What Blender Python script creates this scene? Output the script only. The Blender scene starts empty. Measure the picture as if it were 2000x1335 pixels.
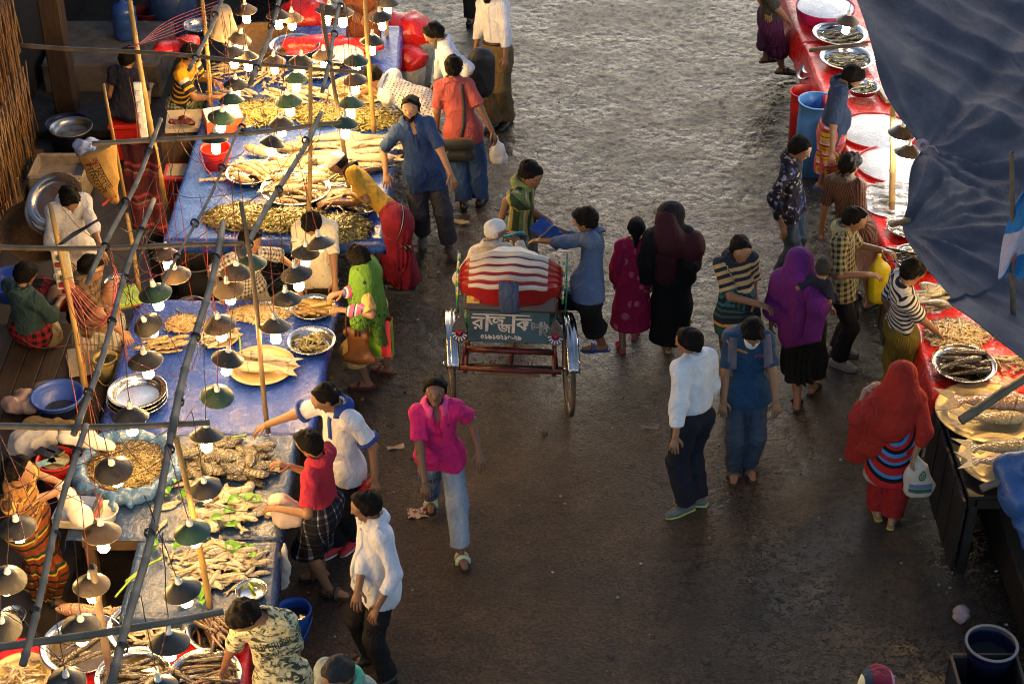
EXPO, SKY, SUNE, LAMP, RLAMP = 0.5, .15, .22, 112., 105.
import bpy, math, random
import numpy as np
from mathutils import Vector
from mathutils.bvhtree import BVHTree
random.seed(7); RNG = np.random.default_rng(7)
SC = bpy.context.scene; COL = SC.collection
# ------------------------------------------------------------------ camera model (pixel of the 2000x1335 photo -> world)
HC, TH, FP = 8.75, math.radians(35.5), 3400.0
CT, ST = math.cos(TH), math.sin(TH)
def ray(px, py):
    u = (px-1000)/FP; v = (py-667.5)/FP
    return np.array([u, CT-v*ST, -ST-v*CT])
def P(px, py, h=0.0):
    d = ray(px, py); t = (h-HC)/d[2]
    return np.array([d[0]*t, d[1]*t, h])
def PYZ(px, py, Y):
    d = ray(px, py); t = Y/d[1]
    return np.array([d[0]*t, Y, HC+d[2]*t])
def V3(*a): return np.array(a, float)
def nz(v): return v/(np.linalg.norm(v)+1e-9)
UP = V3(0, 0, 1)
# ------------------------------------------------------------------ tagging and linking
def tag(o, label=None, cat=None, group=None, kind=None):
    if label: o['label'] = label
    if cat: o['category'] = cat
    if group: o['group'] = group
    if kind: o['kind'] = kind
    return o
def link(o, parent=None):
    COL.objects.link(o)
    if parent is not None: o.parent = parent
    return o
def empty(name, loc=(0, 0, 0), rz=0):
    o = bpy.data.objects.new(name, None); o.empty_display_size = .1
    o.location = loc; o.rotation_euler = (0, 0, rz); return link(o)
def dup(o, loc=None, rot=None, scale=None, label=None, group=None):
    kids = [k for k in o.children]
    c = o.copy(); COL.objects.link(c)
    if loc is not None: c.location = loc
    if rot is not None: c.rotation_euler = rot
    if scale is not None: c.scale = (scale,)*3 if np.isscalar(scale) else scale
    if label: c['label'] = label
    if group: c['group'] = group
    for k in kids:
        k2 = k.copy(); COL.objects.link(k2); k2.parent = c
        for g in k.children:
            g2 = g.copy(); COL.objects.link(g2); g2.parent = k2
    return c
def np_mesh(name, V, F, mi=None, mats=(), smooth=True, pc=None):
    me = bpy.data.meshes.new(name)
    V = np.asarray(V, np.float32)
    if isinstance(F, np.ndarray) and F.ndim == 2:
        n = len(F); w = F.shape[1]
        me.vertices.add(len(V)); me.vertices.foreach_set('co', V.ravel())
        me.loops.add(n*w); me.loops.foreach_set('vertex_index', F.astype(np.int32).ravel())
        me.polygons.add(n); me.polygons.foreach_set('loop_start', (np.arange(n)*w).astype(np.int32))
        me.update(calc_edges=True)
    else:
        me.from_pydata([tuple(map(float, v)) for v in V], [], [tuple(int(i) for i in f) for f in F]); me.update()
    for m in mats: me.materials.append(m)
    if mi is not None and len(me.polygons): me.polygons.foreach_set('material_index', np.asarray(mi, np.int32))
    if smooth is True: me.polygons.foreach_set('use_smooth', np.ones(len(me.polygons), bool))
    elif smooth is not False: me.polygons.foreach_set('use_smooth', np.asarray(smooth, bool))
    if pc is not None:
        a = me.attributes.new('pc', 'FLOAT_VECTOR', 'POINT'); a.data.foreach_set('vector', np.asarray(pc, np.float32).ravel())
    return me
def basis(d, hint=None):
    d = nz(d); h = UP if hint is None else hint
    if abs(np.dot(d, h)) > .97: h = V3(1, 0, 0) if abs(d[0]) < .9 else V3(0, 1, 0)
    a = nz(np.cross(h, d)); b = np.cross(d, a); return a, b
class MB:
    """collects shapes; build() links them as ONE mesh object"""
    def __init__(s): s.v = []; s.f = []; s.m = []; s.s = []
    def add(s, V, F, m=0, sm=True):
        o = len(s.v); s.v += [tuple(map(float, p)) for p in V]
        for f in F: s.f.append(tuple(int(i)+o for i in f)); s.m.append(m); s.s.append(sm)
        return s
    def tube(s, pts, r, n=8, m=0, caps=True, flat=None):
        pts = [np.asarray(p, float) for p in pts]; k = len(pts)
        rr = [r]*k if np.isscalar(r) else list(r)
        V = []; F = []; prev = None
        for i, p in enumerate(pts):
            d = pts[min(i+1, k-1)]-pts[max(i-1, 0)]
            a, b = basis(d, prev) if prev is not None else basis(d)
            prev = b
            for j in range(n):
                t = 2*math.pi*j/n
                o = a*math.cos(t)*rr[i]+b*math.sin(t)*rr[i]
                if flat is not None: o = o - flat[0]*np.dot(o, flat[0])*(1-flat[1])
                V.append(p+o)
        for i in range(k-1):
            for j in range(n):
                F.append((i*n+j, i*n+(j+1) % n, (i+1)*n+(j+1) % n, (i+1)*n+j))
        if caps: F.append(tuple(range(n-1, -1, -1))); F.append(tuple(range((k-1)*n, k*n)))
        return s.add(V, F, m)
    def lathe(s, prof, n=32, c=(0, 0, 0), m=0, sx=1, sy=1, rot=None, mats=None):
        V = []; F = []; M = []
        for (r, z) in prof:
            for j in range(n):
                t = 2*math.pi*j/n; p = V3(r*math.cos(t)*sx, r*math.sin(t)*sy, z)
                if rot is not None: p = rot@p
                V.append(p+np.asarray(c))
        k = len(prof)
        for i in range(k-1):
            for j in range(n):
                s_ = (i*n+j, i*n+(j+1) % n, (i+1)*n+(j+1) % n, (i+1)*n+j); F.append(s_)
        if prof[0][0] > 1e-4: pass
        o = len(s.v); s.v += [tuple(map(float, p)) for p in V]
        for q, f in enumerate(F):
            s.f.append(tuple(i+o for i in f)); s.m.append(mats[q//n] if mats else m); s.s.append(True)
        return s
    def box(s, c, size, rz=0, m=0, R=None, bev=0):
        c = np.asarray(c, float); x, y, z = [q/2 for q in size]
        b = min(bev, x*.9, y*.9, z*.9)
        V = []; F = []
        cr, sr = math.cos(rz), math.sin(rz)
        Rm = np.array([[cr, -sr, 0], [sr, cr, 0], [0, 0, 1]]) if R is None else R
        if b <= 0:
            for sx in (-1, 1):
                for sy in (-1, 1):
                    for sz in (-1, 1): V.append(c+Rm@V3(sx*x, sy*y, sz*z))
            F = [(0, 1, 3, 2), (4, 6, 7, 5), (0, 4, 5, 1), (2, 3, 7, 6), (0, 2, 6, 4), (1, 5, 7, 3)]
        else:
            ring = [(-x, -y+b), (-x+b, -y), (x-b, -y), (x, -y+b), (x, y-b), (x-b, y), (-x+b, y), (-x, y-b)]
            ri2 = [(px_*(x-b)/x, py_*(y-b)/y) for px_, py_ in ring]
            for rg, zz in ((ri2, -z), (ring, -z+b), (ring, z-b), (ri2, z)):
                for (px_, py_) in rg: V.append(c+Rm@V3(px_, py_, zz))
            for i in range(3):
                for j in range(8): F.append((i*8+j, i*8+(j+1) % 8, (i+1)*8+(j+1) % 8, (i+1)*8+j))
            F.append(tuple(range(7, -1, -1))); F.append(tuple(range(24, 32)))
        return s.add(V, F, m, False)
    def ell(s, c, ax, m=0, n=8):
        """ellipsoid; ax = three axis vectors"""
        V = []; F = []; c = np.asarray(c, float)
        for i in range(n//2+1):
            a = math.pi*i/(n//2)
            for j in range(n):
                t = 2*math.pi*j/n
                V.append(c+ax[0]*math.sin(a)*math.cos(t)+ax[1]*math.sin(a)*math.sin(t)+ax[2]*math.cos(a))
        for i in range(n//2):
            for j in range(n): F.append((i*n+j, (i+1)*n+j, (i+1)*n+(j+1) % n, i*n+(j+1) % n))
        return s.add(V, F, m)
    def grid(s, f, nu, nv, m=0, mf=None, wrap=False):
        V = [f(i/nu, j/nv) for i in range(nu+1) for j in range(nv+1)]; F = []
        o = len(s.v); s.v += [tuple(map(float, p)) for p in V]
        for i in range(nu):
            for j in range(nv):
                a = i*(nv+1)+j
                s.f.append((o+a, o+a+nv+1, o+a+nv+2, o+a+1)); s.m.append(mf(i, j) if mf else m); s.s.append(True)
        return s
    def mesh(s, name, mats, loc=None):
        V = np.array(s.v) if s.v else np.zeros((0, 3))
        if loc is not None: V = V-np.asarray(loc)
        return np_mesh(name, V, s.f, s.m, mats if isinstance(mats, (list, tuple)) else [mats], s.s)
    def build(s, name, mats, parent=None, loc=None):
        """with a parent: verts are already in the parent's space; loc: world origin of a top-level mesh"""
        o = bpy.data.objects.new(name, s.mesh(name, mats, loc))
        if loc is not None: o.location = loc
        return link(o, parent)
# ------------------------------------------------------------------ signed-distance mesher (surface nets)
class SDF:
    def __init__(s, vox=.012): s.p = []; s.vox = vox; s.cuts = []; s.subs = []; s.disp = None; s.post = None
    def add(s, a, b, ra, rb, k=.03, ax=None, q=1.0, cut=None):
        s.p.append((np.asarray(a, np.float32), np.asarray(b, np.float32), ra, rb, k, ax, q, cut)); return s
    @staticmethod
    def d(X, a, b, ra, rb, ax, q):
        ab = b-a; L = float(ab@ab)
        r = X-a
        t = np.clip((r@ab)/L, 0, 1) if L > 1e-9 else np.zeros(X.shape[:-1], np.float32)
        o = r-t[..., None]*ab
        if ax is not None:
            axf = np.asarray(ax, np.float32)
            o = o+((q-1)*(o@axf))[..., None]*axf
        return np.sqrt((o*o).sum(-1))-(ra+t*(rb-ra))
    def run(s):
        h = s.vox
        lo = np.min([np.minimum(a, b)-max(ra, rb) for a, b, ra, rb, *_ in s.p], 0)-3*h
        hi = np.max([np.maximum(a, b)+max(ra, rb) for a, b, ra, rb, *_ in s.p], 0)+3*h
        n = np.ceil((hi-lo)/h).astype(int)+1
        D = np.full(n, .2, np.float32)
        axs = [(lo[i]+h*np.arange(n[i])).astype(np.float32) for i in range(3)]
        for a, b, ra, rb, k, ax, q, cut in s.p:
            m = max(ra, rb)+k+3*h
            i0 = np.maximum(((np.minimum(a, b)-m-lo)/h).astype(int), 0)
            i1 = np.minimum(((np.maximum(a, b)+m-lo)/h).astype(int)+2, n)
            sl = tuple(slice(i0[i], i1[i]) for i in range(3))
            X = np.stack(np.meshgrid(*[axs[i][sl[i]] for i in range(3)], indexing='ij'), -1)
            d = s.d(X, a, b, ra, rb, ax, q)
            if cut is not None:
                for (pt, nn) in cut: d = np.maximum(d, (X-np.asarray(pt, np.float32))@np.asarray(nn, np.float32))
            o = D[sl]
            if k > 0:
                hh = np.clip(.5+.5*(o-d)/k, 0, 1); D[sl] = o*(1-hh)+d*hh-k*hh*(1-hh)
            else: D[sl] = np.minimum(o, d)
        X = None
        if s.cuts or s.subs or s.disp or s.post:
            X = np.stack(np.meshgrid(*axs, indexing='ij'), -1)
            if s.disp is not None:
                near = np.abs(D) < .05
                D[near] += s.disp(X[near]).astype(np.float32)
            for (pt, nn) in s.cuts: D = np.maximum(D, (X-np.asarray(pt, np.float32))@np.asarray(nn, np.float32))
            for (a, b, ra, rb) in s.subs:
                D = np.maximum(D, -s.d(X, np.asarray(a, np.float32), np.asarray(b, np.float32), ra, rb, None, 1))
        if s.post is not None:
            near = np.abs(D) < .03; D[near] += s.post(X[near]).astype(np.float32)
        D[0], D[-1] = .1, .1; D[:, 0], D[:, -1] = .1, .1; D[:, :, 0], D[:, :, -1] = .1, .1
        return nets(D, lo, h)
def nets(D, lo, h):
    S = D < 0
    c = [S[i:S.shape[0]-1+i, j:S.shape[1]-1+j, k:S.shape[2]-1+k] for i in (0, 1) for j in (0, 1) for k in (0, 1)]
    cnt = sum(x.astype(np.int8) for x in c)
    act = (cnt > 0) & (cnt < 8)
    I = np.argwhere(act)
    idx = np.full(act.shape, -1, np.int32); idx[act] = np.arange(len(I))
    offs = np.array([(i, j, k) for i in (0, 1) for j in (0, 1) for k in (0, 1)])
    vals = np.stack([D[I[:, 0]+o[0], I[:, 1]+o[1], I[:, 2]+o[2]] for o in offs], 1)
    acc = np.zeros((len(I), 3)); n = np.zeros(len(I))
    for a in range(8):
        for b in range(a+1, 8):
            if np.abs(offs[a]-offs[b]).sum() != 1: continue
            va, vb = vals[:, a], vals[:, b]; m = (va < 0) != (vb < 0)
            t = np.where(m, va/(va-vb+1e-12), 0)
            acc += np.where(m[:, None], offs[a]+t[:, None]*(offs[b]-offs[a]), 0); n += m
    V = lo+h*(I+acc/np.maximum(n, 1)[:, None])
    Fs = []
    for ax in range(3):
        A = np.moveaxis(S, ax, 0); ID = np.moveaxis(idx, ax, 0)
        e = A[:-1] != A[1:]
        e[:, 0, :] = False; e[:, :, 0] = False; e[:, -1, :] = False; e[:, :, -1] = False
        q = np.argwhere(e); i, j, k = q.T
        f = np.stack([ID[i, j-1, k-1], ID[i, j, k-1], ID[i, j, k], ID[i, j-1, k]], 1)
        fl = A[i, j, k] if ax != 1 else ~A[i, j, k]
        f[~fl] = f[~fl][:, ::-1]
        Fs.append(f)
    F = np.concatenate(Fs); F = F[(F >= 0).all(1)]
    return V, F
def wob(seed, amp, fr, st=(1, 1, 1)):
    r = np.random.default_rng(seed); K = r.normal(size=(7, 3))*np.array(st)*fr; ph = r.uniform(0, 6.28, 7)
    K = K.astype(np.float32)
    def f(X): return amp*np.sin(X@K.T+ph.astype(np.float32)).sum(-1)/2.6
    return f
def wrink(seed, amp, fr, st=(1, 1, 1)):
    f0 = wob(seed, 1.0, fr*.45, st); f1 = wob(seed+50, 1.0, fr, st); r = np.random.default_rng(seed+9)
    d = r.normal(size=3); d = (d/np.linalg.norm(d)*np.array([1, 1, .8])).astype(np.float32)
    def f(X):
        a = f0(X); b = f1(X); rid = 1-np.abs(np.sin((X@d)*fr*1.2+a*1.9+b*.5))
        return amp*(.55*a*.8+.35*b-1.1*(rid**2.2)+.35)
    return f
# ------------------------------------------------------------------ materials
def L(h):
    h = h.lstrip('#'); v = [int(h[i:i+2], 16)/255 for i in (0, 2, 4)]
    return tuple((c/12.92 if c < .04045 else ((c+.055)/1.055)**2.4) for c in v)
MC = {}
class NT:
    def __init__(s, name):
        s.mat = bpy.data.materials.new(name); s.mat.use_nodes = True; s.t = s.mat.node_tree; s.t.nodes.clear()
        s.out = s.n('OutputMaterial'); s.bs = s.n('BsdfPrincipled'); s.l(s.bs.outputs[0], s.out.inputs[0])
    def n(s, ty, **kw):
        x = s.t.nodes.new('ShaderNode'+ty)
        for k, v in kw.items(): setattr(x, k, v)
        return x
    def l(s, a, b): s.t.links.new(a, b)
    def set(s, node, i, v):
        if v is None: return
        if hasattr(v, 'is_linked') or isinstance(v, bpy.types.NodeSocket): s.l(v, node.inputs[i])
        else:
            if isinstance(v, tuple) and len(v) == 3 and node.inputs[i].type == 'RGBA': v = (*v, 1)
            node.inputs[i].default_value = v
    def math(s, op, a, b=None, c=None):
        x = s.n('Math', operation=op); s.set(x, 0, a); s.set(x, 1, b); s.set(x, 2, c); return x.outputs[0]
    def mix(s, f, a, b, mode='MIX'):
        x = s.n('Mix', data_type='RGBA', blend_type=mode); s.set(x, 0, f); s.set(x, 6, a); s.set(x, 7, b); return x.outputs[2]
    def noise(s, sc, det=3, vec=None, rough=.55, dist=0, out=0):
        x = s.n('TexNoise'); x.inputs['Scale'].default_value = sc; x.inputs['Detail'].default_value = det
        x.inputs['Roughness'].default_value = rough; x.inputs['Distortion'].default_value = dist
        if vec is not None: s.l(vec, x.inputs['Vector'])
        return x.outputs[out]
    def ramp(s, f, stops, interp='LINEAR'):
        x = s.n('ValToRGB'); cr = x.color_ramp; cr.interpolation = interp
        cr.elements.remove(cr.elements[1]); cr.elements[0].position = stops[0][0]
        for i, (p, c) in enumerate(stops):
            e = cr.elements[0] if i == 0 else cr.elements.new(p)
            e.color = (*c, 1) if not np.isscalar(c) else (c, c, c, 1)
        s.set(x, 0, f); return x.outputs[0]
    def obj(s): return s.n('TexCoord').outputs['Object']
    def map(s, vec, sc=(1, 1, 1), loc=(0, 0, 0), rot=(0, 0, 0)):
        x = s.n('Mapping'); s.l(vec, x.inputs[0]); x.inputs['Scale'].default_value = sc
        x.inputs['Location'].default_value = loc; x.inputs['Rotation'].default_value = rot; return x.outputs[0]
    def bump(s, h, st=.3, dist=.01, nrm=None):
        x = s.n('Bump'); x.inputs['Strength'].default_value = st; x.inputs['Distance'].default_value = dist
        s.l(h, x.inputs['Height'])
        if nrm is not None: s.l(nrm, x.inputs['Normal'])
        s.l(x.outputs[0], s.bs.inputs['Normal']); return x.outputs[0]
    def fin(s, col=None, rough=None, metal=None, spec=None, **kw):
        s.set(s.bs, 'Base Color', col); s.set(s.bs, 'Roughness', rough); s.set(s.bs, 'Metallic', metal)
        s.set(s.bs, 'Specular IOR Level', spec)
        for k, v in kw.items(): s.set(s.bs, k.replace('_', ' '), v)
        return s.mat
def M(name, col, rough=.6, metal=0, var=.2, sc=14, bump=.15, bsc=40, spec=None, st=None, dirt=None, rvar=0, **kw):
    """surface with broken colour, optional dirt patches, and fine relief"""
    if name in MC: return MC[name]
    t = NT(name); o = t.obj()
    if st is not None: o = t.map(o, st)
    a = t.noise(sc, 4, o)
    f = t.ramp(a, [(.3, 1-var), (.7, 1+var*.6)])
    c = t.mix(1.0, col, f, 'MULTIPLY')
    if dirt is not None:
        d = t.ramp(t.noise(sc*.45, 5, o, .65), [(dirt[1], 0.), (min(1, dirt[1]+.18), 1.)])
        c = t.mix(d, c, dirt[0])
    if rvar: rough = t.ramp(t.noise(sc*.8, 3, o), [(.3, max(0, rough-rvar)), (.7, min(1, rough+rvar))])
    if bump: t.bump(t.noise(bsc, 3, o), bump, .01)
    MC[name] = t.fin(c, rough, metal, spec, **kw); return MC[name]
def sep(t, v):
    x = t.n('SeparateXYZ'); t.l(v, x.inputs[0]); return x.outputs
def cloth(name, kind, *a, rough=.85, wr=.5, sheen=0, wet=None):
    if name in MC: return MC[name]
    t = NT(name); at = t.n('Attribute', attribute_name='pc'); at.attribute_type = 'GEOMETRY'
    xyz = sep(t, at.outputs['Vector']); o = t.obj()
    def bands(val, per, cols):
        f = t.math('FRACT', t.math('DIVIDE', val, per)); tot = sum(w for _, w in cols); acc = 0; st = []
        for c, w in cols: st.append((acc/tot, c)); acc += w
        return t.ramp(f, st, 'CONSTANT')
    if kind == 'plain': c = a[0]
    elif kind == 'h': c = bands(t.math('ADD', xyz[1], 5.0), a[0], a[1])
    elif kind == 'hy':  # absolute bands down the garment: [(col, y end)...]
        st = []; y0 = a[0]; y1 = a[1]
        for p, c_ in a[2]: st.append((p, c_))
        c = t.ramp(t.math('DIVIDE', t.math('SUBTRACT', xyz[1], y0), y1-y0), st, 'CONSTANT')
    elif kind == 'v': c = bands(t.math('ADD', xyz[0], 5.0), a[0], a[1])
    elif kind == 'check':
        per, c0, c1, w = a[:4]
        fx = t.math('LESS_THAN', t.math('FRACT', t.math('DIVIDE', t.math('ADD', xyz[0], 5.), per)), w)
        fy = t.math('LESS_THAN', t.math('FRACT', t.math('DIVIDE', t.math('ADD', xyz[1], 5.), per)), w)
        c = t.mix(t.math('MULTIPLY', t.math('ADD', fx, fy), .5), c0, c1)
    elif kind == 'dots':
        per, bg, fg, r = a[:4]; v = t.n('TexVoronoi'); v.inputs['Scale'].default_value = 1/per; v.inputs['Randomness'].default_value = a[4] if len(a) > 4 else .25
        t.l(at.outputs['Vector'], v.inputs['Vector'])
        c = t.mix(t.math('LESS_THAN', v.outputs['Distance'], r), bg, fg)
    elif kind == 'floral':
        sc, st = a[:2]; v = t.n('TexVoronoi'); v.inputs['Scale'].default_value = sc
        nv = t.n('VectorMath', operation='MULTIPLY_ADD'); t.l(t.noise(sc*.9, 2, o, out=1), nv.inputs[0]); nv.inputs[1].default_value = (.03,)*3; t.l(o, nv.inputs[2])
        t.l(nv.outputs[0], v.inputs['Vector']); c = t.ramp(sep(t, v.outputs['Color'])[0], st, 'CONSTANT')
    elif kind == 'camo':
        m_ = t.map(o, (1, 1, 1.7), (0, 0, 0), (.5, .6, .4))
        n_ = t.noise(a[0], 3, m_, .6, 1.2); c = t.ramp(n_, a[1], 'CONSTANT')
    elif kind == 'rings':  # concentric rings about a chest point, (cx, cy, period, cols)
        dx = t.math('SUBTRACT', xyz[0], a[0]); dy = t.math('SUBTRACT', xyz[1], a[1])
        rr = t.math('SQRT', t.math('ADD', t.math('MULTIPLY', t.math('MULTIPLY', dx, dx), 1.6), t.math('MULTIPLY', dy, dy)))
        c = t.ramp(t.math('DIVIDE', rr, a[2]), a[3], 'CONSTANT')
    elif kind == 'jeans':
        fa = t.ramp(t.noise(5, 3, o), [(.38, 0.), (.62, 1.)])
        z = t.ramp(t.math('ABSOLUTE', xyz[0]), [(.0, a[2] if len(a) > 2 else .3), (.11, 0.)])
        c = t.mix(t.math('MAXIMUM', t.math('MULTIPLY', fa, .45), z), a[0], a[1])
    elif kind == 'f': c = a[0](t, xyz, o, at.outputs['Vector'])
    f = t.ramp(t.noise(7, 4, o), [(.25, .78), (.75, 1.1)])
    c = t.mix(1.0, c, f, 'MULTIPLY')
    f2 = t.ramp(t.noise(420, 2, o), [(.3, .88), (.7, 1.08)])
    c = t.mix(1.0, c, f2, 'MULTIPLY')
    if wr:
        n1 = t.noise(11, 3, t.map(o, (1, 1, .55), (0, 0, 0), (.3, .2, 0)), .5, 1.6)
        n2 = t.noise(300, 1, o)
        t.bump(t.math('ADD', n1, t.math('MULTIPLY', n2, .03)), min(1, wr*1.5), .034)
    MC[name] = t.fin(c, rough, 0, .25 if wet is None else wet); return MC[name]
# ------------------------------------------------------------------ people
def skin(i):
    c = {0: (.30, .165, .095), 1: (.235, .12, .065), 2: (.19, .095, .053), 3: (.15, .075, .046)}[i]
    return M('skin_%d' % i, c, .5, var=.12, sc=9, bump=.08, bsc=90, spec=.4)
def hairm(c='b'):
    c = {'b': (.006, .005, .0045), 'g': (.10, .095, .09), 'w': (.62, .6, .56), 'dg': (.035, .033, .031)}[c]
    nm = 'hair_%g' % c[0]
    if nm in MC: return MC[nm]
    t = NT(nm); o = t.map(t.obj(), (1, 1, .4)); t.bump(t.noise(120, 3, o, .6, 1), .7, .01)
    MC[nm] = t.fin(t.mix(t.noise(60, 2, o), tuple(x*.6 for x in c), tuple(min(1, x*1.3) for x in c)), .7, 0, .08); return MC[nm]
def ik(a, b, l1, l2, pole):
    d = b-a; L_ = np.linalg.norm(d); mx = (l1+l2)*.998
    if L_ > mx: b = a+d/L_*mx; d = b-a; L_ = mx
    L_ = max(L_, abs(l1-l2)+.01)
    x = (L_*L_+l1*l1-l2*l2)/(2*L_); hgt = math.sqrt(max(0, l1*l1-x*x))
    u = nz(d); p = pole-u*np.dot(pole, u); p = nz(p)
    return a+u*x+p*hgt, b
def rot(v, ax, ang):
    ax = nz(ax); c, s = math.cos(ang), math.sin(ang)
    return v*c+np.cross(ax, v)*s+ax*np.dot(ax, v)*(1-c)
def fdir(deg):
    a = math.radians(deg); return V3(math.sin(a), -math.cos(a), 0)
def pt(x):
    """(px, py, h) -> world, or a world vector unchanged"""
    return x if isinstance(x, np.ndarray) else P(*x)
WARN = []
class Ctx: pass
def person(label, s=1.68, f=0, head=None, feet=None, pel=None, R=None, Lh=None, hf=None, pitch=12, roll=0, sk=1, g=1.0,
           hair='short', hc='b', beard=None, top=None, bot=None, shoes=None, curl=(.5, .5), collar=None, fd=None, splay=10,
           kneep=None, elbp=(None, None), pn=(None, None), hd=(None, None), face=True, extra=None, hidden=(), group=None, vox=.012, sw=1.0, placket=None, lean=0.0, cat='person', hsc=1.0):
    s = s*.91; k = s/1.7; kh = k*hsc; c = Ctx(); c.k = k; c.g = g
    fw = fdir(f); r = V3(fw[1], -fw[0], 0)
    hc_ = pt(head) if len(np.atleast_1d(head)) == 3 else P(head[0], head[1], s-.115*k)
    if feet is None: feet = [hc_*V3(1, 1, 0)+r*.1*kh, hc_*V3(1, 1, 0)-r*.1*kh]
    else: feet = [x if isinstance(x, np.ndarray) else P(*x) for x in feet]
    fm = (feet[0]+feet[1])/2
    hfw = fdir(f if hf is None else hf); pr = math.radians(pitch)
    hu = nz(UP*math.cos(pr)+hfw*math.sin(pr)); hF = nz(hfw*math.cos(pr)-UP*math.sin(pr)); hr = np.cross(hF, hu)
    if roll: hu = rot(hu, hF, math.radians(roll)); hr = np.cross(hF, hu)
    neck = hc_-hu*.135*kh-hF*.025*kh
    if pel is None:
        xy = neck*.5+fm*.5; pel = V3(xy[0], xy[1], .545*s)-fw*.02+fw*lean
    else: pel = pt(pel)
    t = neck-pel; Lt = np.linalg.norm(t); t = t/Lt
    if not .42*k < Lt < .60*k: WARN.append('%s: torso %.2f (k %.2f)' % (label[:40], Lt, k))
    tf = nz(fw-t*np.dot(fw, t)); tr = np.cross(tf, t); r = tr
    nb = neck; kt = Lt/.5
    c.__dict__.update(pel=pel, t=t, tf=tf, r=r, nb=nb, hc=hc_, hu=hu, hF=hF, hr=hr, fw=fw, feet=feet, s=s, Lt=Lt)
    sh = [nb-t*.06*k+tr*.146*k*sw, nb-t*.06*k-tr*.146*k*sw]
    l1, l2 = .285*k, .25*k
    W = []; E = []
    for i, hnd in enumerate((R, Lh)):
        sg = 1 if i == 0 else -1
        if hnd is None: w = sh[i]+r*sg*.065*k-UP*.515*k+fw*.05*k
        else: w = pt(hnd)
        po = elbp[i]
        if po is None: po = -fw*.7+r*sg*.4-UP*.4
        e, w = ik(sh[i], w, l1, l2, po); W.append(w); E.append(e)
    hip = [pel+r*.088*k-t*.03*k, pel-r*.088*k-t*.03*k]
    hip = [pel+r*.088*k-UP*.03*k, pel-r*.088*k-UP*.03*k]
    A = []; K = []; FD = []
    for i in range(2):
        sg = 1 if i == 0 else -1
        fdv = fdir((f if fd is None else fd[i] if not np.isscalar(fd) else fd)-sg*splay*(1 if fd is None else 0))
        a = feet[i]+V3(0, 0, .085*k)-fdv*.03*k
        kp = fw+r*sg*.15 if kneep is None else kneep[i]
        kn, a2 = ik(hip[i], a, .435*k, .41*k, kp)
        A.append(a2); K.append(kn); FD.append(fdv)
    c.__dict__.update(sh=sh, W=W, E=E, hip=hip, A=A, K=K, FD=FD)
    root = V3(fm[0], fm[1], 0)
    ld = hc_-fm
    if np.hypot(ld[0], ld[1]) > .25: WARN.append('LEAN %s dx %.2f dy %.2f' % (label[:50], ld[0], ld[1]))
    q = 1/.68
    # ---- body
    B = SDF(vox)
    def torso(S, inf=0.0, low=True):
        if low: S.add(pel-r*.07*k, pel+r*.07*k, .092*k*g+inf, .092*k*g+inf, .04, tf, 1.12)
        S.add(pel+t*.06*kt, pel+t*.21*kt, .122*k*g+inf, .117*k*g+inf, .05, tf, q/(g**.5))
        S.add(pel+t*.22*kt+tf*.005, pel+t*.39*kt, .126*k*g**.5+inf, .136*k+inf, .05, tf, q)
        S.add(sh[0]-t*.005, sh[1]-t*.005, .054*k+inf*.8, .054*k+inf*.8, .05)
        for i in range(2): S.add(nb-t*.008*k-tf*.012, sh[i], .040*k+inf*.8, .047*k+inf*.8, .05)
        if g > 1.06: S.add(pel+t*.09*kt+tf*.05*g, pel+t*.14*kt+tf*.055*g, .10*g*k+inf, .09*g*k+inf, .05)
    torso(B, -.013 if (top or extra) else 0)
    B.add(nb-t*.04*kh, hc_-hu*.04*kh-hF*.015*kh, .054*kh, .05*kh, .025)
    B.add(hc_+hu*.02*kh-hF*.022*kh, hc_+hu*.022*kh+hF*.026*kh, .084*kh, .08*kh, .02, hr, 1.1)
    B.add(hc_+hF*.03*kh-hu*.02*kh, hc_+hF*.052*kh-hu*.082*kh, .062*kh, .034*kh, .03)
    if face:
        B.add(hc_+hF*.09*kh+hu*.014*kh, hc_+hF*.108*kh-hu*.022*kh, .009*kh, .015*kh, .012)
        for sg in (1, -1):
            B.add(hc_+hF*.078*kh+hr*sg*.02*kh+hu*.034*kh, hc_+hF*.07*kh+hr*sg*.05*kh+hu*.032*kh, .014, .013, .02)
            B.add(hc_+hr*sg*.079*kh+hu*.012*kh-hF*.008*kh, hc_+hr*sg*.077*kh-hu*.022*kh, .021*kh, .015*kh, .008, hr, 1.9)
    for i in range(2):
        if ('arm', i) in hidden: continue
        B.add(sh[i], E[i], .045*k*g**.5, .037*k, .025); B.add(E[i], W[i], .038*k, .027*k, .02)
    for i in range(2):
        if ('leg', i) in hidden: continue
        B.add(hip[i], K[i], .080*k*g**.5, .056*k, .04); B.add(K[i], A[i], .058*k, .036*k, .02)
        cv = K[i]*.68+A[i]*.32-fw*.014; B.add(cv, cv*.7+A[i]*.3, .052*k, .04*k, .03)
        ft0 = A[i]-V3(0, 0, .045*k); B.add(ft0-FD[i]*.03*k, ft0+FD[i]*.09*k, .034*k, .036*k, .02, UP, 1.15)
        B.add(ft0+FD[i]*.09*k, ft0+FD[i]*.155*k-V3(0, 0, .008), .036*k, .03*k, .02, UP, 1.7)
    mb = MB()
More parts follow.
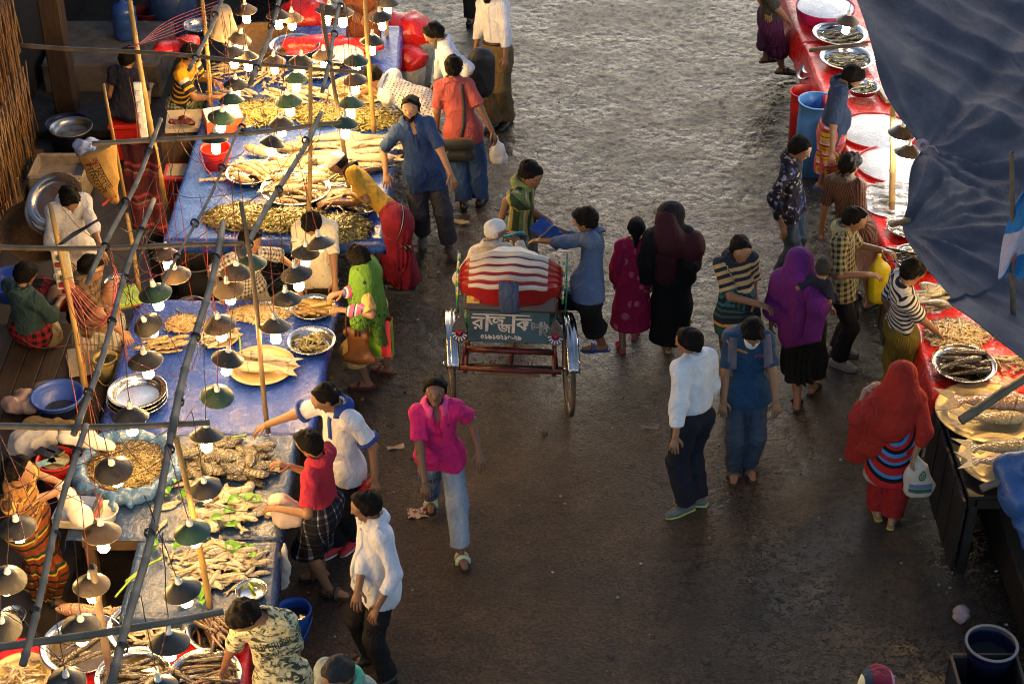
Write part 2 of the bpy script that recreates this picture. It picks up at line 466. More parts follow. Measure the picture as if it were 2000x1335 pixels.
    # hands
    for i in range(2):
        if ('arm', i) in hidden: continue
        sg = 1 if i == 0 else -1
        fa = nz(W[i]-E[i]); d = nz(hd[i]) if hd[i] is not None else nz(fa*.9-UP*.12)
        n_ = pn[i] if pn[i] is not None else (-r*sg*.9+fw*-.2 if (R, Lh)[i] is None else -UP)
        n_ = nz(n_-d*np.dot(n_, d)); sd = np.cross(d, n_)  # across the palm
        inn = np.dot(sd, fw)  # thumb side faces forward when hanging
        ts = 1 if inn >= 0 else -1
        if (R, Lh)[i] is not None: ts = 1 if np.dot(sd, -r*sg) > 0 else -1
        w = W[i]; cu = curl[i]
        B.add(w+d*.015*k, w+d*.07*k, .030*k, .040*k, .015, n_, 2.3)
        for j in range(4):
            off = sd*ts*(.029-.0195*j)*k; ln = (.074, .082, .076, .06)[j]*k
            p0 = w+d*(.085+(.006, .01, .007, -.002)[j])*k+off
            sp = nz(d+sd*ts*(.12-.08*j))
            d1 = rot(sp, np.cross(d, n_), cu*.75); d2 = rot(sp, np.cross(d, n_), cu*1.9)
            p1 = p0+d1*ln*.5; p2 = p1+d2*ln*.3; p3 = p2+rot(d2, np.cross(d, n_), cu*.5)*ln*.25
            mb.tube([p0-sp*.02, p0, p1, p2, p3], [.0095*k, .0095*k, .0092*k, .0085*k, .005*k], 6)
        p0 = w+d*.025*k+sd*ts*.03*k; d1 = nz(d*.75+sd*ts*.75+n_*.3); p1 = p0+d1*.04*k; d2 = nz(d*.95+sd*ts*.15+n_*(.25+cu*.5)); p2 = p1+d2*.032*k
        mb.tube([p0-d1*.015, p0, p1, p2, p2+d2*.008], [.013*k, .0125*k, .011*k, .009*k, .005*k], 6)
        if top is not None or True: pass
    # face details
    if face:
        for sg in (1, -1):
            e = hc_+hF*.0895*kh+hr*sg*.033*kh+hu*.008*kh
            mb.ell(e, (hr*.016*kh, hF*.010*kh, hu*.0075*kh), 1, 8)
            mb.ell(e+hF*.0055*kh, (hr*.009*kh, hF*.006*kh, hu*.008*kh), 2, 8)
            b = [hc_+hF*(.0985-.014*abs(x))*kh+hr*sg*(.016+.038*x)*kh+hu*(.028+.01*math.sin(x*2.4))*kh for x in (0, .33, .66, 1)]
            mb.tube(b, [.0042*kh, .0066*kh, .006*kh, .0025*kh], 5, 2)
        mb.ell(hc_+hF*.089*kh-hu*.05*kh, (hr*.024*kh, hF*.010*kh, hu*.0045*kh), 3, 8)
        mb.ell(hc_+hF*.087*kh-hu*.058*kh, (hr*.019*kh, hF*.010*kh, hu*.0055*kh), 3, 8)
    V, F = B.run()
    nv = len(V)
    allV = np.concatenate([V, np.array(mb.v)]) if mb.v else V
    polys = [tuple(map(int, x)) for x in F]+[tuple(x+nv for x in f_) for f_ in mb.f]
    mi = [0]*len(F)+mb.m
    me = np_mesh('person', allV-root, polys, mi, [skin(sk), M('eye_white', (.30, .27, .24), .3, var=.05, bump=0), M('eye_dark', (.012, .009, .008), .3, var=0, bump=0),
                                                   M('lip_%d' % sk, tuple(x*y for x, y in zip((.30, .12, .085), (1, .8, .8)) ) if sk < 2 else (.10, .04, .032), .45, var=.1, bump=0)])
    o = bpy.data.objects.new('person', me); o.location = root; link(o); tag(o, label, cat, group)
    c.o = o; c.root = root; c.bones = None
    def pc_top(V):
        segs = [(nb+t*.05, pel-t*.5, .12*k, t, tf, .16, 0)]
        D_ = []; C_ = []
        def one(a, b, rad, y0, refr, reff, rs, zz):
            ab = b-a; ln = np.linalg.norm(ab); u = ab/ln; x = V-a
            tt = x@u; cl = np.clip(tt, 0, ln); off = x-cl[:, None]*u
            d = np.linalg.norm(off, axis=1)-rad
            rf = nz(reff-u*np.dot(reff, u)); rr = np.cross(u, rf)
            ang = np.arctan2(off@rr, off@rf)
            D_.append(d); C_.append(np.stack([ang*rs, tt+y0, np.full(len(V), zz)], 1))
        one(nb, pel-t*.35, .125*k, 0, r, tf, .16, 0.)
        for i in range(2):
            rr_ = fw+UP*.01
            one(sh[i]+(nb-sh[i])*.0, E[i], .05, .08, r, rr_, .06, 1.+i); one(E[i], W[i], .04, .08+l1, r, rr_, .06, 1.+i)
        D_ = np.stack(D_, 1); j = D_.argmin(1); C = np.stack(C_, 1); return C[np.arange(len(V)), j]
    def pc_bot(V):
        x = V-pel; ang = np.arctan2(x@r, x@fw); out = np.stack([ang*.16, -(x@UP), np.zeros(len(V))], 1)
        return out
    def pc_leg(V):
        out = pc_bot(V)
        side = (V-pel)@r > 0
        for i, m_ in ((0, side), (1, ~side)):
            x = V[m_]-hip[i]; ang = np.arctan2(x@r, x@fw); out[m_, 0] = ang*.08
        return out
    def garment(name, S, mat, pcf, lab=None, parent=None):
        V, F = S.run()
        me = np_mesh(name, V-root, F, None, [mat], True, pcf(V))
        g_ = bpy.data.objects.new(name, me); link(g_, parent or o)
        if lab: tag(g_, lab)
        g_['_n'] = 0; del g_['_n']
        g_.data.name = name; c.last = (V, F); return g_
    c.garment = garment; c.pc_top = pc_top; c.pc_bot = pc_bot; c.pc_leg = pc_leg; c.torso = torso
    sd_ = int(abs(hc_[0]*977+hc_[1]*131)*10) % 9999
    # ---- trousers / lungi
    if bot:
        kind, mat = bot[0], bot[1]; op = bot[2] if len(bot) > 2 else {}
        S = SDF(vox)
        if kind in ('pants', 'shorts'):
            ln = op.get('len', .97 if kind == 'pants' else .75); wd = op.get('w', .018)
            S.add(pel-r*.065*k, pel+r*.065*k, .094*k*g+.012, .094*k*g+.012, .04, tf, 1.1)
            S.add(pel, pel+t*.10*kt, .125*k*g+.014, .128*k*g+.013, .04, tf, q/(g**.5))
            for i in range(2):
                u = nz(A[i]-K[i]); e = K[i]+(A[i]-K[i])*ln if ln > 0 else K[i]
                if kind == 'shorts' and ln <= .0: e = hip[i]+(K[i]-hip[i])*(1+ln)
                S.add(hip[i], K[i], .086*k*g**.5+wd*.8, .060*k+wd, .03)
                S.add(K[i], e, .062*k+wd*1.2, (.058*k+wd) if kind == 'pants' else .07*k+wd*1.5, .02, None, 1, [(e, u)])
            S.cuts.append((pel+t*.105*kt, t)); S.disp = wrink(sd_, .0075, 19, (.7, .7, 1.2))
            garment('trousers' if kind == 'pants' else 'shorts', S, mat, pc_leg)
        elif kind in ('lungi', 'skirt'):
            hem = op.get('hem', .25); wd = op.get('w', .05)
            zb = hem
            S.add(pel, pel+t*.11*kt, .135*k*g+.014, .13*k*g+.012, .04, tf, q/(g**.5)*.95)
            S.add(pel-r*.07*k, pel+r*.07*k, .10*k*g+.02, .10*k*g+.02, .06, tf, 1.05)
            e = []
            for i in range(2):
                S.add(hip[i], K[i], .09*k*g**.5+.022, .085*k+wd*.4, .09)
                S.add(K[i], A[i], .085*k+wd*.4, .08*k+wd, .09)
            mid0 = (K[0]+K[1])/2; mid1 = (A[0]+A[1])/2
            S.add(pel-UP*.05, mid0, .13*k, .12*k, .05, None, 1); S.add(mid0, mid1, .12*k, .10*k+wd, .06)
            S.cuts += [(pel+t*.115*kt, t), (V3(0, 0, zb), -UP)]
            w0 = wob(sd_, .004, 20, (1, 1, .5)); nf = op.get('folds', 9); ph = sd_ % 6
            def disp(X):
                x = X-pel.astype(np.float32); an = np.arctan2(x[:, 0], x[:, 1])
                dep = np.clip(-x[:, 2]/.6, 0, 1)
                return w0(X)+(.006+.014*dep)*np.sin(an*nf+ph+3*np.sin(an*2+1))*np.clip(dep*2, 0.15, 1)
            S.disp = disp; garment(op.get('name', 'lungi' if kind == 'lungi' else 'skirt'), S, mat, pc_bot)
    # ---- shirt
    if top:
        kind, mat, sl = top[0], top[1], top[2]; op = top[3] if len(top) > 3 else {}
        S = SDF(vox); inf = op.get('inf', .011); tuck = op.get('tuck', False); hem = op.get('hem', .10)
        torso(S, inf, low=not tuck)
        if not tuck:
            S.add(pel+t*.1*kt, pel-t*.02, .135*k*g+inf, .142*k*g+inf+.006, .05, tf, q/(g**.5)*.92)
            for sg in (1, -1): S.add(pel+r*sg*.062*k+t*.02, pel+r*sg*.066*k-t*(hem+.12), .094*k*g+inf+.007, .103*k*g+inf+.013+op.get('flare', 0), .05, tf, 1.02)
            for i in range(2): S.add(hip[i], hip[i]+(K[i]-hip[i])*.5, .09*k*g**.5+inf+.009, .082*k+inf+.013, .05)
            S.cuts.append((pel-UP*hem-t*.0, -nz(t+UP)))
        else: S.cuts.append((pel+t*.075*kt, -t)); S.add(pel+t*.06*kt, pel+t*.12*kt, .135*k*g+inf+.008, .135*k*g+inf+.006, .03, tf, q/(g**.5))
        for i in range(2):
            sg = 1 if i == 0 else -1
            if ('arm', i) in hidden: continue
            lo_ = .012 if sl < 1 else .008
            if sl <= 1:
                e = sh[i]+(E[i]-sh[i])*sl; S.add(sh[i], e, .052*k*g**.5+inf*.9, .044*k+inf+lo_, .03, None, 1, [(e, nz(E[i]-sh[i]))])
            else:
                S.add(sh[i], E[i], .052*k*g**.5+inf*.9, .041*k+inf+lo_, .03)
                e = E[i]+(W[i]-E[i])*(sl-1); u = nz(W[i]-E[i])
                S.add(E[i], e, .045*k+inf+lo_, .034*k+inf*.7+lo_*.6, .02, None, 1, [(e, u)])
                S.add(e-u*.035, e-u*.012, .040*k+inf*.7+lo_*.5, .040*k+inf*.7+lo_*.5, .006, None, 1, [(e, u)])
        S.subs.append((nb+t*.01+tf*.01, hc_, .058*k, .055*k))
        if op.get('neck', 0): S.subs.append((nb+tf*.075+t*.01, nb+tf*.09-t*op['neck'], .03, .012))
        S.disp = wrink(sd_+1, op.get('wr', .0095), 17, (1, 1, .6))
        sg_ = garment(op.get('name', kind), S, mat, pc_top)
        c.shirt = sg_; c.bvh = BVHTree.FromPolygons([tuple(v) for v in c.last[0]], [tuple(map(int, f_)) for f_ in c.last[1]])
        cm = collar
        if cm is not None:
            m_ = MB(); n_ = 22; rows = []
            for j in range(n_+1):
                a = math.radians(22+316*j/n_); dirv = tf*math.cos(a)+r*math.sin(a)
                wv = .5-.5*math.cos(a)
                up0 = nb+t*(.028+.018*wv)*k-tf*.004
                sd2 = 1+.25*abs(math.sin(a)); up0 = up0+t*.012; rows.append([up0+dirv*.060*k-t*.05, up0+dirv*.062*k, up0+dirv*.072*k+t*.004, up0+dirv*.084*sd2*k-t*(.014+.03*(1-wv)), up0+dirv*.098*sd2*k-t*(.028+.045*(1-wv))])
            m_.grid(lambda u, v: rows[int(round(u*n_))][int(round(v*4))], n_, 4)
            co = m_.build('collar', cm, o); co.data.transform(__import__('mathutils').Matrix.Translation(-Vector(root)))
            md = co.modifiers.new('thick', 'SOLIDIFY'); md.thickness = .006; md.offset = 0
            a_ = co.data.attributes.new('pc', 'FLOAT_VECTOR', 'POINT')
        if placket is not None: c_rib(c, [(0, .05), (0, .13), (0, .24)] if placket[1] == 'polo' else [(0, .05+.07*i) for i in range(8 if not tuck else 6)], .016, placket[0], 'placket', 1)
    # ---- hair
    if hair in ('short', 'bald', 'bun', 'long', 'thin', 'bob'):
        Hs = SDF(.0095); i_ = {'thin': .0095, 'bald': .005}.get(hair, .014)
        Hs.add(hc_+hu*.022*kh-hF*.022*kh, hc_+hu*.026*kh+hF*.024*kh, .085*kh+i_, .081*kh+i_, .02, hr, 1.08)
        Hs.add(hc_-hF*.05*kh-hu*.01*kh, hc_-hF*.05*kh-hu*.05*kh, .05*kh, .04*kh, .03, hr, .8)
        if hair == 'bob':
            Hs.add(hc_-hF*.02*kh, hc_-hF*.03*kh-hu*.07*kh, .095*kh, .085*kh, .03)
        fx, fu = (.083, .074) if hair != 'thin' else (.055, .085)
        def ln2(f0, u0, f1, u1):  # keep the side above the line
            d = V3(f1-f0, u1-u0, 0); n2 = (d[1], -d[0])
            nn = nz(hF*n2[0]+hu*n2[1]); return (hc_+(hF*f0+hu*u0)*kh, nn)
        Hs.cuts.append(ln2(-.005, -.045 if hair != 'bob' else -.09, fx, fu))
        if hair != 'bob': Hs.cuts.append(ln2(-.1, -.085, .0, -.042))
        if hair == 'bald': Hs.subs.append((hc_+hu*.12*kh+hF*.03*kh, hc_+hu*.13*kh-hF*.0*kh, .075*kh, .07*kh))
        w_a = wob(sd_+2, .005, 48); w_b = wob(sd_+7, .004, 110)
        Hs.post = lambda X: w_a(X)+w_b(X)
        if hair == 'bun': Hs.add(hc_-hF*.10*kh-hu*.0*kh, hc_-hF*.115*kh-hu*.02*kh, .04*kh, .04*kh, .015)
        if hair == 'long':
            Hs.add(hc_-hF*.095*kh+hu*.0, hc_-hF*.10*kh-hu*.03*kh, .035*kh, .03*kh, .01)
            Hs.cuts = [(p_, n_) for p_, n_ in Hs.cuts[:1]]
            Hs.add(hc_-hF*.105*kh-hu*.03*kh, hc_-hF*.11*kh-hu*.2*kh, .03*kh, .02*kh, .01)
        V, F = Hs.run(); h_ = bpy.data.objects.new('hair', np_mesh('hair', V-root, F, None, [hairm(hc)])); link(h_, o)
    if hair in ('cap', 'capw'):
        cmt = op_cap = hc if not isinstance(hc, str) else M('cap_cloth', (.62, .6, .56), .9, var=.1, sc=60, bump=.6, bsc=160)
        Hs = SDF(.0095); Hs.add(hc_+hu*.03*kh-hF*.022*kh, hc_+hu*.034*kh+hF*.024*kh, .092*kh, .089*kh, .02, hr, 1.06)
        nn = nz(hF*.12-hu); Hs.cuts.append((hc_+hu*.035*kh, nn)); Hs.disp = wob(sd_, .002, 40)
        V, F = Hs.run(); h_ = bpy.data.objects.new('cap', np_mesh('cap', V-root, F, None, [cmt])); link(h_, o)
        Hs = SDF(.0095); Hs.add(hc_+hu*.015*kh-hF*.022*kh, hc_+hu*.02*kh+hF*.005*kh, .0885*kh, .0865*kh, .02, hr, 1.08)
        Hs.cuts.append((hc_-hu*.045*kh, -hu)); Hs.cuts.append((hc_+hF*.0, nz(hF*.9-hu*.2)))
        V, F = Hs.run(); h_ = bpy.data.objects.new('hair', np_mesh('hair', V-root, F, None, [hairm('w' if beard == 'w' else 'b')])); link(h_, o)
    if beard:
        Hs = SDF(.009); lg = {'long': .05, 'w': .05}.get(beard, .0)
        Hs.add(hc_+hF*.03*kh-hu*.03*kh, hc_+hF*.055*kh-hu*(.085+lg)*kh, .069*kh, .04*kh, .03)
        Hs.cuts.append((hc_-hu*.032*kh, nz(hu+hF*.25))); Hs.cuts.append((hc_-hF*.0, -hF)); Hs.disp = wob(sd_+3, .004, 55)
        Hs.subs.append((hc_+hF*.105*kh-hu*.053*kh, hc_+hF*.09*kh-hu*.055*kh, .02, .02))
        V, F = Hs.run(); h_ = bpy.data.objects.new('beard', np_mesh('beard', V-root, F, None, [hairm({'w': 'w', 'long': 'g'}.get(beard, 'b'))])); link(h_, o)
    # ---- footwear
    if shoes:
        kind, mat = shoes[0], shoes[1]
        for i in range(2):
            if ('leg', i) in hidden: continue
            d = FD[i]; sdv = np.cross(d, UP); b = A[i]-V3(0, 0, .082*k); m_ = MB()
            if kind == 'shoe':
                S = SDF(.010); S.add(b-d*.035*k+V3(0, 0, .038), b+d*.1*k+V3(0, 0, .036), .043*k, .045*k, .02, UP, 1.05)
                S.add(b+d*.1*k+V3(0, 0, .036), b+d*.175*k+V3(0, 0, .024), .045*k, .036*k, .02, UP, 1.6)
                S.cuts.append((b+V3(0, 0, .008), -UP)); V, F = S.run()
                so = bpy.data.objects.new('shoe', np_mesh('shoe', V-root, F, None, [mat])); link(so, o)
                ring = [(-.075, .030), (-.085, 0), (-.075, -.03), (.02, -.036), (.10, -.045), (.17, -.036), (.205, 0), (.17, .036), (.10, .045), (.02, .036)]
                V = [b+d*x*k+sdv*y*k-root+V3(0, 0, zz) for zz in (-.004, .016) for x, y in ring]
            else:
                ring = [(-.07, .032), (-.082, 0), (-.07, -.032), (.02, -.034), (.09, -.045), (.16, -.042), (.195, 0), (.16, .042), (.09, .045), (.02, .034)]
                V = [b+d*x*k+sdv*y*k-root+V3(0, 0, zz) for zz in (-.004, .018) for x, y in ring]
            n_ = len(ring); Fc = [tuple(range(n_-1, -1, -1)), tuple(range(n_, 2*n_))]+[(j, (j+1) % n_, n_+(j+1) % n_, n_+j) for j in range(n_)]
            m_.add(V, Fc, 0, False)
            sm_ = shoes[2] if len(shoes) > 2 else mat
            if kind == 'shoe': m_.build('shoe_sole', sm_, so)
            else:
                so = m_.build('sandal', sm_, o)
                st = MB()
                for xx, wd in ((.085, .026), (.03, .018)) if kind == 'sandal' else ((.09, .022),):
                    arc = []
                    for j in range(9):
                        a = math.pi*j/8; arc.append(b+d*(xx-.012*math.sin(a))*k+sdv*.047*k*math.cos(a)+V3(0, 0, .012+.062*k*math.sin(a)**.7)-root)
                    st.tube(arc, wd*k*.8, 6, 0, True, (nz(UP*.8+d*.2), .35))
                st.build('strap', mat, so)
    if extra: extra(c)
    return c
def c_rib(c, pts, wid, mat, name, side=1, thick=.008, closed=False, parent=None, off=.004):
    """ribbon lying on the shirt; pts = (x across, y down from the neck); side 1 front, -1 back"""
    V = []; dense = []
    for a, b in zip(pts[:-1], pts[1:]):
        for i in range(5): dense.append((a[0]+(b[0]-a[0])*i/5, a[1]+(b[1]-a[1])*i/5))
    dense.append(pts[-1]); Q = []
    for x, y in dense:
        p = c.nb+c.r*x-c.t*y
        h = c.bvh.ray_cast(Vector(p+c.tf*side*.5), Vector(-c.tf*side), 1.0)
        if h[0] is None: continue
        Q.append((np.array(h[0]), np.array(h[1])))
    if len(Q) < 2: return None
    m = MB(); rows = []
    for i, (p, n) in enumerate(Q):
        d = Q[min(i+1, len(Q)-1)][0]-Q[max(i-1, 0)][0]; s = nz(np.cross(d, c.tf*side)); n = nz(n+c.tf*side)
        p = p+n*off-c.root
        rows.append([p-s*wid-n*thick, p-s*wid+n*thick*.5, p+s*wid+n*thick*.5, p+s*wid-n*thick])
    m.grid(lambda u, v: rows[int(round(u*(len(rows)-1)))][int(round(v*3))], len(rows)-1, 3)
    return m.build(name, mat, parent or c.o)
def glyphs(txt, size, shear=0.0, ext=0.0):
    cu = bpy.data.curves.new('t', 'FONT'); cu.body = txt; cu.size = size; cu.align_x = 'CENTER'; cu.align_y = 'CENTER'; cu.resolution_u = 3; cu.shear = shear; cu.offset = ext
    ob = bpy.data.objects.new('t', cu); COL.objects.link(ob)
    dg = bpy.context.evaluated_depsgraph_get(); dg.update(); me = bpy.data.meshes.new_from_object(ob.evaluated_get(dg))
    V = np.array([tuple(v.co) for v in me.vertices]).reshape(-1, 3); F = [tuple(p.vertices) for p in me.polygons]
    bpy.data.objects.remove(ob); bpy.data.curves.remove(cu); bpy.data.meshes.remove(me); return V, F
def c_text(c, txt, size, x, y, mat, name='lettering', side=1, rotd=0, sx=1):
    V, F = glyphs(txt, size); ca, sa = math.cos(math.radians(rotd)), math.sin(math.radians(rotd)); out = []
    for v in V:
        a, b = v[0]*sx*ca-v[1]*sa, v[0]*sx*sa+v[1]*ca
        p = c.nb-c.r*side*a+c.r*x-c.t*(y-b)
        h = c.bvh.ray_cast(Vector(p+c.tf*side*.21), Vector(-c.tf*side), .3)
        out.append((np.array(h[0])+c.tf*side*.004 if h[0] is not None else p+c.tf*side*.15)-c.root)
    return MB().add(out, F, 0, False).build(name, mat, c.shirt)
# ------------------------------------------------------------------ cloths
def C(n, col, **k): return cloth('cloth_'+n, 'plain', L(col), **k)
W8 = L('#dfe0e2')
SHOE_BK = M('black_leather', (.015, .013, .012), .4, var=.3, bump=.1)
SHOE_GY = M('grey_canvas', (.10, .10, .105), .8, bump=.3)
SANDAL_BR = M('brown_sandal', (.05, .03, .02), .6)
SANDAL_BK = M('black_sandal', (.018, .016, .015), .6)
SANDAL_BL = M('blue_flipflop', (.03, .07, .25), .5)
SANDAL_PK = M('pink_sandal', (.6, .05, .15), .5)
SANDAL_GR = M('pale_green_sandal', (.45, .5, .3), .6)
SANDAL_GD = M('gold_sandal', (.45, .3, .1), .45)
RED_SHOE = M('red_shoe', (.5, .02, .03), .6)
JEANS = cloth('faded_jeans', 'jeans', L('#33486a'), L('#a9b4c2'), .75)
JEANS2 = cloth('blue_jeans', 'jeans', L('#26406a'), L('#3f5f8c'), .2)
JEANS3 = cloth('dark_jeans', 'jeans', L('#25303f'), L('#4a5c74'), .35)
BLACK = C('black', '#17171a'); NAVY = C('navy_trousers', '#171b28'); GREYT = C('grey_trousers', '#3f4148'); KHAKI = C('khaki', '#5f5138')
BROWNT = C('brown_trousers', '#3c3128')
WHITE = C('white', '#d9dade'); WHITEW = C('cream_white', '#d8d2c4')
WSTR = cloth('white_fine_stripe', 'v', 1.005/64, [(L('#dcdde4'), 3), (L('#b8bccb'), 1)])
BLUEC = C('pale_blue_white', '#bcc6da')
# ------------------------------------------------------------------ the people in the lane
def x_pink(c):
    c_rib(c, [(-.075, .13), (-.062, .13)], .008, M('logo_black', (.02, .02, .03), .6, bump=0), 'chest_logo', 1)
P_PINK = L('#bc2068')
person('man in hot pink polo shirt and faded jeans walking towards the camera', 1.70, 8, (850, 762), [(842, 990), (902, 1098)], R=(830, 952, .80), Lh=(935, 880, .93), hf=2, pitch=-14,
       sk=3, g=.95, beard=None, top=('polo_shirt', cloth('pink_pique', 'plain', P_PINK), .72, {'hem': .11, 'neck': .16}), bot=('pants', JEANS, {'len': .9, 'w': .022}), collar=C('pink_collar', '#d84a84'), shoes=('sandal', SANDAL_GR, SANDAL_BK), splay=6, extra=x_pink, placket=(C('pink_dark', '#b01058'), 'polo'))
def x_whitepolo(c):
    for i in range(2):
        m = MB(); e = c.sh[i]+(c.E[i]-c.sh[i])*.74; u = nz(c.E[i]-c.sh[i])
        m.tube([e-u*.012-c.root, e+u*.008-c.root], .094*c.k**.5*.93, 18); m.build('sleeve_trim', C('royal_blue', '#26428c'), c.shirt)
person('man in white polo shirt with blue collar reaching over the fish table', 1.72, -42, (636, 776), [(655, 1078), (690, 1064)], R=(476, 845, 1.0), Lh=(732, 932, .86), hf=-72, pitch=32, sk=1, g=1.05, hair='thin',
       top=('polo_shirt', C('white_pique', '#d5d6dc'), .75, {'hem': .13}), bot=('pants', BLACK), collar=C('royal_blue', '#26428c'), shoes=('shoe', RED_SHOE, M('white_sole', (.7, .68, .65), .6)), placket=(C('royal_blue', '#26428c'), 'polo'), extra=x_whitepolo)
PLAID = cloth('dark_plaid', 'f', lambda t, xyz, o, at: t.mix(1.0, t.ramp(t.math('FRACT', t.math('DIVIDE', t.math('ADD', xyz[0], 5.), 1.005/7)), [(0, L('#2a2c38')), (.3, L('#8d8f98')), (.42, L('#2a2c38')), (.6, L('#4a3a40')), (.7, L('#b8b8bc')), (.76, L('#2a2c38'))], 'CONSTANT'),
              t.ramp(t.math('FRACT', t.math('DIVIDE', t.math('ADD', xyz[1], 5.), .14)), [(0, L('#8a8c98')), (.3, L('#ffffff')), (.45, L('#777a88')), (.7, L('#ffffff')), (.78, L('#8a8c98'))], 'CONSTANT'), 'MULTIPLY'))
person('man in red polo shirt and short plaid lungi holding a pale plastic bag', 1.64, -112, (605, 866), [(622, 1128), (648, 1162)], R=(566, 910, 1.12), Lh=(545, 993, 1.0), hf=-118, pitch=18, sk=1,
       top=('polo_shirt', C('red_pique', '#a82a3e'), .82, {'hem': .03}), bot=('lungi', PLAID, {'hem': .40, 'w': .03}), collar=C('red_pique', '#a82a3e'), shoes=('sandal', SANDAL_BR), fd=(-80, 75))
person('man in pale long-sleeved shirt with a round belly resting a hand on his hip', 1.70, -62, (716, 988), [(722, 1292), (752, 1338)], Lh=(738, 1182, .88), R=(700, 1150, .95), hf=-80, pitch=10, sk=2, g=1.18,
       top=('shirt', C('pale_lilac_white', '#c6cad6'), 1.62, {'hem': .12}), bot=('pants', BLACK), collar=C('pale_lilac_white', '#c6cad6'), shoes=('shoe', SHOE_BK), placket=(C('pale_lilac_white', '#c6cad6'), 'full'))
CAMO = cloth('camo_print', 'camo', 16, [(0, L('#2c3438')), (.40, L('#54604f')), (.46, L('#a9a98a')), (.56, L('#c3bf9c')), (.70, L('#6c7464'))])
def x_sup(c):
    k = M('print_black', (.012, .014, .02), .7, bump=0)
    c_text(c, 'SUPERIOR', .085, -.035, .165, k, sx=.62, rotd=4); c_text(c, 'Vint. sames', .038, -.03, .215, k, rotd=4); c_text(c, 'JEANS No. 88', .034, -.03, .25, k, rotd=4)
person('man in camouflage tee printed SUPERIOR leaning over the trays of the red stall', 1.70, -4, (478, 1203, 1.46), [(560, 1390), (620, 1400)], pel=(552, 1318, .92), R=(428, 1322, .72), Lh=(588, 1345, .72), hf=-58, pitch=50, sk=1,
       top=('tee_shirt', CAMO, .85, {'hem': .16}), bot=('pants', C('olive_green', '#3e5a38')), shoes=('sandal', SANDAL_BK), extra=x_sup, elbp=(V3(-.5, -.4, -.3), V3(1, 0, -.2)))
person('grey-haired man at the picture edge in a green-collared shirt', 1.66, -20, (660, 1313), [(668, 1450), (712, 1450)], hf=-35, pitch=22, sk=1, hc='dg', top=('shirt', C('sage_white', '#8f9a90'), .8), bot=('pants', BLACK), collar=C('mint_green', '#5fa98a'), shoes=('sandal', SANDAL_BK))
def x_patch(c): pass
PATCH = cloth('patchwork', 'f', lambda t, xyz, o, at: t.ramp(t.math('FRACT', t.math('MULTIPLY', t.math('ADD', sep(t, o)[0], 5.), 3.2)), [(0, L('#7a1830')), (.25, L('#b07a9c')), (.4, L('#6a2f68')), (.6, L('#d8cba0')), (.75, L('#2c3340')), (.9, L('#7a1830'))], 'CONSTANT'))
person('person in a patchwork cap, only the head in view', 1.62, 160, (1710, 1348, 1.50), None, hsc=1.35, hair='cap', hc=PATCH, sk=1, pitch=10, top=('shirt', C('tan_cloth', '#8a6a45'), 1.6), bot=('pants', BROWNT), shoes=('sandal', SANDAL_BK))
# ---- woman in lime shawl
LIME = cloth('lime_print', 'f', lambda t, xyz, o, at: t.mix(t.math('MULTIPLY', t.math('LESS_THAN', t.noise(55, 1, o), .42), t.math('GREATER_THAN', xyz[1], .30)), t.mix(t.math('LESS_THAN', (lambda v: (t.l(o, v.inputs['Vector']), v.inputs['Scale'].__setattr__('default_value', 11), v.outputs['Distance'])[2])(t.n('TexVoronoi')), .17), L('#587e2c'), L('#1e3a20')), L('#20421c')))
CREAM = cloth('cream_dress', 'hy', .1, .78, [(0, L('#d8b878')), (.62, L('#28447a')), (.68, L('#c8b070')), (.74, L('#3c5a30')), (.80, L('#c9c08a')), (.86, L('#28447a')), (.93, L('#a8b060'))])
def x_lime(c):
    S = SDF(.012); k = c.k
    c.torso(S, .032, low=False)
    S.add(c.nb-c.r*.02, c.nb-c.r*.24-UP*.25, .10, .10, .06, c.tf, 1.1); S.add(c.nb+c.r*.02, c.nb+c.r*.20-UP*.2, .10, .11, .06, c.tf, 1.1)
    S.add(c.nb-c.tf*.06-UP*.08, c.nb-c.tf*.12-UP*.62, .14, .15, .05, c.tf, 2.0)
    S.add(c.nb-c.tf*.1-c.r*.1-UP*.2, c.nb-c.tf*.14-c.r*.10-UP*.78, .09, .08, .05, c.tf, 1.8)
    S.subs.append((c.nb+c.tf*.03, c.hc, .066, .06)); S.disp = wob(5, .008, 17, (1, 1, .5))
    c.cuts = None; S.cuts.append((c.nb-UP*.42+c.tf*.1, nz(-UP*.8+c.tf*.6)))
    c.garment('shawl', S, LIME, c.pc_top)
    S = SDF(.012)
    for i in range(2): S.add(c.E[i]+(c.sh[i]-c.E[i])*.3, c.W[i]+(c.E[i]-c.W[i])*.25, .055, .05, .02)
    c.garment('sleeve', S, cloth('pink_sleeve', 'h', .06, [(L('#d8608c'), 3), (L('#e8dcc8'), 1), (L('#3c4890'), 1)]), c.pc_top)
person('woman with black bob hair in a bright lime green shawl and cream dress', 1.57, -98, (700, 503), [(752, 728), (712, 757)], R=(668, 572, 1.14), Lh=(674, 606, 1.02), hf=-128, pitch=16, sk=0, g=1.12, hair='bob',
       bot=('skirt', CREAM, {'hem': .30, 'w': .07, 'name': 'dress'}), top=('blouse', C('yellow_cream', '#c8a860'), .9, {'hem': .1}), shoes=('flip', M('maroon_flipflop', (.12, .03, .03), .6)), extra=x_lime)
def x_leggings(c): pass
YELB = cloth('yellow_knit', 'plain', L('#a4822c'))
REDL = cloth('red_lungi', 'v', 1.005/3, [(L('#801a2c'), 30), (L('#1a1018'), 1), (L('#c8a8a0'), .6), (L('#1a1018'), 1)])
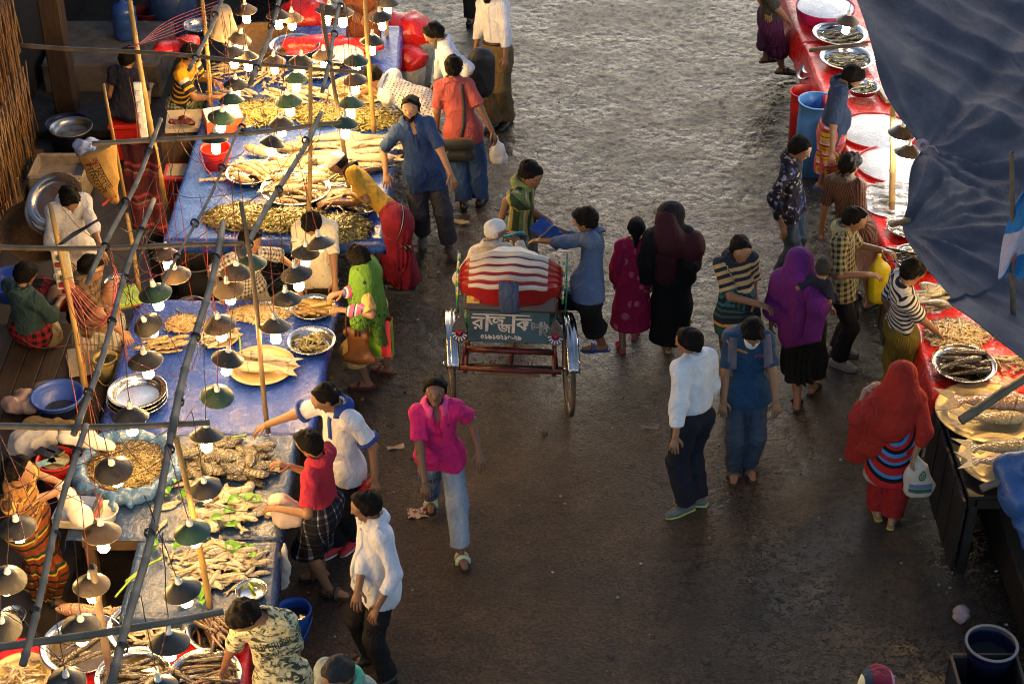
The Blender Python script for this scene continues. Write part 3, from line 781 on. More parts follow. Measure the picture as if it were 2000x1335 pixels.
person('man in white skullcap and mustard polo bending over the fish in a red lungi', 1.70, -98, (662, 320, 1.30), [(766, 562), (795, 585)], pel=(776, 428, .94), R=(650, 396, .90), Lh=(688, 379, 1.06), hf=-100, pitch=48, sk=2, hair='cap',
       top=('polo_shirt', YELB, .85, {'tuck': True}), bot=('lungi', REDL, {'hem': .20, 'w': .05}), collar=C('navy_collar', '#23242f'), shoes=('sandal', SANDAL_BK), elbp=(None, V3(.5, -.6, .1)))
person('bearded man in blue kurta with rolled sleeves looking up at the camera', 1.76, 14, (802, 212), [(826, 472), (882, 497)], R=(754, 338, .92), Lh=(892, 366, .82), hf=-6, pitch=-12, sk=0, beard='short',
       top=('kurta', C('denim_blue', '#28406e'), .9, {'hem': .2, 'neck': .14}), bot=('pants', GREYT, {'w': .03, 'len': .9}), collar=C('denim_blue', '#28406e'), shoes=('shoe', SHOE_GY), placket=(C('denim_dark', '#1c2e54'), 'polo'))
DOTW = cloth('dotted_white', 'dots', .034, L('#d8d4cc'), L('#5a6a9c'), .26, .15)
person('man in white dotted shirt bending low over the far fish piles', 1.68, -108, (728, 150, 1.22), [(800, 300), (828, 310)], pel=(822, 205, .95), R=(690, 190, .82), Lh=(724, 168, 1.08), pitch=55, sk=1, hair='short', g=1.1,
       top=('shirt', DOTW, .95, {'hem': .16}), bot=('pants', BLACK), collar=DOTW, shoes=('sandal', SANDAL_BK), elbp=(None, V3(.6, -.6, -.2)))
person('grey-bearded man in white shirt stooping with a hand behind his back', 1.68, -70, (848, 66, 1.50), [(878, 232), (905, 222)], pel=(893, 172, .92), Lh=(902, 158, 1.02), hf=-85, pitch=32, sk=1, beard='long',
       top=('shirt', BLUEC, 1.75, {'tuck': True}), bot=('pants', BLACK), collar=BLUEC, shoes=('shoe', SHOE_BK), elbp=(None, V3(.9, -.2, -.3)))
def x_belt(c):
    m = MB(); ring = []
    for j in range(33):
        a = 2*math.pi*j/32; ring.append(c.pel+c.t*.075+c.r*math.cos(a)*.148+c.tf*math.sin(a)*.115-c.root)
    m.tube(ring, .016, 6, 0, False); m.build('belt', SHOE_BK, c.o)
    c_rib(c, [(-.10, .12), (-.10, .20)], .035, WSTR, 'pocket', 1)
person('man in striped white shirt and khaki trousers standing by the lane side', 1.74, -38, (955, -18), [(965, 252), (990, 247)], Lh=(988, 132, .80), hf=-40, sk=2, beard='short',
       top=('shirt', WSTR, 1.72, {'tuck': True}), bot=('pants', KHAKI, {'w': .03}), collar=WSTR, shoes=('shoe', SHOE_BK), extra=x_belt, placket=(WSTR, 'full'))
def x_bagstrap(c):
    c_rib(c, [(.085, .015), (.08, .12), (.07, .25), (.04, .42), (.0, .52)], .016, M('strap_black', (.015, .015, .017), .7), 'bag_strap', -1)
person('man in coral polo seen from behind with a black bag strap over his back', 1.70, 172, (886, 131), [(940, 398), (906, 405)], R=(966, 266, .84), hf=178, sk=2, hair='short', hc='b', g=1.04,
       top=('polo_shirt', C('coral_pique', '#9c4c4c'), .8, {'hem': .12}), bot=('pants', JEANS2, {'w': .026}), collar=C('coral_pique', '#9c4c4c'), shoes=('shoe', SHOE_BK), extra=x_bagstrap)
person('person in black trousers and shoes at the top edge of the picture', 1.70, 160, P(925, 42)+V3(0, 0, 1.58), [(938, 34), (918, 48)], sk=2, top=('shirt', C('dark_grey_shirt', '#2b2a2a'), .8), bot=('pants', BLACK), shoes=('shoe', SHOE_BK))
GSTR = cloth('green_stripe', 'f', lambda t, xyz, o, at: t.mix(t.math('MULTIPLY', t.math('GREATER_THAN', t.math('FRACT', t.math('MULTIPLY', xyz[0], 1/.0105)), .5), .75), t.ramp(t.math('FRACT', t.math('DIVIDE', t.math('ADD', xyz[0], 5.), 1.005/6)), [(0, L('#2c4430')), (.38, L('#b0a050')), (.62, L('#c8c4b0')), (.75, L('#7f8a4c'))], 'CONSTANT'), L('#22361f')))
person('rickshaw puller in green striped shirt standing beside the handlebar', 1.80, 62, (1036, 340), [(1025, 632), (1004, 608)], R=(1072, 432, .98), Lh=(972, 446, .98), hf=48, pitch=24, sk=2, top=('shirt', GSTR, .85, {'hem': .15}), bot=('lungi', C('grey_check_lungi', '#4a5048'), {'hem': .3}), collar=GSTR, shoes=('flip', SANDAL_BR), elbp=(None, V3(-1, -.1, 0)))
person('old man in white cap with a white beard seated in the rickshaw', 1.62, 178, (966, 452, 1.34), [V3(.02, 12.32, .30), V3(-.20, 12.32, .30)], pel=V3(-.10, 11.80, .70), R=(1010, 468, 1.12), Lh=(893, 545, .86), hf=128, pitch=12, sk=1, hair='cap', beard='w',
       top=('kurta', C('beige_white', '#cfc6b4'), 1.9, {'hem': -.02}), bot=('pants', C('beige_white', '#cfc6b4')), collar=C('beige_white', '#cfc6b4'), shoes=('sandal', SANDAL_BR))
def x_blue(c):
    m = MB(); p = c.hc+c.hF*.06+c.hu*.085
    for sg in (1, -1):
        m.ell(p+c.hr*sg*.035-c.root, (c.hr*.03, c.hF*.012, c.hu*.022), 0, 10)
    m.tube([p-c.hr*.07-c.hF*.01-c.root, p-c.root, p+c.hr*.07-c.hF*.01-c.root], .004, 5)
    m.build('sunglasses', M('dark_glass', (.01, .01, .012), .1, var=0, bump=0), c.o)
person('man in grey-blue shirt and black shorts stepping up to the rickshaw', 1.74, -98, (1144, 430), [V3(.44, 11.98, .40), P(1176, 708)], pel=(1150, 578, .95), R=(1082, 444, 1.22), Lh=(1012, 470, 1.16), hf=-108, pitch=20, sk=1, g=1.08,
       top=('shirt', C('chambray', '#4f5f7a'), 1.45, {'hem': .02}), bot=('shorts', BLACK, {'len': .30, 'w': .03}), collar=C('chambray', '#4f5f7a'), shoes=('flip', SANDAL_BL), extra=x_blue, elbp=(None, V3(.3, -.3, -1)))
CRIM = cloth('crimson_print', 'dots', .13, L('#8e0f3a'), L('#b8556a'), .27, .5)
def x_girl(c):
    S = SDF(.011); c.torso(S, .02)
    for i in range(2): S.add(c.sh[i], c.E[i], .052, .05, .03); S.add(c.E[i], c.E[i]+(c.W[i]-c.E[i])*.7, .048, .048, .02)
    S.add(c.pel+c.t*.12, c.pel-UP*.3, .11, .16, .08, c.tf, 1.2); S.add(c.pel-UP*.3, V3(c.pel[0], c.pel[1], .2), .15, .19, .05, c.tf, 1.15)
    S.cuts.append((V3(0, 0, .24), -UP)); S.subs.append((c.nb, c.hc, .06, .06)); S.disp = wob(12, .008, 16, (1, 1, .35)); c.garment('dress', S, CRIM, c.pc_top)
person('girl with a ponytail in a long crimson dress walking beside a veiled woman', 1.40, 178, (1243, 446), [(1240, 655), (1214, 680)], sk=1, hair='long', top=None, shoes=('sandal', SANDAL_PK), extra=x_girl)
BURQ = C('burqa_black', '#0d0d0f'); MAROON = C('maroon_scarf', '#3a141c')
def x_burqa(c):
    k = c.k; S = SDF(.012); c.torso(S, .03)
    S.add(c.hc+c.hu*.02, c.hc-c.hu*.03, .115, .11, .03); S.add(c.hc-c.hu*.05, c.nb-c.t*.08, .10, .17, .05, c.tf, 1.25)
    for i in range(2): S.add(c.sh[i], c.E[i], .062, .066, .05); S.add(c.E[i], c.W[i], .062, .058, .05)
    S.add(c.pel+c.t*.15, c.pel-UP*.35, .135, .165, .08, c.tf, 1.2); S.add(c.pel-UP*.35, V3(c.pel[0], c.pel[1], .12), .165, .175, .06, c.tf, 1.15)
    S.cuts.append((V3(0, 0, .12), -UP)); S.disp = wob(22, .011, 13, (1, 1, .35)); c.garment('burqa', S, BURQ, c.pc_top)
    S = SDF(.012); S.add(c.hc+c.r*-.02-c.hF*.06, c.nb-c.t*.05-c.tf*.08, .085, .09, .05); S.add(c.nb-c.tf*.06-c.t*.02, c.nb-c.tf*.12-c.t*.42-c.r*.06, .10, .09, .05, c.tf, 1.5)
    S.add(c.nb-c.tf*.03, c.sh[0]+c.r*.06-UP*.10, .09, .11, .06); S.add(c.sh[0]+c.r*.05-UP*.05, c.sh[0]+c.r*.10-UP*.30+c.tf*.02, .10, .07, .05)
    S.disp = wob(23, .011, 19, (1, 1, .4)); c.garment('scarf', S, MAROON, c.pc_top)
person('woman in black burqa with a maroon scarf walking away along the lane', 1.62, 172, (1308, 424), [(1338, 642), (1304, 678)], sk=1, hair='none', face=False, shoes=('sandal', SANDAL_GD), extra=x_burqa)
T_STR = cloth('teal_stripe_polo', 'hy', 0, .62, [(0, L('#1c2733')), (.10, L('#b09468')), (.15, L('#1c2733')), (.20, L('#b09468')), (.25, L('#1c2733')), (.30, L('#b09468')), (.36, L('#1c2733')), (.41, L('#c0a070')), (.45, L('#1f5a64')), (.53, L('#16212b')), (.58, L('#1f5a64')), (.62, L('#16212b')), (.66, L('#2a4c48')), (.69, L('#16212b')), (.73, L('#2a4c48')), (.76, L('#16212b')), (.84, L('#c08a3c')), (.88, L('#1f4a48'))])
person('man in navy, tan and teal striped polo pointing across the lane', 1.70, 22, (1446, 486), [(1424, 800), (1456, 790)], R=(1482, 594, 1.04), hf=18, pitch=24, sk=1, g=1.16, hair='thin', top=('polo_shirt', T_STR, .85, {'hem': .13}), bot=('pants', BROWNT), collar=C('navy_collar', '#23242f'), shoes=('shoe', SHOE_BK), elbp=(V3(-.6, -.3, -.6), None))
def x_mask(c):
    S = SDF(.009); S.add(c.hc+c.hF*.05-c.hu*.045, c.hc+c.hF*.066-c.hu*.08, .061, .05, .02); S.cuts += [(c.hc-c.hu*.018, c.hu), (c.hc+c.hF*.035, -c.hF)]
    V, F = S.run(); link(bpy.data.objects.new('face_mask', np_mesh('face_mask', V-c.root, F, None, [C('mask_white', '#c9ccc6')])), c.o)
    st = M('strap_grey', L('#55535f'), .8, bump=.3)
    for sg in (1, -1): c_rib(c, [(sg*.115, -.015), (sg*.13, .08), (sg*.135, .2), (sg*.12, .36)], .032, st, 'backpack_strap', 1)
    S = SDF(.014); p = c.nb-c.t*.33-c.tf*.20; S.add(p+c.t*.13-c.r*.08, p+c.t*.13+c.r*.08, .10, .10, .06, c.tf, 1.1); S.add(p-c.t*.15-c.r*.1, p-c.t*.15+c.r*.1, .11, .11, .1, c.tf, 1.1)
    V, F = S.run(); link(bpy.data.objects.new('backpack', np_mesh('backpack', V-c.root, F, None, [st])), c.o)
    k = M('print_red', (.5, .05, .04), .7, bump=0); c_text(c, 'SARA', .032, -.07, .16, k); c_text(c, '3', .03, -.075, .19, k)
    og = C('orange_piping', '#b8702c'); c_rib(c, [(.17, .03), (.10, .10), (.02, .12)], .008, og, 'piping', 1)
person('young man in teal polo with a white face mask and grey backpack straps', 1.68, 0, (1470, 647), [(1433, 928), (1463, 922)], hf=4, pitch=42, sk=1, Lh=(1519, 815, .76), R=(1412, 790, .82), top=('polo_shirt', C('teal_navy', '#1f3f5e'), .85, {'hem': .12}), bot=('pants', JEANS3), collar=C('teal_navy', '#1f3f5e'), shoes=('sandal', SANDAL_BR), extra=x_mask, splay=8)
person('man in white long-sleeved shirt and dark trousers walking, seen from behind', 1.70, -140, (1346, 668), [(1356, 985), (1334, 1000)], Lh=(1318, 866, .84), hf=-112, pitch=12, sk=1, top=('shirt', C('crisp_white', '#ccd2d8'), 1.72, {'tuck': True, 'inf': .024}), bot=('pants', NAVY, {'w': .03}), collar=C('crisp_white', '#ccd2d8'), shoes=('shoe', M('grey_trainer', (.10, .11, .10), .7), M('lime_sole', (.4, .5, .15), .6)), fd=(-95, -62))
PURP = C('purple_shawl', '#5c1c66')
def x_purple(c):
    S = SDF(.012); c.torso(S, .035, low=False); k = c.k
    S.add(c.hc+c.hu*.02, c.hc-c.hu*.02-c.hF*.01, .108, .105, .03); S.add(c.hc-c.hu*.05, c.nb-c.t*.05, .085, .12, .05); S.add(c.nb, c.nb-c.t*.2, .10, .15, .07, c.tf, 1.25)
    S.add(c.nb-c.t*.2, c.pel-UP*.10, .155, .185, .06, c.tf, 1.2); S.add(c.sh[1], c.E[1]-UP*.05-c.r*.01, .07, .085, .07); S.add(c.sh[0], c.E[0]+c.r*.0, .07, .085, .07); S.add(c.E[0], c.E[0]-UP*.30-c.tf*.03, .07, .07, .06, c.tf, 1.5)
    S.add(c.nb-c.tf*.1+c.r*.05, c.pel-c.tf*.17+c.r*.08-UP*.42, .08, .05, .04, c.tf, 1.4)
    S.cuts.append((c.pel-UP*.16+c.r*.1, nz(-UP+c.r*.55-c.tf*.5))); S.disp = wob(32, .011, 13, (1, 1, .4)); S.subs.append((c.hc+c.hF*.09-c.hu*.01, c.hc+c.hF*.16-c.hu*.01, .06, .07)); c.garment('shawl', S, PURP, c.pc_top)
person('woman in a purple head shawl over a black skirt carrying a baby', 1.60, 160, (1563, 512), [(1588, 765), (1556, 795)], R=(1618, 600, 1.05), hf=150, pitch=8, sk=1, g=1.1, hair='none', top=('blouse', BURQ, 1.7), bot=('skirt', BURQ, {'hem': .26, 'w': .06}), shoes=('flip', SANDAL_BK), extra=x_purple)
bp = P(1609, 522, 1.42)
person('baby in a dark shirt carried on a woman\'s shoulder in the crowd', .86, 150, bp, [bp+V3(.02, .16, -.56), bp+V3(-.08, .16, -.56)], pel=bp+V3(-.03, .02, -.36), R=(1620, 596, 1.12), Lh=bp+V3(-.14, .08, -.18), hsc=1.55, sk=1, hair='thin', hc='dg', top=('tee_shirt', C('navy_baby', '#1c2030'), .9, {'hem': .02}), bot=('pants', NAVY), cat='baby', curl=(.3, .3))
CHK = cloth('olive_check', 'check', .05, L('#23241f'), L('#9a8f68'), .5)
person('balding man in olive checked shirt opening a yellow bag', 1.70, 70, (1668, 428), [(1640, 716), (1640, 692)], R=(1692, 536, 1.05), Lh=(1722, 488, 1.13), hf=78, pitch=28, sk=1, hair='thin', g=1.05, top=('shirt', CHK, .95, {'hem': .12}), bot=('pants', BLACK), collar=CHK, shoes=('shoe', M('dusty_shoe', (.18, .17, .14), .6)))
BSTR = cloth('brown_fine_stripe', 'v', 1.005/44, [(L('#6a4a3c'), 1), (L('#33231f'), 1)])
person('man in brown pinstripe shirt seen from behind at the fish trays', 1.70, 142, (1660, 322), [(1700, 600), (1668, 590)], hf=128, pitch=15, sk=1, g=1.05, top=('shirt', BSTR, .85, {'hem': .14}), bot=('shorts', C('pink_beige', '#a88c84'), {'len': .02, 'w': .03}), collar=C('brown_collar', '#55483c'), shoes=('flip', SANDAL_BK))
FLOR = cloth('floral_navy', 'floral', 42, [(0, L('#12131c')), (.55, L('#241c30')), (.68, L('#8c8078')), (.80, L('#15161f')), (.9, L('#274a8c'))])
person('young man in dark floral shirt and jeans with his hands at his pockets', 1.70, 62, (1562, 290), [(1527, 548), (1550, 536)], R=(1527, 438, .86), hf=58, pitch=18, sk=1, g=.95, top=('shirt', FLOR, 1.75, {'hem': .12}), bot=('pants', JEANS3), collar=FLOR, shoes=('shoe', SHOE_BK), elbp=(V3(-1, -.3, 0), None))
LUNG = cloth('bright_lungi', 'f', lambda t, xyz, o, at: t.mix(t.math('MULTIPLY', t.math('GREATER_THAN', t.math('FRACT', t.math('DIVIDE', t.math('ADD', xyz[0], 5.), 1.005/5)), .52), .8), t.ramp(t.math('FRACT', t.math('DIVIDE', t.math('ADD', xyz[1], 5.), .15)), [(0, L('#c8a020')), (.22, L('#30241c')), (.28, L('#c8a020')), (.5, L('#c890a0')), (.7, L('#e0c8b8')), (.8, L('#9c3a20'))], 'CONSTANT'), L('#b83a5c')))
person('man in blue tee and bright yellow and pink lungi looking down at a tray', 1.72, 78, (1664, 150, 1.52), [(1604, 388), (1648, 366)], pel=(1625, 252, .95), R=(1622, 328, .76), hf=84, pitch=42, sk=1, g=1.1, beard='short', top=('tee_shirt', C('faded_navy', '#2e3c56'), .9, {'hem': .08}), bot=('lungi', LUNG, {'hem': .42, 'w': .05}), collar=C('faded_navy', '#2e3c56'), shoes=('flip', SANDAL_BL))
PLUN = cloth('plum_lungi', 'v', 1.005/30, [(L('#4c1a44'), 2), (L('#33122e'), 1)])
person('man in grey shirt and plum lungi cut off by the top edge', 1.70, 95, P(1508, -60, 1.58), [(1532, 150), (1498, 134)], R=(1548, 52, .86), sk=1, top=('tee_shirt', C('dark_olive_grey', '#3a3a36'), .8, {'hem': .1}), bot=('lungi', PLUN, {'hem': .34}), shoes=('sandal', SANDAL_BK))
BWST = cloth('navy_white_stripe', 'h', .046, [(L('#c9c3b8'), 1.25), (L('#1a1d28'), 1)])
OLVL = cloth('olive_check_lungi', 'check', 1.005/60, L('#7a6a20'), L('#4a4018'), .5)
person('fish seller in navy and white striped tee and olive lungi', 1.70, 98, (1783, 530), [(1758, 800), (1752, 770)], R=(1834, 652, .86), hf=112, pitch=25, sk=1, top=('tee_shirt', BWST, .85, {'hem': .08}), bot=('lungi', OLVL, {'hem': .18}), shoes=('flip', SANDAL_BK))
REDS = C('red_chiffon', '#96261c')
RINGS = cloth('ring_print_kameez', 'rings', .0, .30, .56, [(0, L('#2a5c9c')), (.05, L('#a81c20')), (.10, L('#0c0c10')), (.15, L('#3c7cb8')), (.21, L('#a81c20')), (.27, L('#0c0c10')), (.33, L('#3c7cb8')), (.39, L('#a81c20')), (.46, L('#3c7cb8')), (.50, L('#0c0c10')), (.55, L('#a81c20')), (.66, L('#3c7cb8')), (.71, L('#0c0c10')), (.77, L('#a81c20')), (.88, L('#8a8884')), (.95, L('#a81c20'))], wr=.3)
def pc_back(c):
    def f(V):
        x = V-c.nb; return np.stack([x@c.r, -(x@c.t), np.zeros(len(V))], 1)
    return f
def x_red(c):
    S = SDF(.012); c.torso(S, .022); S.add(c.pel+c.t*.12, V3(c.pel[0], c.pel[1], .42), .13, .20, .06, c.tf, 1.25); S.cuts.append((V3(0, 0, .45), -UP)); S.disp = wob(44, .006, 14, (1, 1, .4)); c.garment('kameez', S, RINGS, pc_back(c))
    S = SDF(.012)
    for i in range(2): S.add(c.sh[i], c.E[i], .06, .055, .03); S.add(c.E[i], c.E[i]+(c.W[i]-c.E[i])*.4, .052, .05, .03)
    c.garment('sleeve', S, REDS, c.pc_top)
    S = SDF(.012); S.add(c.hc+c.hu*.025, c.hc-c.hu*.02, .108, .105, .03); S.add(c.hc-c.hu*.04-c.hF*.02, c.nb-c.tf*.03-c.t*.04, .09, .13, .05); S.add(c.nb-c.t*.02, c.nb-c.t*.22-c.tf*.03, .15, .2, .06, c.tf, 1.3)
    S.add(c.sh[1]-c.r*.01, c.E[1]*.4+c.sh[1]*.6, .06, .06, .06, c.tf, 1.2); S.add(c.sh[1]*.5+c.E[1]*.5-UP*.06-c.tf*.05, c.pel-c.r*.27-UP*.14-c.tf*.03, .10, .09, .06, c.tf, 3.0); S.add(c.sh[1]-UP*.1-c.tf*.07, c.pel-c.r*.16-UP*.02-c.tf*.07, .12, .10, .06, c.tf, 3.0); S.add(c.sh[0], c.sh[0]+c.r*.03-UP*.14, .08, .07, .05)
    S.cuts.append((c.nb-c.t*.30+c.r*.05, nz(-c.t*.9+c.r*1.3))); S.disp = wob(45, .012, 15, (1, 1, .45)); S.subs.append((c.hc+c.hF*.09-c.hu*.01, c.hc+c.hF*.16-c.hu*.01, .06, .07)); c.garment('headscarf', S, REDS, c.pc_top)
    m = MB(); m.ell(c.hc-c.hF*.09+c.hu*.05+c.hr*.02-c.root, (c.hr*.012, c.hF*.008, c.hu*.012)); m.build('hair_pin', M('silver_pin', (.8, .8, .8), .2, 1, bump=0), c.o)
person('woman in a red headscarf and ring-patterned kameez with a plastic bag', 1.60, 170, (1764, 735), [(1742, 1020), (1712, 1003)], R=(1787, 886, .82), Lh=(1690, 762, 1.20), hf=165, pitch=5, sk=0, hair='none', bot=('pants', C('red_salwar', '#8c1c1a'), {'w': .035}), shoes=('flip', SANDAL_GD), extra=x_red, elbp=(None, V3(-.8, -.4, -.6)), hd=(None, V3(.5, .1, .3)))
# ---- sellers at the left stalls
person('seller in white shirt looking down behind the basket', 1.68, 38, (136, 388), [(150, 640), (185, 645)], R=(128, 510, .98), Lh=(210, 520, .98), hf=25, pitch=42, sk=1, g=1.1, top=('shirt', C('dim_white', '#c9c6c4'), 1.3, {'hem': .12, 'neck': .12}), bot=('pants', NAVY), collar=C('dim_white', '#c9c6c4'))
REDP = cloth('red_check_lungi', 'check', 1.005/16, L('#8c1a20'), L('#141018'), .5)
person('seated person in dark teal shirt with his back to the camera', 1.66, 152, (50, 535, 1.19), [(130, 600, .46), (95, 575, .46)], pel=(58, 640, .62), R=(118, 585, .80), Lh=(40, 570, .75), hf=150, pitch=25, sk=1, top=('shirt', C('dark_teal', '#2f4444'), 1.4, {'hem': .06}), bot=('lungi', REDP, {'hem': .46, 'w': .02}), collar=C('dark_teal', '#2f4444'), kneep=(V3(.3, .2, 1), V3(-.3, .3, 1)))
PLB = cloth('brown_plaid', 'check', .075, L('#6a5844'), L('#33281f'), .45)
GLUN = cloth('grey_striped_lungi', 'v', 1.005/40, [(L('#b0a898'), 2), (L('#7a746a'), 1)])
person('seller squatting in brown plaid shirt and grey lungi beside the blue sheet', 1.66, 72, (178, 522, 1.30), [(228, 688, .60), (238, 662, .60)], pel=(178, 648, .70), R=(258, 668, .86), Lh=(205, 600, .95), hf=75, pitch=22, sk=1, top=('shirt', PLB, .9, {'hem': .05}), bot=('lungi', GLUN, {'hem': .62, 'w': .0}), collar=PLB, kneep=(V3(.6, -.3, 1), V3(.6, .3, 1)), fd=(75, 80))
GCHK = cloth('grey_white_check', 'check', .042, L('#cfc8bc'), L('#3a3c48'), .42)
person('seller in grey and white checked shirt leaning sideways under the lamps', 1.66, 25, (489, 470, 1.20), [(480, 640, .0), (520, 640, .0)], pel=(478, 560, .66), R=(430, 568, .82), Lh=(572, 520, .90), hf=55, pitch=5, roll=-12, sk=1, top=('shirt', GCHK, .95, {'hem': .02}), bot=('pants', C('cream_cloth', '#b0a898')), collar=GCHK)
DWH = cloth('cream_speckle', 'dots', .05, L('#d6cdb8'), L('#7a6a58'), .14, .9)
person('young seller in cream speckled shirt with his head bowed between two tables', 1.64, 8, (609, 436, 1.28), [(600, 625, 0), (640, 625, 0)], pel=(620, 548, .68), R=(585, 560, .80), Lh=(655, 560, .80), hf=-5, pitch=52, sk=1, g=.95, top=('shirt', DWH, .9, {'hem': .02}), bot=('pants', BROWNT), collar=DWH)
YST = cloth('yellow_black_stripe', 'hy', 0, .5, [(0, L('#b0801c')), (.26, L('#b8b4ac')), (.33, L('#20202a')), (.42, L('#b8902c')), (.47, L('#20202a')), (.55, L('#b8902c')), (.6, L('#20202a')), (.68, L('#b8902c')), (.73, L('#20202a')), (.82, L('#b8902c')), (.87, L('#20202a'))])
person('seated seller in yellow and black striped tee by the far blue table', 1.66, 72, (374, 106, 1.22), [(412, 235, .1), (398, 222, .1)], pel=(352, 196, .62), R=(424, 190, .86), Lh=(420, 160, .9), hf=78, pitch=20, sk=2, top=('tee_shirt', YST, .8, {'hem': .04}), bot=('lungi', cloth('green_check_lungi', 'check', 1.005/30, L('#9aa884'), L('#4a3a44'), .4), {'hem': .3, 'w': .02}), kneep=(V3(.8, -.2, .5), V3(.8, .2, .5)))
person('seated person in navy tee with white collar in the dark behind the stall', 1.66, 165, (250, 112, 1.08), [(255, 160, .05), (230, 160, .05)], pel=(243, 215, .52), R=(292, 172, .75), hf=160, pitch=10, sk=1, top=('tee_shirt', C('navy_tee', '#1e2033'), .55, {'hem': .04}), bot=('pants', NAVY), kneep=(V3(.2, .8, .3), V3(-.2, .8, .3)))
OST = cloth('brown_stripe_polo', 'h', .13, [(L('#8a6234'), 3), (L('#4a3020'), 1.3), (L('#b08848'), 1.3), (L('#3c281c'), .8)])
OLUN = cloth('orange_green_lungi', 'h', .16, [(L('#7a3a18'), 3), (L('#1f3a28'), 1.2), (L('#c8a038'), .8), (L('#7a3a18'), 2), (L('#14201c'), 1)])
person('seller in brown striped polo weighing a fish at the scale', 1.68, 72, (36, 918), [(100, 1175), (92, 1140)], R=(118, 958, 1.02), Lh=(108, 938, 1.04), hf=88, pitch=-2, sk=1, top=('polo_shirt', OST, .9, {'hem': .06}), bot=('lungi', OLUN, {'hem': .12, 'w': .05}), collar=OST, shoes=('flip', SANDAL_BK))
person('person in a brown shirt behind the far baskets, head out of the picture', 1.66, -10, P(703, -60, 1.50), None, sk=2, R=(690, 25, 1.1), Lh=(722, 30, 1.1), top=('shirt', C('rust_shirt', '#6a3c28'), .9), bot=('pants', GREYT))
# ------------------------------------------------------------------ helpers for the place
def vn(x, y, seed=0):
    x = np.asarray(x, float); y = np.asarray(y, float)
    xi = np.floor(x).astype(np.int64); yi = np.floor(y).astype(np.int64); fx = x-xi; fy = y-yi
    fx = fx*fx*(3-2*fx); fy = fy*fy*(3-2*fy)
    def h(a, b):
        n = (a*374761393+b*668265263+seed*1442695041) & 0xffffffff; n = ((n ^ (n >> 13))*1274126177) & 0xffffffff
        return ((n ^ (n >> 16)) & 0xffff)/65535.
    return (h(xi, yi)*(1-fx)+h(xi+1, yi)*fx)*(1-fy)+(h(xi, yi+1)*(1-fx)+h(xi+1, yi+1)*fx)*fy
def fbm(x, y, seed=0, o=4): return sum(vn(x*2**i, y*2**i, seed+i*17)*.5**i for i in range(o))/(2-.5**(o-1))
def smooth(pts, n=6):
    pts = [np.asarray(p, float) for p in pts]; q = [2*pts[0]-pts[1]]+pts+[2*pts[-1]-pts[-2]]; out = []
    for i in range(1, len(q)-2):
        for j in range(n):
            t = j/n; a, b, c, d = q[i-1], q[i], q[i+1], q[i+2]
            out.append(.5*((2*b)+(-a+c)*t+(2*a-5*b+4*c-d)*t*t+(-a+3*b-3*c+d)*t**3))
    out.append(pts[-1]); return out
def sdf_obj(name, S, mat, loc, parent=None, label=None, cat=None, group=None):
    V, F = S.run(); loc = np.asarray(loc, float)
    o = bpy.data.objects.new(name, np_mesh(name, V-loc, F, None, [mat]))
    if parent is None: o.location = loc
    link(o, parent); return tag(o, label, cat, group)
# ------------------------------------------------------------------ light and camera
cam = bpy.data.cameras.new('camera'); co = bpy.data.objects.new('camera', cam); COL.objects.link(co); SC.camera = co
co.location = (0, 0, HC); co.rotation_euler = (math.pi/2-TH, 0, 0); cam.sensor_width = 36; cam.lens = FP*36/2000; cam.clip_end = 300
SC.view_settings.view_transform = 'Standard'; SC.view_settings.look = 'None'; SC.view_settings.exposure = EXPO; SC.view_settings.gamma = 1
w = bpy.data.worlds.new('World'); SC.world = w; w.use_nodes = True
nt = w.node_tree; sky = nt.nodes.new('ShaderNodeTexSky'); sky.sky_type = 'NISHITA'; sky.sun_disc = False
SUN_EL, SUN_AZ = math.radians(24), math.radians(4)
sky.sun_elevation = SUN_EL; sky.sun_rotation = SUN_AZ; sky.air_density = 1.0; sky.dust_density = .8; sky.ozone_density = .4
nt.links.new(sky.outputs[0], nt.nodes['Background'].inputs[0]); nt.nodes['Background'].inputs[1].default_value = SKY
sl = bpy.data.lights.new('sun', 'SUN'); so = bpy.data.objects.new('sun', sl); COL.objects.link(so)
sl.energy = SUNE; sl.angle = math.radians(50); sl.color = (1, .93, .84)
so.rotation_euler = Vector((-math.sin(SUN_AZ)*math.cos(SUN_EL), -math.cos(SUN_AZ)*math.cos(SUN_EL), -math.sin(SUN_EL))).to_track_quat('-Z', 'Y').to_euler()
SC.cycles.use_denoising = True; SC.cycles.filter_width = 1.1
SC.cycles.max_bounces = 6; SC.cycles.diffuse_bounces = 3; SC.cycles.glossy_bounces = 3; SC.cycles.transmission_bounces = 3; SC.cycles.sample_clamp_indirect = 4
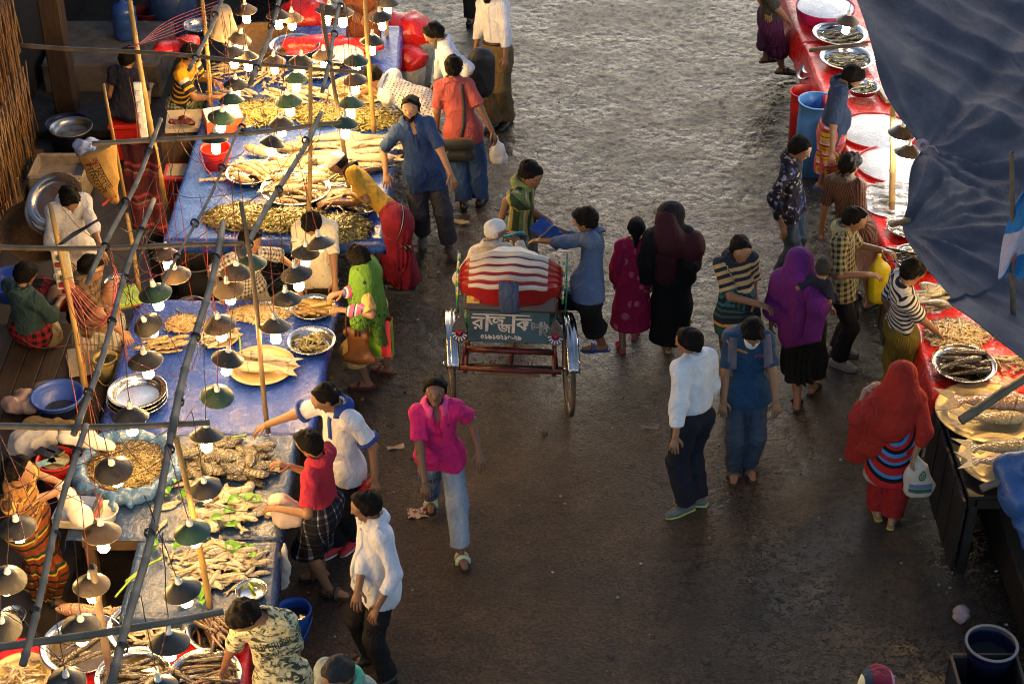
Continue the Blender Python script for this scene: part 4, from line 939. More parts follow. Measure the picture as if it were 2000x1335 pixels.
# ------------------------------------------------------------------ ground
def ground():
    xs = np.arange(-3.2, 4.4, .016); ys = np.arange(7.6, 20.4, .02)
    X, Y = np.meshgrid(xs, ys, indexing='ij')
    mud = np.clip((Y-10.6)/3.0, 0, 1)*np.clip((X+2.2)/1.2, 0, 1)*np.clip((4.2-X)/1.2, 0, 1)
    mud = np.maximum(mud, .35*np.clip((X-1.2)/1.0, 0, 1)*np.clip(fbm(X*.9, Y*.9, 3)*3-1, 0, 1))
    wx = X+.25*fbm(X*2, Y*2, 31); wy = Y+.25*fbm(X*2, Y*2, 32)
    lump = np.clip(fbm(wx*15, wy*21, 5, 3)-.5, 0, 1)**.9*.026+fbm(X*34, Y*40, 9, 2)*.009
    Z = .012*(fbm(X*.8, Y*.8, 1)-.5)+mud*(lump*.22-.004)+.007*(fbm(X*16, Y*18, 12, 3)-.5)*(.7+mud)
    V = np.stack([X, Y, Z], -1).reshape(-1, 3); n1 = len(ys)
    I, J = np.meshgrid(np.arange(len(xs)-1), np.arange(n1-1), indexing='ij'); a = (I*n1+J).ravel()
    F = np.stack([a, a+n1, a+n1+1, a+1], 1)
    t = NT('wet_mud_road'); o = t.obj(); xyz = sep(t, o)
    big = t.noise(.55, 4, o); mid = t.noise(4.2, 5, o, .62, .5); fine = t.noise(38, 4, o, .65); gr = t.noise(150, 3, o, .7)
    far = t.ramp(t.math('ADD', t.math('DIVIDE', t.math('SUBTRACT', xyz[1], 9.9), 5.0), t.math('MULTIPLY', t.math('SUBTRACT', big, .5), .6)), [(.14, 0.), (.55, 1.)])
    rgt = t.ramp(t.math('ADD', t.math('DIVIDE', t.math('SUBTRACT', xyz[0], .5), 2.6), t.math('MULTIPLY', t.math('SUBTRACT', big, .5), 1.2)), [(.1, 0.), (.6, 1.)])
    wetm = t.math('MAXIMUM', far, t.math('MULTIPLY', rgt, .95))
    lv = t.map(o, (1., 1.3, 1.)); l1 = t.noise(13, 4, lv, .6, .3); l2 = t.noise(40, 4, lv, .65, .2)
    lum = t.ramp(t.math('ADD', t.math('MULTIPLY', l1, .45), t.math('MULTIPLY', l2, .55)), [(.53, 0.), (.60, 1.)])
    pud = t.ramp(t.math('ADD', t.math('MULTIPLY', mid, .7), t.math('MULTIPLY', big, .4)), [(.46, 1.), (.60, 0.)])
    lump = t.math('MULTIPLY', lum, t.math('SUBTRACT', 1., t.math('MULTIPLY', pud, .75)))
    film = t.math('MULTIPLY', wetm, t.math('SUBTRACT', 1., lump)); film = t.math('MULTIPLY', film, t.ramp(t.noise(1.3, 5, o, .65), [(.34, .15), (.58, 1.)]))
    base = t.ramp(t.math('ADD', t.math('MULTIPLY', fine, .6), t.math('MULTIPLY', t.math('ADD', mid, gr), .27)), [(.38, L('#17110d')), (.54, L('#3e3127')), (.72, L('#685443'))])
    base = t.mix(t.ramp(t.noise(1.7, 5, o, .65), [(.38, 0.), (.7, .7)]), base, L('#2a211b'))
    base = t.mix(t.math('MULTIPLY', lump, .55), base, L('#1d1814'))  # lumps painted darker, as faces turned away from the sky
    spk = t.math('GREATER_THAN', t.noise(95, 1, o), .755)
    base = t.mix(t.math('MULTIPLY', spk, .5), base, L('#8a8172'))
    col = t.mix(t.math('MULTIPLY', film, .8), base, L('#463f38'))
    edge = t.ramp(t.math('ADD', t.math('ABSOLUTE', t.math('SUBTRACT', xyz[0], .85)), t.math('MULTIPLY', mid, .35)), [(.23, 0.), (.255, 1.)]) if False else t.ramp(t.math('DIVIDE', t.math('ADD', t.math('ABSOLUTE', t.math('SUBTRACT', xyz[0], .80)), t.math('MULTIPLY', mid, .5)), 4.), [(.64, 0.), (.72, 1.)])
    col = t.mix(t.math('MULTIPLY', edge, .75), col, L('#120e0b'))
    r = t.math('ADD', .16, t.math('MULTIPLY', gr, .56)); r = t.math('SUBTRACT', r, t.math('MULTIPLY', wetm, .12))
    rough = t.n('Mix'); t.set(rough, 0, film); t.set(rough, 2, r); rough.inputs[3].default_value = .2
    hgt = t.math('ADD', t.math('MULTIPLY', fine, .5), t.math('ADD', t.math('MULTIPLY', gr, .22), t.math('MULTIPLY', t.noise(80, 3, o, .6), .4)))
    amp = t.math('ADD', t.math('MULTIPLY', hgt, t.math('SUBTRACT', 1., t.math('MULTIPLY', film, .93))), t.math('MULTIPLY', lump, t.math('ADD', .25, t.math('MULTIPLY', wetm, .38))))
    t.bump(amp, .85, .034)
    m = t.fin(col, rough.outputs[0], 0, .27)
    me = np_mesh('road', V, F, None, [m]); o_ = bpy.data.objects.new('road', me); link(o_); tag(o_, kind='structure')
    MB().add([(-60, -10, -.03), (60, -10, -.03), (60, 90, -.03), (-60, 90, -.03)], [(0, 1, 2, 3)]).build('ground', M('far_ground', (.05, .043, .037), .55, var=.5, sc=3, bump=.4, bsc=14, dirt=((.10, .095, .085), .6)), loc=(0, 0, 0))
    tag(bpy.data.objects['ground'], kind='structure')
ground()
r_ = random.Random(5); m = MB()
for i in range(260):
    x, y = r_.uniform(-1.6, 3.2), r_.uniform(7.9, 17)
    if i % 3: x = r_.choice([-1.3, 3.0])+r_.gauss(0, .35)
    s = r_.uniform(.004, .016); an = r_.uniform(0, 3); k = r_.choice([0, 0, 1, 2]); q = [V3(s*math.cos(an+j*1.57+r_.uniform(-.3, .3)), s*r_.uniform(.4, 1)*math.sin(an+j*1.57), .012+r_.uniform(0, .006)) for j in range(4)]
    m.add([V3(x, y, 0)+p for p in q]+[V3(x, y, -.01)+p for p in q], [(0, 1, 2, 3), (0, 4, 5, 1), (1, 5, 6, 2), (2, 6, 7, 3), (3, 7, 4, 0)], k, False)
tag(m.build('litter_scraps', [M('pale_scrap', L('#8c8474'), .7), M('dark_scrap', L('#2a221c'), .7), M('fish_scale_scrap', L('#b0aca4'), .3)], loc=(0, 0, 0)), 'tiny scraps of paper, leaf and fish scale trodden into the road', 'litter', None, 'stuff')
# ------------------------------------------------------------------ bamboo frame
BAM_Y = M('yellow_bamboo', L('#a3844e'), .5, var=.4, sc=6, bump=.3, st=(1, 1, .2))
BAM_G = M('weathered_bamboo', L('#6e6352'), .6, var=.5, sc=5, bump=.5, bsc=26, st=(1, .35, 1), dirt=(L('#2f2a26'), .52))
BAM_D = M('grey_brown_bamboo', L('#6b5a44'), .55, var=.35, sc=6, bump=.3)
def bamboo(p0, p1, r0, r1, mat, label, group=None, wob_=.012, name='bamboo_pole', mid=None):
    p0 = np.asarray(p0, float); p1 = np.asarray(p1, float); Ln = np.linalg.norm(p1-p0); pts = []; rr = []; z = 0
    a, b = basis(p1-p0); step = random.uniform(.24, .32); nodes = np.arange(random.uniform(.05, .2), Ln, step)
    ts = [0.]
    for n in nodes: ts += [n-.018, n, n+.018]
    ts.append(Ln); ph = random.uniform(0, 6)
    for s in ts:
        u = min(max(s/Ln, 0), 1); base = p0+(p1-p0)*u
        if mid is not None:
            base = (1-u)**2*p0+2*u*(1-u)*np.asarray(mid, float)+u*u*p1
        off = a*wob_*math.sin(s*3.1+ph)+b*wob_*math.cos(s*2.3+ph)
        r = r0+(r1-r0)*u
        pts.append(base+off); rr.append(r*(1.2 if any(abs(s-n) < 1e-6 for n in nodes) else 1))
    m = MB().tube(pts, rr, 10); o = m.build(name, mat, loc=p0)
    return tag(o, label, 'bamboo pole', group)
HP = 2.15
ROOF = []
for q, (a, b, r, lab) in enumerate([
    ((41, 1294), (166, 828), .030, 'dark pole running from above the red cloth to the crossbar over the blue basin'),
    ((147, 845), (297, 388), .030, 'dark pole over the squatting seller, ending at the crossbar above the blue basin'),
    ((172, 556), (317, 235), .027, 'pole whose lower end hangs above the plaid seller\'s back'),
    ((312, 574), (482, 230), .016, 'thin pole whose end tips onto the green lamp shade'),
    ((218, 1352), (340, 840), .036, 'thick grey pole passing over the shrimp basin down to the bottom edge'),
    ((333, 850), (438, 436), .038, 'thickest grey pole, running above the blue sheet of the middle stall'),
    ((472, 503), (627, 220), .030, 'slanting pole ending above the checked-shirt seller'),
    ((490, 165), (557, -25), .026, 'dark pole ending above the far small-fish piles'),
    ((372, 136), (440, -15), .026, 'pole carrying the white hanging sack'),
    ((628, 177), (674, -25), .026, 'dark pole ending above the tray beside the dotted shirt')]):
    ROOF.append((P(*a, HP+.03), P(*b, HP+.03))); bamboo(P(*a, HP+.03), P(*b, HP+.03), r*.72, r*.62, BAM_G, lab, 'roof poles over the stalls')
for (a, b, r, lab, m_) in [((40, 86), (705, 139), .026, 'pale crossbar over the far end of the blue table', BAM_D), ((180, 283), (668, 242), .026, 'crossbar over the long silver fish', BAM_G), ((-60, 482), (476, 480), .026, 'crossbar passing in front of the white-shirted seller', BAM_D),
                           ((-60, 832), (410, 826), .030, 'crossbar above the blue basin and stacked trays', BAM_G), ((-60, 1275), (436, 1190), .030, 'crossbar over the red cloth stall', BAM_G)]:
    bamboo(P(*a, HP-.03), P(*b, HP-.03), r*.76, r*.64, m_, lab, 'crossbars of the stall frame')
def upright(base, top, hb, r, mat, lab, mid=None):
    """base pixel at height hb; rises until it reaches the top pixel"""
    b = P(*base, hb); t_ = PYZ(top[0], top[1], b[1]); bamboo(b, t_, r*.88, r*.7, mat, lab, 'upright poles of the stalls', mid=mid)
upright((332, 470), (250, -20), 0, .032, BAM_Y, 'tall yellow bamboo upright beside the hanging red striped cloth')
upright((244, 402), (204, 165), .3, .020, BAM_Y, 'short split bamboo upright with a frayed tip behind the paper sack')
upright((412, 216), (392, -20), .72, .026, BAM_Y, 'yellow upright beside the yellow-striped seller')
upright((728, 262), (714, -20), .74, .026, BAM_Y, 'yellow upright held by the dotted-shirt man')
upright((597, 584), (608, 130), .3, .024, BAM_Y, 'yellow upright in front of the bowed young seller')
upright((694, 470), (630, 8), .3, .025, BAM_D, 'leaning upright held by the man in mustard polo')
upright((759, 115), (756, -20), .5, .022, BAM_Y, 'yellow upright beside the red bundles')
b0 = P(532, 845, .74); t0 = PYZ(466, 392, b0[1]+.15); bamboo(b0, t0, .019, .016, BAM_D, 'crooked stick upright rising from the plate of two large fish', 'upright poles of the stalls', .03)
upright((168, 775), (99, 398), .5, .026, BAM_Y, 'upright wound with red wires beside the squatting seller')
upright((274, 590), (246, 415), .6, .022, BAM_Y, 'pale wooden upright behind the green lamp')
upright((413, 1190), (342, 850), .74, .024, BAM_Y, 'yellow upright standing among the small silver fish')
b0 = P(222, 1345, .65); bamboo(b0, P(184, 1108, 1.75), .026, .022, BAM_G, 'curved grey upright rising from the red cloth stall', 'upright poles of the stalls', .012)
# ------------------------------------------------------------------ lamps
def enamel(n, c):
    t = NT(n); v = t.n('VectorMath', operation='ADD'); t.l(t.obj(), v.inputs[0]); rn = t.n('ObjectInfo').outputs['Random']; t.l(t.math('MULTIPLY', rn, 40.), v.inputs[1]); o = v.outputs[0]
    c_ = t.mix(1.0, L(c), t.ramp(t.noise(9, 4, o), [(.3, .6), (.7, 1.25)]), 'MULTIPLY'); c_ = t.mix(t.ramp(t.noise(7, 5, o, .7), [(.52, 0.), (.66, 1.)]), c_, L('#241c17')); c_ = t.mix(t.ramp(t.noise(13, 4, o, .7), [(.62, 0.), (.68, .8)]), c_, L('#7a6448'))
    t.bump(t.noise(26, 3, o), .25, .01); return t.fin(c_, t.ramp(t.noise(8, 3, o), [(.3, .28), (.7, .6)]), 0, .45)
SH = [enamel('green_enamel', '#2f4a38'), enamel('black_enamel', '#38352f'), enamel('rusty_enamel', '#57493a')]
INN = M('shade_inside', (.62, .58, .5), .5, var=.2)
def emit(n, c, s):
    t = NT(n); return t.fin((1, 1, 1), .4, Emission_Color=c, Emission_Strength=s)
BULB = [emit('warm_bulb', (1, .57, .175), LAMP), emit('warm_bulb_bright', (1, .61, .21), LAMP*1.25)]
OFFB = M('unlit_bulb', (.75, .73, .68), .3, var=.05)
CER = M('ceramic', (.7, .68, .62), .4, var=.15)
CORD = [M('red_flex', (.22, .02, .02), .5), M('dark_flex', (.03, .018, .015), .5)]
PROTO = {}
def lamp_proto(si, bulb):
    key = (si, bulb)
    if key in PROTO: return None
    e = empty('hanging_lamp')
    m = MB(); m.lathe([(.020, .046), (.034, .042), (.06, .024), (.095, -.006), (.112, -.020), (.115, -.022), (.112, -.026), (.095, -.012), (.06, .018), (.02, .036)], 28, mats=[0]*5+[1]*4)
    m.build('shade', [SH[si], INN], e)
    m = MB().lathe([(0, .10), (.012, .098), (.016, .08), (.0155, .06), (.021, .056), (.021, .03), (.018, .02), (.018, -.045), (0, -.045)], 14); m.build('socket', CER, e)
    if bulb < 3:
        m = MB()
        if bulb == 2: m.lathe([(.014, -.03), (.022, -.05), (.036, -.075), (.040, -.10), (.033, -.125), (.016, -.14), (0, -.143)], 16)
        else: m.lathe([(.016, -.03), (.034, -.042), (.036, -.05), (.036, -.135), (.030, -.146), (0, -.15)], 16)
        m.build('bulb', BULB[0 if bulb != 1 else 1], e)
    else: MB().lathe([(.016, -.03), (.028, -.05), (.028, -.075), (.0, -.085)], 14).build('bulb', OFFB, e)
    m = MB(); ln = .62; m.tube([V3(.003*math.sin(i*1.7), .003*math.cos(i*1.3), .095+ln*i/8) for i in range(9)], .0032, 5); m.build('cord', CORD[si % 2], e)
    PROTO[key] = e; return e
CN = {0: 'green', 1: 'black', 2: 'rusty brown'}
LAMPS = [(479, 17, 2, 0, 'over the dark back of the stall near the top edge'), (543, 27, 1, 1, 'in front of the far red bundle'), (570, 32, 2, 2, 'with a small round bulb before the far red bundle'), (641, 18, 1, 1, 'near the top edge between two poles'), (667, 22, 2, 0, 'tucked behind a dark pole near the top edge'), (757, 2, 1, 1, 'cut by the top edge'), (743, 31, 1, 1, 'beside the large red bundle'), (727, 77, 1, 0, 'beside the upright near the lower red bundle'),
         (468, 73, 2, 0, 'beside the white hanging sack'), (452, 101, 2, 0, 'below the white hanging sack'), (482, 108, 1, 0, 'above the pile of tan fish'), (535, 117, 2, 0, 'touching the far crossbar'), (588, 117, 1, 0, 'just under the far crossbar'), (632, 106, 2, 0, 'over the white ice basin'), (695, 116, 0, 0, 'beside the dotted shirt man, upper of his column'), (692, 153, 2, 1, 'with the brightest bulb beside the dotted shirt'),
         (684, 198, 0, 0, 'over the eel tray'), (674, 238, 0, 1, 'at the end of the silver fish crossbar'), (578, 150, 0, 0, 'over the pale long fish'), (563, 194, 0, 1, 'over the olive heaps'), (549, 238, 2, 0, 'above the silver fish crossbar'), (533, 275, 1, 2, 'hanging with a round bulb over the long silver fish'), (460, 162, 1, 0, 'top of the column beside the yellow upright'), (452, 192, 0, 0, 'second of the column beside the yellow upright'), (433, 226, 0, 1, 'over the orange crate'), (420, 268, 0, 1, 'right over the red bucket'),
         (325, 494, 2, 0, 'half hidden by the crossbar above the dark drums'), (343, 533, 2, 3, 'unlit, behind the thin tipping pole'), (302, 568, 0, 0, 'touched by the tip of the thin pole'), (287, 632, 1, 0, 'tilted, beside the seller\'s hand'), (283, 700, 1, 1, 'wrapped in clear plastic over the sheet'), (255, 808, 1, 1, 'over the stacked empty trays'), (445, 560, 2, 1, 'in front of the checked-shirt seller'), (427, 630, 2, 1, 'over the small plate of fish'), (445, 696, 1, 0, 'beside the two large fish'), (424, 770, 0, 3, 'unlit, low over the bare wet sheet'),
         (462, 528, 2, 3, 'unlit, before the checked shirt'), (489, 510, 0, 3, 'unlit, at the end of the slanting pole'), (597, 489, 1, 0, 'before the young seller\'s chest'), (625, 472, 2, 3, 'unlit, under the young seller\'s chin'), (578, 531, 1, 0, 'between the two sellers'), (558, 580, 1, 3, 'unlit, at the back edge of the middle table'), (537, 633, 2, 0, 'over the small shrimp heap'), (403, 845, 1, 2, 'by the crossbar end near the reaching hand'), (221, 914, 1, 0, 'right over the shrimp basin'),
         (400, 949, 1, 2, 'wrapped in plastic over the tilapia'), (198, 1035, 2, 1, 'over the small white bowl'), (374, 1034, 0, 2, 'with a chipped rim over the silver fish'), (33, 1025, 1, 2, 'in front of the brown striped seller'), (178, 1137, 2, 0, 'with wire wound round it by the curved upright'), (354, 1148, 1, 2, 'with a chipped rim above the trays'), (14, 1127, 1, 2, 'beside the orange and green lungi'), (158, 1220, 1, 1, 'over the catfish tray'), (330, 1248, 1, 2, 'between two trays on the red cloth'), (3, 1222, 1, 0, 'cut by the picture edge over the steel bowls'), (130, 1327, 1, 0, 'cut by the bottom edge over the tan heap'), (311, 1338, 1, 0, 'cut by the bottom edge beside the thick pole')]
for i, (px, py, si, bl, wh) in enumerate(LAMPS):
    h = 1.62+.05*math.sin(i*2.3); loc = P(px, py, h); lab = '%s lamp %s' % (CN[si], wh)
    rt = (random.gauss(0, .10), random.gauss(0, .10), random.uniform(0, 6))
    if i == 29: rt = (.35, -.25, 0)
    e = lamp_proto(si, bl)
    if e is not None:
        e.location = loc; e.rotation_euler = rt; tag(e, lab, 'lamp', 'hanging lamps over the fish')
    else: e = dup(PROTO[(si, bl)], loc, rt, random.uniform(.92, 1.09), lab)
# ------------------------------------------------------------------ wires
def wire(pts, col, lab, r=.003, grp='wires tangled over the stalls'):
    q = smooth([p if isinstance(p, np.ndarray) else P(*p) for p in pts], 6)
    o = MB().tube(q, r, 4).build('wire', CORD_M[col], loc=q[0]); tag(o, lab, 'wire', grp)
CORD_M = {'r': M('red_wire', (.20, .022, .026), .5), 'k': M('black_wire', (.02, .017, .016), .5), 'p': M('pink_wire', (.5, .10, .14), .5), 'o': M('orange_wire', (.24, .05, .025), .5)}
WL = {'r': 'thin red wire sagging between the bamboo poles', 'k': 'thin black wire sagging between the bamboo poles', 'p': 'pink wire stretched from the yellow upright to the far poles', 'o': 'orange twisted wire hanging down from a crossbar'}
poleX = [-2.62, -2.05, -1.53]
for i in range(46):
    a = V3(random.choice(poleX), random.uniform(8.0, 16.2), HP); b = V3(random.choice(poleX+[-2.9, -3.3]), min(16.6, max(7.8, a[1]+random.uniform(-2.2, 2.2))), HP-random.uniform(0, .25))
    md = (a+b)/2-UP*random.uniform(.05, .35)+V3(random.uniform(-.2, .2), random.uniform(-.2, .2), 0); c_ = random.choice('rkkrk')
    wire([a, a*.7+md*.3-UP*.05, md, b*.7+md*.3-UP*.06, b], c_, WL[c_], .0028)
for i in range(6): wire([(250+i*3, 92, 2.2), (330, 70-6*i, 2.15), (400+8*i, 42-9*i, 2.2)], 'p', WL['p'], .003)
for i in range(9): wire([(112+i, 478, 2.1), (150+i*6, 450-3*i, 2.1), (235+i*3, 415-i*5, 2.18)], 'k', WL['k'], .003)
for i in range(9): wire([(118+i*2, 545, 1.6), (160+i*7, 640-i*4, 1.35-.05*i), (212+i*3, 625-8*i, 1.5), (222, 560-6*i, 1.9)], 'p' if i % 2 else 'r', 'red wire looping out of the fuse board across the seller\'s back', .003, 'wires looping from the fuse board')
for (x, y) in [(150, 560), (145, 600), (150, 650), (128, 690), (215, 480), (210, 470), (325, 290), (258, 180), (252, 150), (262, 200), (430, 470), (390, 380), (345, 360)]:
    p = P(x, y, 2.0); wire([p, p+V3(.015, -.01, -.35), p+V3(-.01, .01, -.75), p+V3(.01, .0, -1.1)], 'o' if x < 300 else 'r', WL['o'] if x < 300 else WL['r'], .0028)
for (a, b) in [((0, 850), (70, 1010)), ((0, 880), (180, 990)), ((0, 1190), (135, 1260)), ((20, 1180), (120, 1290)), ((8, 930), (50, 1060)), ((330, 1200), (280, 1335)), ((95, 900), (230, 960)), ((60, 1250), (190, 1320))]:
    wire([(a[0], a[1], 2.0), ((a[0]+b[0])/2+8, (a[1]+b[1])/2+12, 1.85), (b[0], b[1], 1.9)], random.choice('kr'), WL['k'], .003)
# cord bindings round the roof poles
for (a, b) in ROOF:
    n_ = max(2, int(np.linalg.norm(b-a)/.62)); dv_ = nz(b-a); s1, s2 = basis(dv_)
    for i in range(n_):
        p = a+(b-a)*((i+.5+random.uniform(-.25, .25))/n_); m = MB()
        for j in range(3): m.tube([p+s1*.030*math.cos(t_)+s2*.030*math.sin(t_)+dv_*((j-1)*.011+.006*math.cos(t_)) for t_ in np.linspace(0, 6.28, 11)], .004, 4)
        if random.random() < .6: m.tube([p+s1*.02-s2*.02, p+s1*.05-UP*.05, p+s1*random.uniform(-.05, .06)-UP*random.uniform(.07, .14)], .0025, 4)
        tag(m.build('rope_binding', CORD_M['k'], loc=p), 'dark cord binding wound around a roof pole', 'rope', 'cord bindings on the roof poles')
# ------------------------------------------------------------------ sheets, tables
WOOD = M('old_wood', L('#5c4630'), .7, var=.4, sc=5, bump=.5, bsc=30, st=(1, 1, .3), dirt=(L('#2a2018'), .55))
WOODL = M('pale_wood', L('#8c6a3c'), .65, var=.35, sc=5, bump=.4, st=(.3, 1, 1))
def tarpm(n, c, rough=.3, wetspeck=.5, c2=None):
    if n in MC: return MC[n]
    t = NT(n); o = t.obj(); a = t.noise(4, 5, o, .6, .8); b = t.noise(16, 4, o, .6, 1.2); f = t.noise(120, 2, o)
    col = t.mix(t.ramp(a, [(.35, 0.), (.7, 1.)]), c, c2 or tuple(x*1.35+.006 for x in c))
    col = t.mix(t.math('MULTIPLY', t.math('GREATER_THAN', t.noise(9, 5, o, .7), .64), .12), col, L('#9a978c'))
    t.bump(t.math('ADD', t.math('ADD', a, t.math('MULTIPLY', b, .45)), t.math('MULTIPLY', f, .05*wetspeck*2)), .36, .03)
    MC[n] = t.fin(col, t.ramp(b, [(.3, rough*.5), (.7, rough*1.5)]), 0, .6); return MC[n]
BLUET = tarpm('blue_plastic_sheet', L('#1e4496')); BLUET2 = tarpm('dark_blue_sheet', L('#1c3358'), .22, 1.2); REDT = tarpm('red_plastic_sheet', L('#b8181c'), .3)
BLUET3 = tarpm('blue_plastic_sheet_deep', L('#16358c'), .26, 1.0)
def sheet(name, corners, h, drop, mat, label, seed=0, amp=.012, sides=(1, 1, 1, 1), dens=.035, cat='plastic sheet', thick=True, group=None):
    """corners: far-left, far-right, near-right, near-left (world xy); hangs over the listed sides: far, right, near, left"""
    A, B, C_, D = [np.asarray(c_, float)[:2] for c_ in corners]
    W = np.linalg.norm(B-A); H = np.linalg.norm(D-A)
    us = np.concatenate([np.arange(-drop*sides[3], 0, dens), np.arange(0, W, dens), np.arange(W, W+drop*sides[1]+1e-6, dens)])/W
    vs = np.concatenate([np.arange(-drop*sides[0], 0, dens), np.arange(0, H, dens), np.arange(H, H+drop*sides[2]+1e-6, dens)])/H
    U, Vv = np.meshgrid(us, vs, indexing='ij'); uc = np.clip(U, 0, 1); vc = np.clip(Vv, 0, 1)
    xy = ((1-uc)*(1-vc))[..., None]*A+(uc*(1-vc))[..., None]*B+(uc*vc)[..., None]*C_+((1-uc)*vc)[..., None]*D
    ou = (U-uc)*W; ov = (Vv-vc)*H; ex = np.hypot(ou, ov)
    du = nz(np.append(B-A, 0))[:2]; dv = nz(np.append(D-A, 0))[:2]
    n_ = fbm(xy[..., 0]*3.2+ou*.7, xy[..., 1]*3.2+ov*.7, seed, 4)-.5; rd = np.abs(fbm(xy[..., 0]*2.2+ov, xy[..., 1]*2.2+ou, seed+3, 3)-.5)
    fl = .02+.07*(fbm((xy[..., 0]+xy[..., 1])*4.2, xy[..., 1]*1.0+ex*.8, seed+8, 3))*np.clip(ex*4, 0, 1)
    xy = xy+np.sign(ou)[..., None]*fl[..., None]*du+np.sign(ov)[..., None]*fl[..., None]*dv
    z = h+amp*(n_*1.6-np.clip(.10-rd, 0, 1)*-6*.8)-np.maximum(ex-.015, 0)*.97
    V = np.concatenate([xy, z[..., None]], -1); nu, nv = V.shape[:2]
    I, J = np.meshgrid(np.arange(nu-1), np.arange(nv-1), indexing='ij'); a = (I*nv+J).ravel(); F = np.stack([a, a+nv, a+nv+1, a+1], 1)
    loc = V.reshape(-1, 3).mean(0); loc[2] = h
    o = bpy.data.objects.new(name, np_mesh(name, V.reshape(-1, 3)-loc, F, None, [mat])); o.location = loc; link(o)
    if thick: md = o.modifiers.new('thick', 'SOLIDIFY'); md.thickness = .004
    return tag(o, label, cat, group)
def table(x0, x1, y0, y1, h, label, shelf=False):
    c = V3((x0+x1)/2, (y0+y1)/2, 0); e = empty('stall_table', c); tag(e, label, 'table')
    m = MB(); n_ = max(4, int((y1-y0)/.16))
    for i in range(n_): m.box((0, (i+.5)/n_*(y1-y0)-(y1-y0)/2, h-.022), (x1-x0, (y1-y0)/n_-.008, .03), bev=.004)
    m.build('table_top', WOOD, e)
    m = MB()
    for sx in (-1, 1): m.box((sx*((x1-x0)/2-.04), 0, h-.085), (.05, y1-y0-.08, .09))
    for sy in (-1, 1): m.box((0, sy*((y1-y0)/2-.04), h-.088), (x1-x0-.15, .05, .08))
    m.build('rail', WOOD, e)
    for sx in (-1, 1):
        for sy in (-1, 1): MB().box((sx*((x1-x0)/2-.06), sy*((y1-y0)/2-.07), (h-.13)/2), (.07, .07, h-.13), bev=.008).build('leg', WOOD, e)
    return e
TH_ = .75
table(-2.92, -1.17, 12.78, 14.85, TH_-.006, 'plank table under the far blue sheet, nearer part with the long fish')
table(-2.92, -1.17, 14.9, 16.9, TH_-.006, 'plank table under the far blue sheet, rear part by the red bundles')
sheet('plastic_sheet', [(-2.96, 14.95), (-1.14, 14.95), (-1.12, 12.74), (-2.98, 12.74)], TH_+.004, .16, BLUET, 'crumpled blue sheet under the long silver fish and round trays', 1, .014, (0, 1, 1, 1))
sheet('plastic_sheet', [(-2.96, 16.95), (-1.2, 16.95), (-1.16, 14.98), (-2.96, 14.98)], TH_+.012, .14, BLUET3, 'blue sheet under the far heaps of small fish', 2, .012, (0, 1, 0, 1))
table(-3.0, -1.5, 10.12, 11.72, TH_-.006, 'plank table of the middle stall')
sheet('plastic_sheet', [(-3.05, 11.78), (-1.45, 11.78), (-1.5, 10.06), (-3.02, 10.06)], TH_+.004, .13, BLUET3, 'wet royal blue sheet of the middle stall', 3, .010, (1, 1, 1, 1))
table(-2.98, -1.66, 8.92, 9.98, TH_-.006, 'plank table of the nearest blue stall')
table(-2.48, -1.66, 8.22, 8.88, TH_-.006, 'small plank table extending the nearest blue stall')
sheet('plastic_sheet', [(-3.02, 10.0), (-1.60, 10.0), (-1.60, 8.88), (-3.02, 8.88)], TH_+.004, .12, BLUET2, 'wet dark blue sheet under the shrimp basin and tilapia', 4, .010, (1, 1, 0, 1))
sheet('plastic_sheet', [(-2.52, 8.87), (-1.60, 8.87), (-1.57, 8.17), (-2.52, 8.17)], TH_+.004, .12, BLUET2, 'wet dark blue sheet under the small silver fish', 5, .010, (0, 1, 1, 1))
table(-3.7, -1.75, 7.0, 8.02, .60, 'low plank table of the red stall')
sheet('plastic_sheet', [(-3.8, 8.08), (-1.72, 8.08), (-1.66, 6.9), (-3.8, 6.9)], .612, .2, REDT, 'red plastic sheet under the steel trays at the bottom', 6, .012, (1, 1, 1, 0))
# raised deck of the middle stall
m = MB(); D0 = (-4.45, 10.45); 
for i in range(9): m.box((-4.4+.0+i*.152+.07, 10.95, .43), (.146, 1.9, .04), bev=.005)
for x in (-4.4, -3.1):
    for y in (10.1, 11.8): m.box((x, y, .205), (.09, .09, .41))
tag(m.build('wooden_deck', M('deck_wood', L('#3a2c22'), .7, var=.45, sc=3, bump=.5, dirt=(L('#6a5a4a'), .6), st=(1, .25, 1)), loc=(-3.75, 10.95, 0)), 'low dark wooden deck the sellers squat on beside the blue basin', 'deck')
